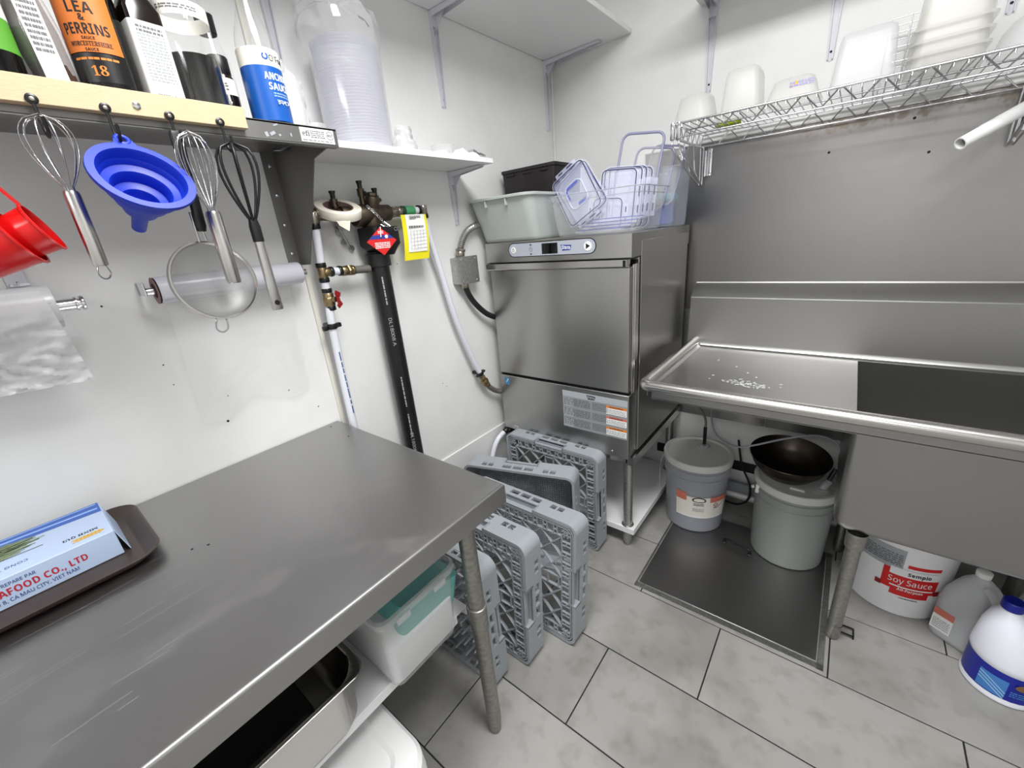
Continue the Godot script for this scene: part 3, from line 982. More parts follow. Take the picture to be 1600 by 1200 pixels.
	t = bottle("small_brown_bottle", "small brown bottle with black cap beside blue sauce bottle", "bottle", V(0.185, y, 1.640), [Vector2(0.02, 0.0), Vector2(R, 0.003), Vector2(R, 0.095), Vector2(0.019, 0.105)], M.amber_dark)
	b = mb(); b.lathe([Vector2(0.0195, 0.104), Vector2(0.0205, 0.106), Vector2(0.0205, 0.136), Vector2(0.019, 0.138), Vector2(0.0001, 0.138)], 24)
	obj("screw_cap", b, M.black, t)
	s = sleeve(t, R + 0.0004, 0.064, 0.095, M.label_cream)
	hangul(s, [[-1.3, 0.6, -0.7, 0.6], [-1.3, 0.0, -1.3, 0.6], [-1.3, 0.0, -0.7, 0.0], [-0.4, -0.2, -0.4, 0.8], [-0.4, 0.3, -0.2, 0.3], [-1.2, -0.8, -0.4, -0.8], [-1.2, -0.4, -0.4, -0.4], [0.2, 0.7, 0.9, 0.7], [0.1, 0.1, 1.1, 0.1], [0.3, -0.7, 1.0, -0.7]], 0.0075, R + 0.0004, 0.079, az + 0.1, M.ink)
	hangul(t, [[-0.7, 0.8, 0.2, 0.8], [-0.3, 0.8, -0.8, 0.2], [-0.3, 0.7, 0.2, 0.2], [0.6, 0.0, 0.6, 1.0], [0.6, 0.5, 0.9, 0.5], [-0.5, -0.3, 0.5, -0.3], [-0.5, -1.0, 0.5, -1.0], [-0.6, -0.5, -0.6, -0.9], [0.6, -0.5, 0.6, -0.9]], 0.0085, R + 0.0004, 0.045, az + 0.1, M.label_cream)
	# clear bottle with black cap behind, its neck shows above the others
	t = bottle("clear_bottle", "tall clear bottle with black cap behind the small brown bottle", "bottle", V(0.115, y, 1.615), [Vector2(0.026, 0.0), Vector2(0.03, 0.004), Vector2(0.03, 0.15), Vector2(0.02, 0.19), Vector2(0.017, 0.205)], M.glass)
	b = mb(); b.lathe([Vector2(0.018, 0.204), Vector2(0.019, 0.206), Vector2(0.019, 0.24), Vector2(0.0001, 0.241)], 24)
	obj("screw_cap", b, M.black, t)
	# anchovy sauce bottle with blue sleeve
	R = 0.041
	t = bottle("anchovy_sauce_bottle", "clear bottle with bright blue anchovy sauce label", "bottle", V(0.232, y, 1.573), [Vector2(0.032, 0.0), Vector2(0.039, 0.004), Vector2(R, 0.012), Vector2(R, 0.145), Vector2(0.036, 0.175), Vector2(0.02, 0.222), Vector2(0.015, 0.25), Vector2(0.015, 0.29)], M.glass)
	s = sleeve(t, R + 0.0005, 0.010, 0.113, M.label_blue)
	sleeve(s, R + 0.0006, 0.113, 0.146, M.label_cream, 0, TAU, "white_band")
	az = -0.12
	round_text(s, "ANCHOVY", 0.0135, R + 0.0007, 0.094, az + 0.55, M.white_ink, null, 0.066)
	round_text(s, "SAUCE", 0.0135, R + 0.0007, 0.075, az + 0.48, M.white_ink, null, 0.05)
	round_text(s, "O'Food", 0.011, R + 0.0008, 0.128, az + 0.75, M.ink, font_sans)
	z = V(cos(az), 0, -sin(az))
	b = mb(); b.t = xf(z * (R + 0.0006) + V(0, 0.130, 0), look_axis(z, Vector3.UP))
	b.lathe([Vector2(0.0065, 0), Vector2(0.0065, 0.0008), Vector2(0.0035, 0.0008), Vector2(0.0035, 0)], 20, 0.5, 5.9)
	obj("round_logo", b, M.label_blue, s)
	z = V(cos(az + 0.5), 0, -sin(az + 0.5))
	fine_print(z * (R + 0.0005) + V(0, 0.060, 0), V(0, 1, 0).cross(z), V(0, 1, 0), 0.04, 0.010, 2, M.carton_sky, s, 33, R)
	hangul(s, [[-2.2, 0.5, -1.6, 0.5], [-1.6, 0.5, -1.6, -0.1], [-2.2, -0.1, -1.6, -0.1], [-1.3, -0.6, -1.3, 0.7], [-2.1, -0.6, -1.4, -0.6], [-0.8, 0.6, -0.2, 0.6], [-0.8, -0.2, -0.2, -0.2], [-0.8, -0.2, -0.8, 0.6], [0.0, -0.6, 0.0, 0.7], [0.4, 0.5, 1.0, 0.5], [0.7, 0.5, 0.4, -0.2], [0.7, 0.5, 1.0, -0.2], [1.2, -0.6, 1.2, 0.7], [1.6, 0.5, 2.2, 0.5], [1.6, -0.4, 2.2, -0.4], [2.2, -0.4, 2.2, 0.5]], 0.0062, R + 0.0006, 0.046, az + 0.4, M.white_ink)
	# clear squeeze bottle in crinkled film
	t = bottle("squeeze_bottle", "empty clear plastic bottle at the end of the steel shelf", "bottle", V(0.195, y, 1.502), [Vector2(0.024, 0.0), Vector2(0.029, 0.003), Vector2(0.029, 0.105), Vector2(0.026, 0.125), Vector2(0.014, 0.137), Vector2(0.005, 0.150), Vector2(0.003, 0.16)], M.frost_thin)
	b = mb()
	var rows := []
	for i in 9:
		var ring := PackedVector3Array()
		for k in 18:
			var q := TAU * k / 18
			var rr := 0.033 + 0.003 * sin(q * 5 + i * 1.3) + 0.002 * sin(q * 9 - i * 2.1)
			ring.append(V(cos(q) * rr, 0.001 + i * 0.014, -sin(q) * rr))
		rows.append(ring)
	b.grid(rows, true, 20)
	obj("crinkled_film", b, M.film, t)
	# small clear cup upside down
	b = mb(); b.t = xf(V(0.20, y, 1.452 + 0.025))
	t = thing("sauce_cup", "small clear cup standing where the steel shelf meets the white shelf", "cup", V(0.135, 1.6925, 1.415), "", true)
	b = mb(); b.lathe([Vector2(0.030, 0.0), Vector2(0.032, 0.002), Vector2(0.0265, 0.045), Vector2(0.0255, 0.047), Vector2(0.0001, 0.047)], 24)
	obj("cup_wall", b, M.frost_thin, t)

# ---------------------------------------------------------------- white shelves and their brackets
func shelf_bracket(called_parent: Node, wall: Vector3, out: Vector3, depth: float, drop: float, m: Material) -> void:
	# channel-shaped bracket: upright on the wall that narrows downwards, arm under the board
	var side := Vector3.UP.cross(out).normalized()
	var b := mb()
	var basis := Basis(side, Vector3.UP, out)
	b.t = xf(wall, basis)
	var w := 0.016
	for s in [-1.0, 1.0]:
		b.prism(PackedVector2Array([Vector2(s * w - 0.0015, -0.002), Vector2(s * w + 0.0015, -0.002), Vector2(s * w * 0.45 + 0.0015, -drop), Vector2(s * w * 0.45 - 0.0015, -drop)]), 0.0, 0.012)
	b.prism(PackedVector2Array([Vector2(-w, -0.002), Vector2(w, -0.002), Vector2(w * 0.45, -drop), Vector2(0, -drop - 0.006), Vector2(-w * 0.45, -drop)]), 0.0, 0.002)
	# arm
	b.box(V(0, -0.003, depth / 2), V(2 * w, 0.003, depth))
	for s in [-1.0, 1.0]:
		b.quad(V(s * w, -0.002, 0.0), V(s * w, -0.022, 0.0), V(s * w * 0.6, -0.008, depth), V(s * w, -0.002, depth))
	# web
	b.prism(PackedVector2Array([Vector2(-w, -0.003), Vector2(w, -0.003), Vector2(w * 0.9, -0.05), Vector2(-w * 0.9, -0.05)]), 0.0, 0.014)
	b.quad(V(0, -0.075, 0.003), V(0, -0.004, 0.075), V(0.0, -0.004, 0.003), V(0, -0.02, 0.003))
	var o := obj("bracket", b, m, called_parent)
	for d in [0.1, 0.92]:
		b = mb(); b.t = xf(wall, basis)
		b.t = b.t * xf(V(0, -drop * d, 0.002), look_axis(Vector3.BACK, Vector3.RIGHT))
		b.lathe([Vector2(0.004, 0), Vector2(0.0035, 0.002), Vector2(0.0001, 0.0025)], 10)
		obj("screw", b, M.ink, o)

func white_shelves() -> void:
	var t := thing("white_wall_shelf", "white board shelf on the wall above the water pipes", "shelf", V(0.1, 1.674, 1.1))
	var b := mb(); b.rbox(V(0.106, 1.682, 1.11), V(0.208, 0.017, 0.68), 0.001, 0.001, 1)
	obj("shelf_board", b, M.white_board, t)
	for z in [0.795, 1.447]:
		shelf_bracket(t, V(0.0, 1.6735, z), Vector3.RIGHT, 0.17, 0.20, M.bracket_white)
	# high shelf along the same wall
	t = thing("high_white_shelf", "deep white board shelf high on the wall over the dishwasher corner", "shelf", V(0.21, 2.19, 1.2))
	b = mb(); b.rbox(V(0.213, 2.203, 1.155), V(0.42, 0.019, 2.30), 0.001, 0.001, 1)
	obj("shelf_board", b, M.white_board, t)
	for z in [0.055, 0.79, 1.405, 2.1]:
		shelf_bracket(t, V(0.0, 2.1935, z), Vector3.RIGHT, 0.30, 0.295, M.bracket_white)
	# high shelf on the sink wall, above the picture; its brackets show
	t = thing("high_sink_shelf", "white board shelf on long brackets high above the wire shelf", "shelf", V(1.4, 2.19, 0.15))
	b = mb(); b.rbox(V(1.66, 2.203, 0.213), V(1.90, 0.019, 0.42), 0.001, 0.001, 1)
	obj("shelf_board", b, M.white_board, t)
	for x in [0.758, 1.159, 1.579, 2.0]:
		shelf_bracket(t, V(x, 2.1935, 0.0), Vector3.BACK, 0.24, 0.295, M.bracket_white)
	# things on the low white shelf
	var y := 1.691
	t = thing("wrapped_bowl_stack", "tall stack of clear plastic bowls still in their bag on white shelf", "bowl stack", V(0.108, y, 1.262), "", true)
	for i in 34:
		b = mb()
		b.t = xf(V(0.0008 * sin(i * 1.7), 0.002 + i * 0.0077, 0.0008 * cos(i * 2.3)))
		b.lathe([Vector2(0.080, 0.0), Vector2(0.088, 0.004), Vector2(0.0905, 0.0062), Vector2(0.088, 0.0075), Vector2(0.078, 0.004)], 30)
		obj("bowl", b, M.frost_blue, t)
	b = mb(); b.lathe([Vector2(0.0001, 0.262), Vector2(0.07, 0.264), Vector2(0.084, 0.268)], 30)
	obj("inner_bottom", b, M.frost_blue, t)
	b = mb()
	var rows := []
	var rng := RandomNumberGenerator.new(); rng.seed = 11
	var prof := [[0.0945, 0.0], [0.0955, 0.08], [0.096, 0.17], [0.097, 0.235], [0.103, 0.262], [0.106, 0.285], [0.103, 0.31], [0.092, 0.335], [0.07, 0.352], [0.035, 0.36], [0.003, 0.357]]
	for i in prof.size():
		var ring := PackedVector3Array()
		var k1: float = clampf((i - 3) / 4.0, 0.0, 1.0)
		for k in 40:
			var q := TAU * k / 40
			var rr: float = prof[i][0] * (1.0 + k1 * 0.06 * sin(q * 7 + i * 1.1) + k1 * rng.randf_range(-0.035, 0.035))
			ring.append(V(cos(q) * rr, prof[i][1] + k1 * rng.randf_range(-0.006, 0.006), -sin(q) * rr + 0.02 * k1 * (1 if sin(q) < 0 else 0)))
		rows.append(ring)
	b.grid(rows, true, 12)
	obj("plastic_bag", b, M.bag, t)
	b = mb(); b.bar(V(0.098, 0.300, 0.005), V(0.098, 0.296, -0.012), 0.002, 0.004); b.bar(V(0.098, 0.296, -0.014), V(0.097, 0.285, -0.024), 0.002, 0.003)
	obj("ink_mark", b, M.ink, t)
	# crumpled bag
	b = mb(); rows = []
	rng.seed = 19
	for i in 8:
		var ring := PackedVector3Array()
		var hh := i / 7.0
		for k in 20:
			var q := TAU * k / 20
			var rr := (0.048 * (1 - hh * 0.55)) * (1 + rng.randf_range(-0.3, 0.3))
			ring.append(V(0.10 + cos(q) * rr * 0.9, y + hh * 0.085 + rng.randf_range(0, 0.006), 1.090 - sin(q) * rr))
		rows.append(ring)
	b.grid(rows, true, 8)
	one("crumpled_bag", b, M.bag, "crumpled clear plastic bag beside the bowl stack", "bag")
	# small clear tubs
	t = thing("clear_pot", "small round clear pot on the white shelf", "pot", V(0.105, y, 0.925), "", true)
	b = mb(); b.lathe([Vector2(0.032, 0.0), Vector2(0.034, 0.002), Vector2(0.042, 0.044), Vector2(0.044, 0.046)], 26)
	obj("pot_wall", b, M.frost, t)
	t = thing("round_lid", "round clear lid with rolled rim lying before the clear pot", "lid", V(0.160, y, 0.990), "", true)
	b = mb(); b.lathe([Vector2(0.034, 0.0), Vector2(0.036, 0.002), Vector2(0.036, 0.010), Vector2(0.033, 0.012), Vector2(0.03, 0.008), Vector2(0.0001, 0.008)], 26)
	obj("lid_disc", b, M.frost, t)
	# crinkled foil packet
	t = thing("foil_packet", "crinkled silver and white packet lying on the white shelf end", "packet", V(0.152, y, 0.850), "", true)
	rng.seed = 23
	for part in 2:
		b = mb(); rows = []
		for i in 7:
			var line := PackedVector3Array()
			for k in 9:
				var px := -0.045 + 0.09 * i / 6.0
				var pz := (0.05 - 0.07 * k / 8.0) if part == 0 else (-0.02 - 0.035 * k / 8.0)
				var edge := minf(minf(i, 6 - i) / 2.0, 1.0)
				line.append(V(px, 0.004 + 0.026 * edge * (0.7 + 0.3 * sin(k * 0.8)) + rng.randf_range(0, 0.006) * (1.0 if part == 1 else 0.3), pz))
			rows.append(line)
		rows.reverse()
		b.grid(rows, false, 12)
		for i in 6:
			b.quad(rows[i][0], rows[i + 1][0], V(rows[i + 1][0].x, 0.0005, rows[i + 1][0].z), V(rows[i][0].x, 0.0005, rows[i][0].z))
		for k in 8:
			b.quad(rows[0][k], rows[0][k + 1], V(rows[0][k + 1].x, 0.0005, rows[0][k + 1].z), V(rows[0][k].x, 0.0005, rows[0][k].z))
		obj(["printed_half", "foil_end"][part], b, [M.white_plastic, M.chrome][part], t)

# ---------------------------------------------------------------- hanging tools (origin = point hung on the hook, hanging down along -y)
func whisk(label: String, at: Vector3, group: String, loops: int, wire_len: float, wire_r: float, bulge: float, handle_len: float, handle_r: float, turn: float, wm: Material, hm: Material, hang_loop: bool, squash := 1.0) -> Node3D:
	var t := thing("whisk", label, "whisk", at, group, true)
	t.rotation.y = turn
	for i in loops:
		var q := PI * i / loops + 0.2
		var d := V(cos(q), 0, sin(q) * squash)
		var pts := []
		var top := wire_len * (0.0 + 0.02 * (i % 3))
		for k in 15:
			var s := k / 14.0
			var w := bulge * pow(sin(PI * pow(s, 0.62)), 0.85)
			if k == 0: w = 0.0
			pts.append(d * (w + (handle_r * 0.55 if s > 0.98 else 0.0)) + V(0, -top - s * (wire_len - top), 0))
		var mirror := []
		for p in pts:
			mirror.append(V(-p.x, p.y, -p.z))
		mirror.reverse()
		mirror.append_array(pts.slice(1))
		var b := mb(); b.tube(mirror, wire_r, 6, false)
		obj("wire_loop", b, wm, t)
	var h := mb(); h.t = xf(V(0, -wire_len - handle_len, 0))
	h.lathe([Vector2(0.0001, 0.0), Vector2(handle_r * 0.9, 0.0), Vector2(handle_r, 0.003), Vector2(handle_r, handle_len - 0.003), Vector2(handle_r * 0.85, handle_len + 0.002), Vector2(0.0001, handle_len + 0.003)], 20)
	obj("handle", h, hm, t)
	if hang_loop:
		var y := -wire_len - handle_len
		var b := mb(); b.tube(curve([V(0, y, 0.006), V(0, y - 0.012, 0.009), V(0, y - 0.02, 0.004), V(0, y - 0.02, -0.004), V(0, y - 0.012, -0.009), V(0, y, -0.006)], 4), 0.0013, 6)
		obj("hanging_ring", b, wm, t)
	return t

func hanging_tools() -> void:
	var hx := SHX + 0.038
	whisk("small steel whisk with few wires hanging beside the blue funnel", V(hx, 1.648, 1.974), "", 5, 0.108, 0.0010, 0.030, 0.112, 0.0105, 0.4, M.wire, M.bright_steel, true)
	whisk("large steel balloon whisk hanging in front of the strainer", V(hx + 0.026, 1.640, 1.796), "", 8, 0.135, 0.0009, 0.029, 0.130, 0.0125, 0.2, M.wire, M.bright_steel, false)
	# black whisk with steel handle
	var t := thing("nylon_whisk", "black nylon whisk with flat steel handle hanging by the shelf bracket", "whisk", V(hx, 1.634, 1.719), "", true)
	for q in [0.35, 1.2, 2.1]:
		var d := V(cos(q), 0, sin(q))
		var pts := []
		for k in 25:
			var s := k / 12.0 - 1.0
			var f := 1.0 - absf(s)
			var y := -0.150 * pow(absf(s), 1.0)
			pts.append(d * signf(s) * 0.034 * pow(sin(PI * pow(absf(s), 0.55)), 0.8) + V(0, y, 0))
		var b := mb(); b.tube(pts, 0.0026, 8, false)
		obj("nylon_loop", b, M.black, t)
	var b := mb(); b.t = xf(V(0, -0.185, 0))
	b.loft([[0, 0.007, 0.0105, 0.006], [0.03, 0.0075, 0.0105, 0.006], [0.044, 0.005, 0.008, 0.004]], 4)
	obj("collar", b, M.black, t)
	b = mb(); b.t = xf(V(0, -0.328, 0))
	b.loft([[0, 0.005, 0.0105, 0.005], [0.003, 0.006, 0.012, 0.006], [0.06, 0.006, 0.0105, 0.006], [0.144, 0.0062, 0.0095, 0.006]], 4)
	obj("handle", b, M.bright_steel, t)
	b = mb(); b.t = xf(V(0.0063, -0.312, 0), look_axis(Vector3.RIGHT, Vector3.UP)); b.lathe([Vector2(0.0055, 0), Vector2(0.0055, 0.0006), Vector2(0.0001, 0.0006)], 14)
	obj("hanging_hole", b, M.black, t)
	# blue collapsible funnel, mouth turned up and outwards
	var a := deg_to_rad(52)
	var axis := V(sin(a), cos(a), -0.10).normalized()
	var fc := V(0.382, 1.560, 1.885)
	t = thing("silicone_funnel", "bright blue collapsible silicone funnel hanging from the wooden rail", "funnel", fc, "", false)
	var bs := look_axis(axis, Vector3.BACK)
	b = mb(); b.t = xf(fc, bs)
	b.lathe([Vector2(0.0095, -0.118), Vector2(0.0105, -0.118), Vector2(0.012, -0.088), Vector2(0.024, -0.074), Vector2(0.027, -0.060), Vector2(0.037, -0.052), Vector2(0.040, -0.038), Vector2(0.050, -0.031), Vector2(0.053, -0.016), Vector2(0.058, -0.008), Vector2(0.068, -0.005), Vector2(0.070, -0.001), Vector2(0.069, 0.003), Vector2(0.058, 0.003), Vector2(0.056, -0.002), Vector2(0.053, -0.024), Vector2(0.041, -0.028), Vector2(0.039, -0.032), Vector2(0.037, -0.048), Vector2(0.026, -0.052), Vector2(0.024, -0.056), Vector2(0.022, -0.074), Vector2(0.010, -0.085), Vector2(0.0085, -0.118)], 48)
	obj("funnel_cone", b, M.blue_silicone, t)
	# hanging tab on the rim
	var tabd := V(-cos(a), sin(a), 0.0)
	b = mb(); b.t = xf(fc + tabd * 0.080, bs)
	var ring := []
	for k in 20:
		var q := TAU * k / 20
		ring.append((axis.cross(tabd) * cos(q) * 0.0085 + tabd * sin(q) * 0.0085))
	b.t = xf(fc + tabd * 0.079)
	b.tube(ring, 0.0038, 8, false, true)
	for s in [-1.0, 1.0]:
		b.bar(tabd * -0.016 + axis.cross(tabd) * s * 0.013, tabd * -0.002 + axis.cross(tabd) * s * 0.008, 0.008, 0.005, axis)
	obj("hanging_tab", b, M.blue_silicone, t)
	# strainer: black handle, band, wire mesh bowl, front hook
	var sc := V(0.330, 1.382, 1.817)
	t = thing("mesh_strainer", "round fine mesh strainer with black handle hanging below balloon whisk", "strainer", sc, "", false)
	var tw := look_axis(V(0.97, 0.18, -0.1), Vector3.UP)
	b = mb(); b.t = xf(sc, tw)
	b.lathe([Vector2(0.0735, -0.006), Vector2(0.0765, -0.006), Vector2(0.0775, 0.0), Vector2(0.0765, 0.006), Vector2(0.0735, 0.006), Vector2(0.071, 0.002), Vector2(0.0735, -0.006)], 48)
	obj("rim_band", b, M.bright_steel, t)
	b = mb(); b.t = xf(sc, tw)
	var prof := []
	for k in 8:
		var q := PI / 2 * k / 7
		prof.append(Vector2(maxf(sin(q) * 0.0725, 0.0004), -0.030 * cos(q)))
	b.lathe(prof, 48)
	obj("wire_mesh", b, M.strainer, t)
	b = mb()
	b.tube(curve([V(0.332, 1.307, 1.838), V(0.335, 1.29, 1.843), V(0.336, 1.282, 1.834), V(0.335, 1.288, 1.823), V(0.332, 1.306, 1.820)], 4), 0.0016, 6)
	obj("rest_hook", b, M.wire, t)
	b = mb(); b.tube([V(0.330, 1.456, 1.822), V(0.329, 1.51, 1.822)], 0.0022, 6); b.tube([V(0.330, 1.458, 1.810), V(0.329, 1.51, 1.814)], 0.0022, 6)
	obj("handle_rods", b, M.wire, t)
	b = mb(); b.t = xf(V(0.329, 1.475, 1.812), Basis(Vector3.RIGHT, -0.05))
	b.loft([[0, 0.004, 0.007, 0.004], [0.01, 0.005, 0.0095, 0.005], [0.10, 0.005, 0.0085, 0.005], [0.165, 0.004, 0.0105, 0.004], [0.17, 0.003, 0.009, 0.003]], 4)
	obj("handle", b, M.black, t)
	# red scoops nested in each other, at the picture's edge
	for k in [[V(0.305, 1.493, 2.018), 0.036, 0.070, "red plastic scoop tilted outermost, nested in another red scoop"], [V(0.30, 1.483, 2.048), 0.045, 0.075, "red plastic scoop holding a smaller red scoop beside the whisk"]]:
		var ax := V(0.25, 0.40, -0.88).normalized()
		t = thing("red_scoop", k[3], "scoop", k[0], "", false)
		b = mb(); b.t = xf(k[0], look_axis(ax, Vector3.UP))
		var r: float = k[1]
		var l: float = k[2]
		b.lathe([Vector2(0.0001, -l), Vector2(r * 0.78, -l), Vector2(r * 0.84, -l + 0.004), Vector2(r * 0.98, -0.003), Vector2(r * 1.05, -0.002), Vector2(r * 1.05, 0.001), Vector2(r * 0.96, 0.001), Vector2(r * 0.80, -l + 0.006), Vector2(0.0001, -l + 0.004)], 36)
		obj("cup", b, M.red_plastic, t)
		b = mb()
		var up := (Vector3.UP - ax * ax.y).normalized()
		var p0: Vector3 = k[0] + up * r * 1.02
		b.bar(p0, p0 + V(0.0, 0.05, 0.028), 0.012, 0.003, V(0.3, 0.3, -0.9)); b.bar(p0 + V(0, 0.05, 0.028), p0 + V(0.01, 0.115, 0.06), 0.012, 0.003, V(0.3, 0.3, -0.9))
		obj("handle", b, M.red_plastic, t)

# ---------------------------------------------------------------- rolls on the wall behind the bench
func sheet(rows_n: int, cols: int, f: Callable) -> Mb:
	var b := mb()
	var rows := []
	for i in rows_n:
		var line := PackedVector3Array()
		for k in cols:
			line.append(f.call(i / float(rows_n - 1), k / float(cols - 1)))
		rows.append(line)
	b.grid(rows, false, 80)
	return b

func rolls() -> void:
	# roll of white bags, cut by the picture's left edge
	var c := V(0.092, 1.362, 2.0)
	var t := thing("bag_roll", "roll of thin white plastic bags on a steel bar, one bag hanging", "bag roll", V(0.09, 1.32, 2.3), "", false)
	var b := mb(); b.t = xf(V(c.x, c.y, 2.030), look_axis(Vector3.BACK, Vector3.UP))
	b.lathe([Vector2(0.020, 0.0), Vector2(0.041, 0.0), Vector2(0.042, 0.004), Vector2(0.042, 0.50), Vector2(0.02, 0.50)], 36)
	obj("wound_bags", b, M.roll_clear, t)
	b = mb(); b.t = xf(V(c.x, c.y, 1.988), look_axis(Vector3.BACK, Vector3.UP))
	b.lathe([Vector2(0.0001, 0), Vector2(0.014, 0.0), Vector2(0.015, 0.003), Vector2(0.014, 0.006), Vector2(0.010, 0.007), Vector2(0.010, 0.010), Vector2(0.014, 0.011), Vector2(0.014, 0.014), Vector2(0.0115, 0.015), Vector2(0.0115, 0.58)], 24)
	obj("steel_bar", b, M.chrome, t)
	b = mb(); b.rbox(V(0.004, 1.44, 2.062), V(0.006, 0.12, 0.03), 0.002, 0.002); b.rbox(V(0.045, 1.408, 2.062), V(0.085, 0.006, 0.026), 0.002, 0.002)
	obj("wall_bracket", b, M.bracket_white, t)
	b = mb(); b.t = xf(V(0.093, 1.412, 2.066)); b.lathe([Vector2(0.004, 0), Vector2(0.0035, 0.003), Vector2(0.0001, 0.004)], 10)
	obj("bracket_screw", b, M.chrome, t)
	var fn := FastNoiseLite.new(); fn.seed = 3; fn.frequency = 1.0
	b = sheet(40, 40, func(v, u):
		var z: float = lerpf(2.044, 2.36, u) - 0.012 * v - (0.035 * v * (1 - u) if u < 0.5 else 0.0) * 0.2
		var y: float = 1.395 - v * 0.165 - 0.02 * (1 - u) * v
		var wrap: float = 0.092 + 0.0425 * sin(clampf(acos(clampf((y - 1.362) / 0.043, -1, 1)), 0, PI)) if y > 1.362 else 0.135 - 0.03 * (1.362 - y) / 0.15
		var fold: float = absf(fn.get_noise_2d(u * 5 + v * 2, v * 3)) * 0.035 * smoothstep(0.1, 0.5, v) + absf(fn.get_noise_2d(u * 9 - v * 4, v * 6 + 9)) * 0.012 * v
		return V(wrap + 0.0015 + fold, y, z))
	obj("hanging_bag", b, M.bag_white, t)
	b = sheet(12, 10, func(v, u):
		return V(0.13 - 0.02 * v + 0.004 * sin(u * 5), 1.372 - v * 0.072, lerpf(2.028, 2.07, u) - 0.012 * v))
	obj("loose_edge", b, M.bag, t)
	b = mb(); b.t = xf(V(0.001, 1.238, 2.20), look_axis(Vector3.RIGHT, Vector3.UP)); b.lathe([Vector2(0.008, 0), Vector2(0.007, 0.004), Vector2(0.0001, 0.006)], 14)
	one("wall_bolt", b, M.chrome, "round steel bolt head in the wall below the bag roll", "bolt")
	# cling film roll
	c = V(0.062, 1.366, 1.5)
	t = thing("film_roll", "roll of clear food film on a wall holder behind the strainer", "film roll", V(0.06, 1.33, 1.7), "", false)
	b = mb(); b.t = xf(V(c.x, c.y, 1.524), look_axis(Vector3.BACK, Vector3.UP))
	b.lathe([Vector2(0.019, 0), Vector2(0.0295, 0.0), Vector2(0.0305, 0.003), Vector2(0.0305, 0.333), Vector2(0.0295, 0.336)], 36)
	obj("wound_film", b, M.roll_film, t)
	b = mb(); b.t = xf(V(c.x, c.y, 1.523), look_axis(Vector3.BACK, Vector3.UP))
	b.lathe([Vector2(0.017, 0.0), Vector2(0.0195, 0.0), Vector2(0.0195, 0.340), Vector2(0.030, 0.340), Vector2(0.0305, 0.341), Vector2(0.017, 0.341), Vector2(0.017, 0.0)], 28)
	obj("card_core", b, M.tape_core, t)
	b = mb(); b.t = xf(V(c.x, c.y, 1.505), look_axis(Vector3.BACK, Vector3.UP))
	b.lathe([Vector2(0.009, 0), Vector2(0.009, 0.375), Vector2(0.0001, 0.375)], 18)
	b.t = Transform3D.IDENTITY
	for z in [1.51, 1.882]:
		b.rbox(V(0.034, 1.372, z), V(0.066, 0.03, 0.004), 0.002, 0.001)
	obj("steel_holder", b, M.chrome, t)
	fn.seed = 9
	b = sheet(30, 26, func(v, u):
		var z: float = lerpf(1.545, 1.845, u)
		var y: float = 1.35 - v * (0.33 + 0.02 * sin(u * 9))
		return V(0.012 + 0.02 * (1 - v) + absf(fn.get_noise_2d(u * 4, v * 4)) * 0.012 * (0.3 + v), y, z + 0.012 * v))
	obj("hanging_film", b, M.film, t)

# ---------------------------------------------------------------- pipework on the left wall
func ring_on(b: Mb, p: Vector3, d: Vector3, r: float, l: float, seg := 18) -> void:  # short cylinder centred on p along d, bevelled
	b.t = xf(p - d.normalized() * l / 2, look_axis(d, Vector3.RIGHT if absf(d.normalized().x) < 0.9 else Vector3.UP))
	b.lathe([Vector2(0.0001, 0), Vector2(r * 0.93, 0), Vector2(r, r * 0.1), Vector2(r, l - r * 0.1), Vector2(r * 0.93, l), Vector2(0.0001, l)], seg)
	b.t = Transform3D.IDENTITY

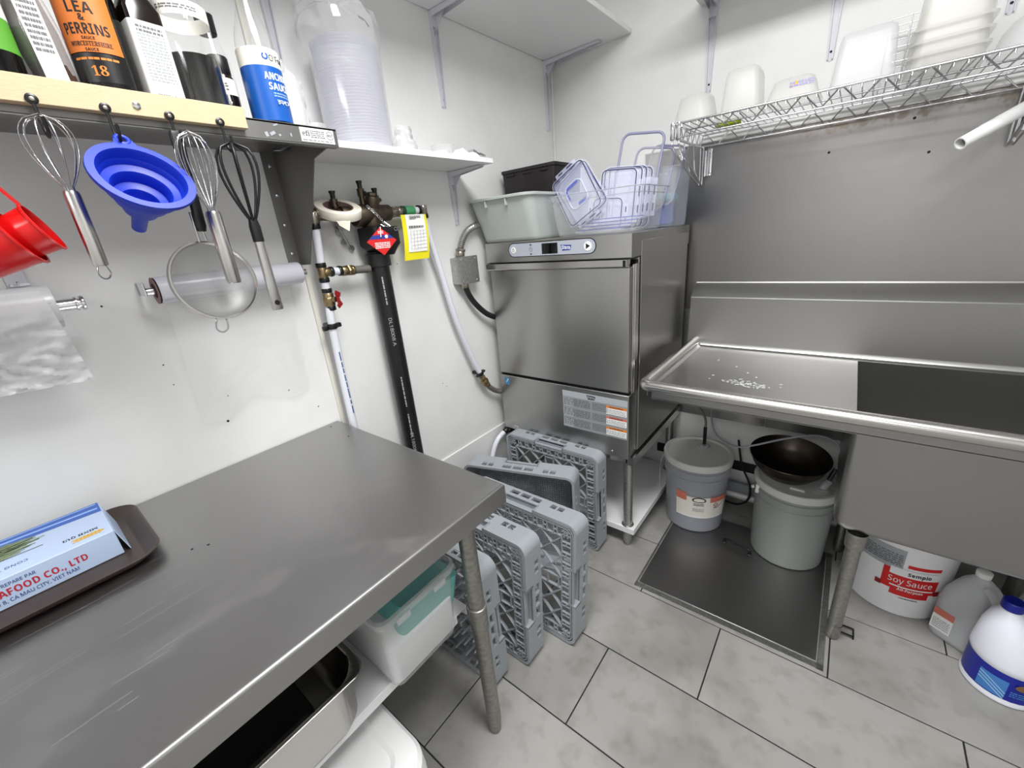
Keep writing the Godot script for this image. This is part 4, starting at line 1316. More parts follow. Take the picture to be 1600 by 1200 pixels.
func plumbing() -> void:
	var X := 0.058
	# --- white supply pipe by the board joint
	var t := thing("water_supply_pipe", "white plastic water pipe with brass tee and red-handled valve", "pipe", V(X, 0.3, 1.45))
	var z := 1.452
	var b := mb(); b.tube([V(X, 1.500, 1.441), V(X, 1.37, z)], 0.0125, 16)
	obj("upper_pipe", b, M.pex, t)
	b = mb(); b.tube([V(X, 1.35, z), V(X, 1.29, z + 0.001)], 0.0125, 16)
	obj("middle_pipe", b, M.pex, t)
	b = mb(); b.tube(curve([V(X, 1.26, z), V(X, 1.19, 1.462), V(X, 0.85, 1.470), V(X, 0.2, 1.475)], 6), 0.0125, 16)
	var lp := obj("lower_pipe", b, M.pex, t)
	fine_print(V(X + 0.0125, 1.0, 1.466), V(0, -1, 0), V(0, 0, -1), 0.22, 0.007, 1, M.navy_ink, lp, 41)
	b = mb(); ring_on(b, V(X, 1.512, 1.441), V(0, 1, 0), 0.016, 0.03); ring_on(b, V(X, 1.520, 1.428), V(0, 0, 1), 0.016, 0.03)
	obj("elbow", b, M.nickel, t)
	b = mb(); ring_on(b, V(X, 1.489, 1.442), V(0, 1, 0.08), 0.0155, 0.016); ring_on(b, V(X, 1.379, z), V(0, 1, 0), 0.0155, 0.014); ring_on(b, V(X, 1.335, z), V(0, 1, 0), 0.0155, 0.014); ring_on(b, V(X, 1.303, z), V(0, 1, 0), 0.0155, 0.013); ring_on(b, V(X, 1.248, z), V(0, 1, 0), 0.0155, 0.013)
	ring_on(b, V(X, 1.357, 1.424), V(0, 0, 1), 0.0155, 0.010); ring_on(b, V(X, 1.356, 1.395), V(0, 0, 1), 0.0155, 0.010)
	obj("crimp_rings", b, M.black, t)
	b = mb(); ring_on(b, V(X, 1.357, z), V(0, 1, 0), 0.0135, 0.034); ring_on(b, V(X, 1.357, z - 0.014), V(0, 0, 1), 0.0135, 0.026)
	obj("tee", b, M.brass, t)
	b = mb(); b.tube([V(X, 1.357, 1.43), V(X, 1.355, 1.385)], 0.012, 14)
	obj("branch_stub", b, M.pex, t)
	b = mb(); ring_on(b, V(X, 1.354, 1.378), V(0, 0, 1), 0.0155, 0.022); b.t = Transform3D.IDENTITY; ring_on(b, V(X, 1.354, 1.362), V(0, 0, 1), 0.018, 0.014, 6); ring_on(b, V(X, 1.353, 1.351), V(0, 0, 1), 0.0155, 0.012)
	obj("brass_coupling", b, M.brass, t)
	b = mb(); b.tube([V(X, 1.353, 1.352), V(X, 1.350, 1.288)], 0.0125, 16)
	obj("steel_nipple", b, M.grey_hose, t)
	b = mb(); ring_on(b, V(X, 1.275, z), V(0, 1, 0), 0.0165, 0.04); b.t = Transform3D.IDENTITY; ring_on(b, V(X, 1.275, z), V(0, 1, 0), 0.0185, 0.016, 8); ring_on(b, V(X + 0.012, 1.275, z - 0.004), V(1, 0, -0.4), 0.009, 0.026)
	obj("ball_valve", b, M.brass, t)
	b = mb(); b.bar(V(X + 0.024, 1.295, 1.436), V(X + 0.026, 1.258, 1.434), 0.012, 0.003, V(1, 0, -0.3)); b.bar(V(X + 0.024, 1.297, 1.430), V(X + 0.026, 1.285, 1.436), 0.02, 0.004, V(1, 0, -0.3)); b.bar(V(X + 0.024, 1.252, 1.430), V(X + 0.026, 1.262, 1.436), 0.02, 0.004, V(1, 0, -0.3))
	obj("red_handle", b, M.red_handle, t)
	b = mb(); ring_on(b, V(X, 1.193, 1.463), V(0, 1, 0), 0.0165, 0.017); b.t = Transform3D.IDENTITY; b.rbox(V(X - 0.02, 1.193, 1.463), V(0.04, 0.018, 0.02), 0.003, 0.002); b.rbox(V(X, 1.193, 1.442), V(0.016, 0.014, 0.018), 0.003, 0.002); b.rbox(V(X, 1.19, 1.486), V(0.016, 0.014, 0.016), 0.003, 0.002)
	obj("pipe_clip", b, M.black, t)
	# --- backflow preventer
	t = thing("backflow_preventer", "tarnished brass backflow preventer with capped test cocks on the wall", "valve", V(X, 1.5, 1.25))
	b = mb()
	ring_on(b, V(X, 1.522, 1.385), V(0, 0, 1), 0.018, 0.10); ring_on(b, V(X, 1.520, 1.325), V(0, 0, 1), 0.024, 0.05); ring_on(b, V(X, 1.516, 1.255), V(0, 0, 1), 0.034, 0.10)
	ring_on(b, V(X + 0.004, 1.500, 1.245), V(0, 1, 0), 0.030, 0.07); ring_on(b, V(X, 1.522, 1.195), V(0, 0, 1), 0.026, 0.05)
	obj("valve_body", b, M.bronze, t)
	b = mb(); ring_on(b, V(X + 0.015, 1.548, 1.240), V(0.35, 1, 0), 0.022, 0.05); ring_on(b, V(X + 0.024, 1.575, 1.240), V(0.35, 1, 0), 0.016, 0.012, 6)
	obj("bonnet", b, M.bronze, t)
	b = mb(); ring_on(b, V(X, 1.524, 1.163), V(0, 0, 1), 0.0175, 0.03); b.t = Transform3D.IDENTITY; ring_on(b, V(X, 1.525, 1.145), V(0, 0, 1), 0.019, 0.02, 6); ring_on(b, V(X, 1.525, 1.128), V(0, 0, 1), 0.017, 0.014)
	obj("union_nut", b, M.nickel, t)
	for k in [[1.364, 1.535, 1.572], [1.264, 1.545, 1.603], [1.212, 1.535, 1.583]]:
		b = mb()
		b.tube([V(X, k[1], k[0]), V(X, k[2] - 0.025, k[0])], 0.0085, 12); b.tube([V(X, k[2] - 0.03, k[0]), V(X, k[2] - 0.008, k[0])], 0.0115, 12)
		b.tube([V(X, k[2] - 0.022, k[0] - 0.002), V(X + 0.016, k[2] - 0.022, k[0] - 0.006)], 0.006, 10)
		var tc := obj("test_cock", b, M.bronze, t)
		b = mb(); b.t = xf(V(X, k[2] - 0.010, k[0])); b.lathe([Vector2(0.0075, 0), Vector2(0.0075, 0.016), Vector2(0.0095, 0.020), Vector2(0.0095, 0.025), Vector2(0.0001, 0.025)], 14)
		obj("black_cap", b, M.black, tc)
	b = mb()
	var cp := curve([V(X + 0.03, 1.542, 1.272), V(X + 0.042, 1.515, 1.250), V(X + 0.042, 1.492, 1.230), V(X + 0.036, 1.475, 1.222)], 5)
	for i in cp.size() - 1:
		var d: Vector3 = cp[i + 1] - cp[i]
		var ring := []
		var s := d.normalized().cross(V(1, 0, 0) if i % 2 == 0 else V(0, 0.3, 1)).normalized()
		for q in 10:
			ring.append((cp[i] + cp[i + 1]) * 0.5 + d * 0.75 * cos(TAU * q / 10) + s * 0.0035 * sin(TAU * q / 10))
		b.tube(ring, 0.0011, 5, false, true)
	obj("chain", b, M.chrome, t)
	# mounting strap down to the wall
	b = mb()
	b.tube([V(0.012, 1.502, 1.345), V(0.016, 1.425, 1.318)], 0.0035, 8); b.bar(V(0.03, 1.508, 1.32), V(0.03, 1.482, 1.345), 0.02, 0.003, V(1, 0, 0)); b.bar(V(0.03, 1.506, 1.20), V(0.03, 1.498, 1.165), 0.02, 0.003, V(1, 0, 0))
	b.bar(V(0.012, 1.49, 1.346), V(0.012, 1.462, 1.336), 0.016, 0.003, V(1, 0, 0))
	for p in [V(0.006, 1.478, 1.338), V(0.008, 1.44, 1.33), V(0.008, 1.42, 1.306)]:
		ring_on(b, p, V(1, 0, 0), 0.0085, 0.012, 8)
	obj("mounting_strap", b, M.galvanized, t)
	# green taped coupling and white elbow
	b = mb(); ring_on(b, V(X, 1.527, 1.112), V(0, 0, 1), 0.0165, 0.02)
	obj("dark_tape", b, sm(Color(0.10, 0.22, 0.13), 0.5), t)
	b = mb(); ring_on(b, V(X, 1.527, 1.085), V(0, 0, 1), 0.0165, 0.044)
	obj("green_tape", b, M.green_tape, t)
	b = mb(); b.tube([V(X, 1.527, 1.065), V(X, 1.528, 1.03)], 0.0125, 14)
	obj("white_stub", b, M.pex, t)
	# --- masking tape hung on the first test cock
	t = thing("masking_tape", "roll of cream masking tape hung over a test cock", "tape roll", V(X, 1.5, 1.364))
	var tc2 := V(X + 0.012, 1.532, 1.362)
	var tb := look_axis(V(0.42, 0.90, 0.06), Vector3.BACK)
	b = mb(); b.t = xf(tc2, tb)
	b.lathe([Vector2(0.044, -0.012), Vector2(0.0665, -0.012), Vector2(0.067, -0.011), Vector2(0.067, 0.011), Vector2(0.0665, 0.012), Vector2(0.044, 0.012)], 44)
	obj("tape_body", b, M.tape_cream, t)
	b = mb(); b.t = xf(tc2, tb); b.lathe([Vector2(0.041, 0.0115), Vector2(0.041, -0.0115), Vector2(0.044, -0.0115)], 44); b.lathe([Vector2(0.044, 0.0122), Vector2(0.041, 0.0122)], 44)
	obj("card_core", b, M.tape_core, t)
	b = mb(); b.quad(V(X + 0.062, 1.498, 1.405), V(X + 0.070, 1.498, 1.365), V(X + 0.066, 1.468, 1.372), V(X + 0.060, 1.486, 1.398))
	obj("loose_end", b, M.tape_cream, t)
	b = mb(); b.t = xf(tc2 + tb.y * -0.006 + V(0.005, 0, 0.012), tb); b.lathe([Vector2(0.0001, 0.0005), Vector2(0.022, 0.0005), Vector2(0.022, 0.0), Vector2(0.0001, 0.0)], 20)
	b.t = Transform3D.IDENTITY
	obj("paper_disc", b, M.paper, t)
	# --- black drain pipe with its air gap funnel
	t = thing("drain_pipe", "black plastic drain pipe with printed lettering running down the wall", "pipe", V(X, 0, 1.25))
	b = mb(); b.tube([V(X, 1.40, 1.248), V(X, 0.02, 1.246)], 0.0335, 26)
	var dp := obj("pipe", b, M.abs, t)
	b = mb(); b.t = xf(V(X, 1.352, 1.247)); b.lathe([Vector2(0.0335, 0.0), Vector2(0.041, 0.002), Vector2(0.041, 0.042), Vector2(0.0335, 0.046)], 28)
	obj("socket", b, M.abs, t)
	b = mb(); b.t = xf(V(X + 0.004, 1.388, 1.228), Basis(Vector3.UP, 0.2))
	b.loft([[0.0, 0.032, 0.036, 0.02], [0.02, 0.040, 0.048, 0.02], [0.035, 0.044, 0.058, 0.014], [0.088, 0.044, 0.058, 0.014], [0.090, 0.040, 0.054, 0.012], [0.05, 0.038, 0.052, 0.012]], 5, "b")
	obj("funnel_box", b, M.abs, t)
	b = mb(); b.t = xf(V(X, 1.448, 1.252)); b.lathe([Vector2(0.026, 0), Vector2(0.026, 0.045), Vector2(0.03, 0.048), Vector2(0.03, 0.062)], 20)
	obj("inlet_cup", b, M.black, t)
	b = mb()
	for p in [V(X + 0.046, 1.468, 1.19), V(X + 0.046, 1.468, 1.178)]:
		b.t = xf(p, look_axis(Vector3.RIGHT, Vector3.UP)); b.lathe([Vector2(0.007, 0), Vector2(0.007, 0.003), Vector2(0.004, 0.003), Vector2(0.004, 0)], 14)
	obj("bracket_rings", b, M.chrome, t)
	b = mb()
	for p in [[V(X + 0.03, 1.492, 1.218), V(X + 0.043, 1.476, 1.206)], [V(X + 0.028, 1.485, 1.232), V(X + 0.042, 1.47, 1.222)]]:
		b.tube(p, 0.005, 8)
	obj("screws", b, M.chrome, t)
	var az := V(cos(0.55), 0, sin(0.55))
	for k in [[1.27, 0.10], [0.90, 0.12], [0.76, 0.10]]:
		fine_print(V(X, k[0], 1.247) + az * 0.0335, V(0, -1, 0), V(0, -1, 0).cross(az) * -1.0, k[1], 0.008, 1, M.pale_ink, dp, int(k[0] * 100))
	for k in [[1.13, "DL18008 A"], [0.68, "DL18008 A"]]:
		letters(k[1], 0.011, V(X, k[0], 1.247) + az * 0.0335, V(0, -1, 0), V(0, -1, 0).cross(az) * -1.0, M.pale_ink, dp, font_sans, 0.0, 0.0006, "lettering", -0.10)
	# --- red diamond tag
	t = thing("red_tag", "red diamond warning tag with blue band hanging on the brass valve", "tag", V(X + 0.06, 1.39, 1.265))
	var tx := V(0.25, 0, -0.97).normalized()
	var tz := tx.cross(Vector3.UP)
	b = mb(); b.t = xf(V(X + 0.062, 1.433, 1.262), Basis(tx, Vector3.UP, tz))
	b.prism(PackedVector2Array([Vector2(0, 0.042), Vector2(0.050, 0.0), Vector2(0, -0.044), Vector2(-0.050, 0.0)]), 0, 0.001)
	var tagb := obj("tag_card", b, M.tag_red, t)
	b = mb(); b.t = xf(V(X + 0.062, 1.433, 1.262), Basis(tx, Vector3.UP, tz))
	b.prism(PackedVector2Array([Vector2(-0.028, 0.0185), Vector2(0.028, 0.0185), Vector2(0.042, 0.0065), Vector2(-0.042, 0.0065)]), 0.001, 0.0014)
	obj("blue_band", b, M.tag_blue, tagb)
	b = mb(); b.t = xf(V(X + 0.062, 1.446, 1.262) + tx * 0.017 + tz * 0.0014, look_axis(tz, Vector3.UP)); b.lathe([Vector2(0.0055, 0), Vector2(0.0055, 0.0004), Vector2(0.0001, 0.0004)], 16)
	obj("white_dot", b, M.white_ink, tagb)
	fine_print(V(X + 0.062, 1.420, 1.262) + tz * 0.001, tx, Vector3.UP, 0.050, 0.020, 4, M.white_ink, tagb, 51)
	fine_print(V(X + 0.062, 1.460, 1.262) + tz * 0.001, tx, Vector3.UP, 0.018, 0.010, 2, M.white_ink, tagb, 52)
	b = mb(); b.tube([V(X + 0.064, 1.476, 1.260), V(X + 0.066, 1.445, 1.266)], 0.0016, 6)
	obj("cable_tie", b, M.white_plastic, t)
	# --- yellow inspection tag
	t = thing("inspection_tag", "yellow plastic sleeve holding a white inspection form", "tag", V(X, 1.36, 1.09))
	b = sheet(8, 8, func(v, u): return V(X + 0.020 + 0.010 * sin(v * 2.6) + 0.004 * u, 1.513 - v * 0.152, lerpf(1.138, 1.028, u) + 0.018 * v))
	var ys := obj("yellow_sleeve", b, M.yellow, t)
	b = sheet(8, 6, func(v, u): return V(X + 0.0225 + 0.010 * sin(v * 2.1) + 0.004 * u, 1.513 - v * 0.125, lerpf(1.122, 1.040, u) + 0.014 * v))
	var fm := obj("inspection_form", b, M.paper, t)
	fine_print(V(X + 0.0275, 1.502, 1.083), V(0, 0, -1), V(0.15, 1, 0), 0.05, 0.014, 3, M.ink, fm, 55)
	fine_print(V(X + 0.034, 1.472, 1.088), V(0, 0, -1), V(0.0, 1, 0), 0.066, 0.012, 1, M.grey_ink, fm, 56)
	b = mb()
	for i in 6:
		b.bar(V(X + 0.0365, 1.460, 1.118 - i * 0.0145), V(X + 0.035, 1.398, 1.125 - i * 0.0145), 0.0008, 0.0008)
	for i in 6:
		b.bar(V(X + 0.0365, 1.460 - i * 0.012, 1.120), V(X + 0.0365, 1.460 - i * 0.012, 1.050), 0.0008, 0.0008)
	obj("form_lines", b, M.pale_ink, fm)
	# --- white flexible pipe from the valve to the dishwasher
	t = thing("dishwasher_supply_pipe", "white plastic pipe curving down the wall to the dishwasher", "pipe", V(0.04, 0.7, 0.9))
	b = mb(); b.tube(curve([V(X, 1.512, 1.015), V(0.052, 1.45, 1.002), V(0.045, 1.287, 0.957), V(0.042, 1.095, 0.911), V(0.04, 0.904, 0.841), V(0.04, 0.815, 0.800)], 7), 0.0120, 16)
	var wp := obj("white_pipe", b, M.pex, t)
	b = mb(); ring_on(b, V(X, 1.529, 1.016), V(0, 1, 0), 0.0145, 0.030); b.t = Transform3D.IDENTITY; ring_on(b, V(X, 1.530, 1.024), V(0, 0, 1), 0.0145, 0.024)
	obj("elbow", b, M.nickel, t)
	b = mb(); ring_on(b, V(X, 1.508, 1.0145), V(0, 1, 0.1), 0.0155, 0.016); b.t = Transform3D.IDENTITY; ring_on(b, V(X, 1.530, 1.038), V(0, 0, 1), 0.0155, 0.012)
	obj("crimp_rings", b, M.black, t)
	b = mb(); ring_on(b, V(0.04, 0.820, 0.803), V(0, 1, 0.5), 0.017, 0.016); b.t = Transform3D.IDENTITY; b.rbox(V(0.02, 0.822, 0.806), V(0.04, 0.014, 0.018), 0.003, 0.002); b.bar(V(0.045, 0.812, 0.830), V(0.045, 0.828, 0.778), 0.014, 0.008)
	obj("pipe_clip", b, M.black, t)
	b = mb(); ring_on(b, V(0.04, 0.790, 0.787), V(0, 1, 0.5), 0.0145, 0.024); b.t = Transform3D.IDENTITY; ring_on(b, V(0.04, 0.772, 0.777), V(0, 1, 0.55), 0.0185, 0.020, 6); ring_on(b, V(0.04, 0.752, 0.765), V(0, 1, 0.65), 0.0155, 0.018)
	obj("brass_coupling", b, M.brass, t)
	b = mb(); b.tube(curve([V(0.04, 0.752, 0.766), V(0.04, 0.722, 0.738), V(0.04, 0.692, 0.695), V(0.05, 0.676, 0.64), V(0.06, 0.67, 0.58)], 6), 0.0125, 14)
	obj("grey_hose", b, M.grey_hose, t)
	# --- junction box, flexible conduit and cable
	t = thing("junction_box", "galvanized electrical junction box beside the dishwasher", "junction box", V(0.03, 1.22, 0.8))
	b = mb(); b.rbox(V(0.027, 1.290, 0.808), V(0.05, 0.108, 0.108), 0.004, 0.002)
	var jb := obj("box_body", b, M.galvanized, t)
	b = mb(); b.rbox(V(0.054, 1.290, 0.806), V(0.003, 0.112, 0.112), 0.003, 0.001)
	obj("cover_plate", b, M.galvanized, t)
	b = mb()
	for p in [[1.335, 0.765], [1.245, 0.765], [1.335, 0.85], [1.245, 0.85]]:
		b.t = xf(V(0.055, p[0], p[1]), look_axis(Vector3.RIGHT, Vector3.UP)); b.lathe([Vector2(0.0045, 0), Vector2(0.004, 0.002), Vector2(0.0001, 0.0025)], 10)
	obj("cover_screws", b, M.chrome, t)
	t = thing("flexible_conduit", "ribbed steel flexible conduit rising from the junction box", "conduit", V(0.03, 1.35, 0.8))
	b = mb()
	var cpts := curve([V(0.034, 1.352, 0.830), V(0.034, 1.385, 0.822), V(0.034, 1.42, 0.80), V(0.034, 1.448, 0.765), V(0.034, 1.465, 0.71), V(0.034, 1.47, 0.63)], 9)
	var rad := []
	for i in cpts.size():
		rad.append(0.0148 if i % 2 == 0 else 0.0108)
	b.tube(cpts, rad, 14)
	obj("ribbed_tube", b, M.galvanized, t)
	b = mb(); ring_on(b, V(0.034, 1.358, 0.829), V(0, 1, -0.1), 0.018, 0.020); b.t = Transform3D.IDENTITY; ring_on(b, V(0.034, 1.372, 0.826), V(0, 1, -0.2), 0.0205, 0.010, 8)
	obj("connector", b, M.nickel, t)
	t = thing("power_cable", "thick black cable from the junction box to the dishwasher", "cable", V(0.03, 1.05, 0.75))
	b = mb(); b.tube(curve([V(0.034, 1.235, 0.822), V(0.034, 1.195, 0.812), V(0.036, 1.14, 0.775), V(0.04, 1.085, 0.715), V(0.045, 1.055, 0.655), V(0.055, 1.045, 0.60)], 6), 0.0125, 14)
	obj("cable_jacket", b, M.black_rubber, t)
	b = mb(); ring_on(b, V(0.034, 1.228, 0.824), V(0, 1, 0.1), 0.0165, 0.022)
	obj("gland", b, M.nickel, t)
	# --- white pipe near the floor
	t = thing("floor_supply_pipe", "short white pipe with black elbow low on wall behind racks", "pipe", V(0.04, 0.1, 0.75))
	b = mb(); b.tube(curve([V(0.05, 0.462, 0.690), V(0.045, 0.44, 0.735), V(0.04, 0.39, 0.770), V(0.04, 0.30, 0.80), V(0.04, 0.02, 0.83)], 6), 0.0125, 14)
	obj("white_pipe", b, M.pex, t)
	b = mb(); ring_on(b, V(0.055, 0.470, 0.675), V(0, 0.5, -1), 0.016, 0.03); b.t = Transform3D.IDENTITY; ring_on(b, V(0.06, 0.468, 0.662), V(1, 0, 0), 0.015, 0.04)
	obj("elbow", b, M.black, t)

# ---------------------------------------------------------------- dishwasher on its stand
func logo(at: Vector3, w: float, plate: Material, ink: Material, parent: Node) -> void:
	var b := mb(); b.t = xf(at)
	b.prism(PackedVector2Array([Vector2(-w * 0.5, w * 0.22), Vector2(w * 0.5, w * 0.16), Vector2(w * 0.38, -w * 0.22), Vector2(-w * 0.36, -w * 0.24)]), 0, 0.0005)
	var p := obj("logo_plate", b, plate, parent)
	letters("Stero", w * 0.30, at + V(0, 0, 0.0005), V(1, -0.04, 0), V(0.04, 1, 0), ink, p if parent is MeshInstance3D == false else parent, font_bold, 0.0, 0.0005, "lettering", -w * 0.78)

func dishwasher() -> void:
	var x0 := 0.044
	var x1 := 0.722
	var zf := 0.680
	var t := thing("dishwasher", "stainless steel undercounter dishwasher raised on a stand in the corner", "dishwasher", V(0.38, 0.488, 0.34))
	var b := mb(); b.rbox(V((x0 + x1) / 2, 0.896, 0.31), V(x1 - x0 - 0.012, 0.812, 0.57), 0.004, 0.002)
	obj("cabinet", b, M.steel_dw, t)
	b = mb(); b.rbox(V((x0 + x1) / 2, 1.3455, 0.35), V(x1 - x0, 0.085, 0.66), 0.004, 0.003)
	var hood := obj("control_hood", b, M.steel_dw, t)
	# side panel with its own edge
	b = mb(); b.rbox(V(x1 - 0.002, 0.928, 0.318), V(0.006, 0.858, 0.548), 0.001, 0.001, 1)
	obj("side_panel", b, M.steel_dw, t)
	b = mb(); b.rbox(V(x1 - 0.008, 1.03, 0.622), V(0.014, 0.50, 0.036), 0.002, 0.001, 1); b.rbox(V(x1 - 0.005, 1.03, 0.648), V(0.006, 0.50, 0.012), 0.001, 0.001, 1)
	obj("door_post", b, M.bright_steel, t)
	b = mb(); b.box(V((x0 + x1) / 2, 1.03, 0.606), V(x1 - x0 - 0.02, 0.52, 0.02)); b.box(V((x0 + x1) / 2, 0.784, 0.63), V(x1 - x0 - 0.016, 0.012, 0.06)); b.box(V((x0 + x1) / 2, 1.3015, 0.63), V(x1 - x0 - 0.016, 0.006, 0.07))
	obj("dark_seal", b, M.black_rubber, t)
	# door
	b = mb(); b.rbox(V(0.385, 1.030, 0.644), V(0.656, 0.482, 0.062), 0.003, 0.002)
	var door := obj("door", b, M.steel_dw, t)
	b = mb(); b.t = Transform3D(Basis(V(0, 0, 1), V(0, 1, 0), V(-1, 0, 0)), V(x1 - 0.014, 0, 0))
	var lp := PackedVector2Array([Vector2(0.660, 1.270), Vector2(0.690, 1.273), Vector2(0.694, 1.277), Vector2(0.694, 1.299), Vector2(0.660, 1.300)])
	b.prism(lp, 0.0, x1 - x0 - 0.020)
	obj("handle_lip", b, M.bright_steel, door)
	b = mb(); b.box(V(x1 - 0.022, 1.286, 0.6945), V(0.010, 0.022, 0.002))
	obj("lip_end", b, M.black, door)
	# lower access panel
	b = mb(); b.rbox(V(0.385, 0.633, 0.635), V(0.664, 0.288, 0.084), 0.003, 0.002)
	var low := obj("access_panel", b, M.steel_dw, t)
	for p in [[0.645, 0.512], [0.12, 0.508], [0.135, 0.506]]:
		b = mb(); b.t = xf(V(p[0], p[1], 0.677), look_axis(Vector3.BACK)); b.lathe([Vector2(0.0045, 0), Vector2(0.004, 0.002), Vector2(0.0001, 0.003)], 10)
		obj("screw", b, M.chrome, low)
	# control strip
	var pz := zf + 0.0008
	b = mb()
	var pill := func(cx: float, cy: float, hw: float, hh: float) -> PackedVector2Array:
		var o := PackedVector2Array()
		for k in 13:
			var q := -PI / 2 + PI * k / 12
			o.append(Vector2(cx + hw - hh + cos(q) * hh, cy + sin(q) * hh))
		for k in 13:
			var q := PI / 2 + PI * k / 12
			o.append(Vector2(cx - hw + hh + cos(q) * hh, cy + sin(q) * hh))
		return o
	b.prism(pill.call(0.381, 1.352, 0.2055, 0.0285), zf - 0.001, zf + 0.0010)
	obj("strip_edge", b, M.black, hood)
	b = mb(); b.prism(pill.call(0.381, 1.352, 0.2020, 0.0255), zf, zf + 0.0016)
	obj("control_strip", b, M.panel_grey, hood)
	b = mb(); b.rbox(V(0.384, 1.352, zf + 0.0022), V(0.074, 0.040, 0.002), 0.002, 0.0005)
	obj("display_window", b, M.display, hood)
	for k in [[0.203, 0.0125, 0.0], [0.552, 0.0165, 1.0]]:
		b = mb(); b.t = xf(V(k[0], 1.352, zf + 0.0016), look_axis(Vector3.BACK)); b.lathe([Vector2(k[1], 0), Vector2(k[1] * 0.96, 0.0014), Vector2(0.0001, 0.0016)], 24)
		obj("round_button", b, M.white_plastic, hood)
	b = mb(); b.t = xf(V(0, 0, zf + 0.003))
	b.prism(PackedVector2Array([Vector2(0.545, 1.362), Vector2(0.562, 1.352), Vector2(0.545, 1.342)]), 0, 0.0006)
	b.prism(PackedVector2Array([Vector2(0.288, 1.368), Vector2(0.293, 1.374), Vector2(0.298, 1.368)]), -0.0012, 0.0002)
	b.prism(PackedVector2Array([Vector2(0.288, 1.336), Vector2(0.298, 1.336), Vector2(0.293, 1.330)]), -0.0012, 0.0002)
	obj("arrow_marks", b, M.ink, hood)
	b = mb()
	for k in [[0.203, 1.352, 0.006, 0.0032], [0.293, 1.352, 0.0085, 0.0016]]:
		b.t = xf(V(k[0], k[1], zf + k[3]), look_axis(Vector3.BACK)); b.lathe([Vector2(k[2], 0), Vector2(k[2], 0.0005), Vector2(k[2] - 0.0016, 0.0005), Vector2(k[2] - 0.0016, 0)], 18)
	b.t = Transform3D.IDENTITY
	b.box(V(0.203, 1.358, zf + 0.0034), V(0.0016, 0.006, 0.0006)); b.box(V(0.293, 1.354, zf + 0.0018), V(0.0016, 0.006, 0.0006)); b.box(V(0.295, 1.351, zf + 0.0018), V(0.005, 0.0014, 0.0006))
	obj("button_marks", b, M.grey_ink, hood)
	logo(V(0.459, 1.352, zf + 0.0016), 0.048, M.tag_blue, M.white_ink, hood)
	# big instruction sticker
	var sz := 0.6772
	b = mb(); b.box(V(0.561, 0.668, sz), V(0.302, 0.176, 0.0006))
	var st := obj("instruction_sticker", b, M.sticker_grey, low)
	st.set_meta("label", "grey sticker with instructions and orange warnings")
	b = mb(); b.box(V(0.561, 0.742, sz + 0.0002), V(0.302, 0.028, 0.0006))
	for k in 3:
		b.box(V(0.437, 0.703 - k * 0.049, sz + 0.0003), V(0.05, 0.040, 0.0005))
	obj("pale_fields", b, M.sticker_light, low)
	for k in 3:
		fine_print(V(0.480, 0.705 - k * 0.048, sz + 0.0006), V(1, 0, 0), V(0, 1, 0), 0.13, 0.036, 5, M.grey_ink, low, 60 + k)
		fine_print(V(0.590, 0.705 - k * 0.048, sz + 0.0006), V(1, 0, 0), V(0, 1, 0), 0.07, 0.036, 5, M.grey_ink, low, 65 + k)
		b = mb(); b.box(V(0.664, 0.702 - k * 0.048, sz + 0.0006), V(0.090, 0.036, 0.0006))
		obj("warning_field", b, M.paper, low)
		b = mb(); b.box(V(0.664, 0.716 - k * 0.048, sz + 0.0009), V(0.090, 0.010, 0.0006))
		obj("warning_band", b, [M.orange_ink, M.label_pink, M.orange_ink][k], low)
		letters(["WARNING", "AVERTISSEMENT", "ADVERTENCIA"][k], 0.0062, V(0.664, 0.716 - k * 0.048, sz + 0.0012), V(1, 0, 0), V(0, 1, 0), M.ink, low, null, 0.0, 0.0004, "lettering", -0.06)
		fine_print(V(0.664, 0.697 - k * 0.048, sz + 0.0009), V(1, 0, 0), V(0, 1, 0), 0.08, 0.020, 3, M.pale_ink, low, 70 + k)
	logo(V(0.550, 0.742, sz + 0.0005), 0.042, M.ink, M.sticker_light, low)
	b = mb(); b.box(V(0.096, 0.748, sz), V(0.030, 0.034, 0.0006))
	obj("blue_sticker", b, sm(Color(0.25, 0.50, 0.66), 0.4), low)
	b = mb(); b.bar(V(0.090, 0.742, sz + 0.0005), V(0.104, 0.758, sz + 0.0005), 0.003, 0.0005, V(0, 0, 1)); b.bar(V(0.098, 0.758, sz + 0.0005), V(0.104, 0.758, sz + 0.0005), 0.003, 0.0005, V(0, 0, 1))
	obj("sticker_mark", b, M.white_ink, low)
	# stand
	t = thing("dishwasher_stand", "steel stand with round legs and low white shelf under the dishwasher", "stand", V(0.38, 0, 0.34))
	b = mb()
	for s in [0.055, 0.712]:
		b.span(V(s - 0.018, 0.446, 0.03), V(s + 0.018, 0.486, 0.648))
	b.span(V(0.07, 0.452, 0.614), V(0.70, 0.486, 0.648)); b.span(V(0.07, 0.452, 0.03), V(0.70, 0.486, 0.06))
	obj("frame", b, M.bright_steel, t)
	b = mb(); b.rbox(V(0.386, 0.112, 0.34), V(0.70, 0.006, 0.615), 0.004, 0.002); b.span(V(0.036, 0.086, 0.645), V(0.736, 0.113, 0.648)); b.span(V(0.733, 0.086, 0.034), V(0.736, 0.113, 0.646))
	obj("lower_shelf", b, M.white_paint, t)
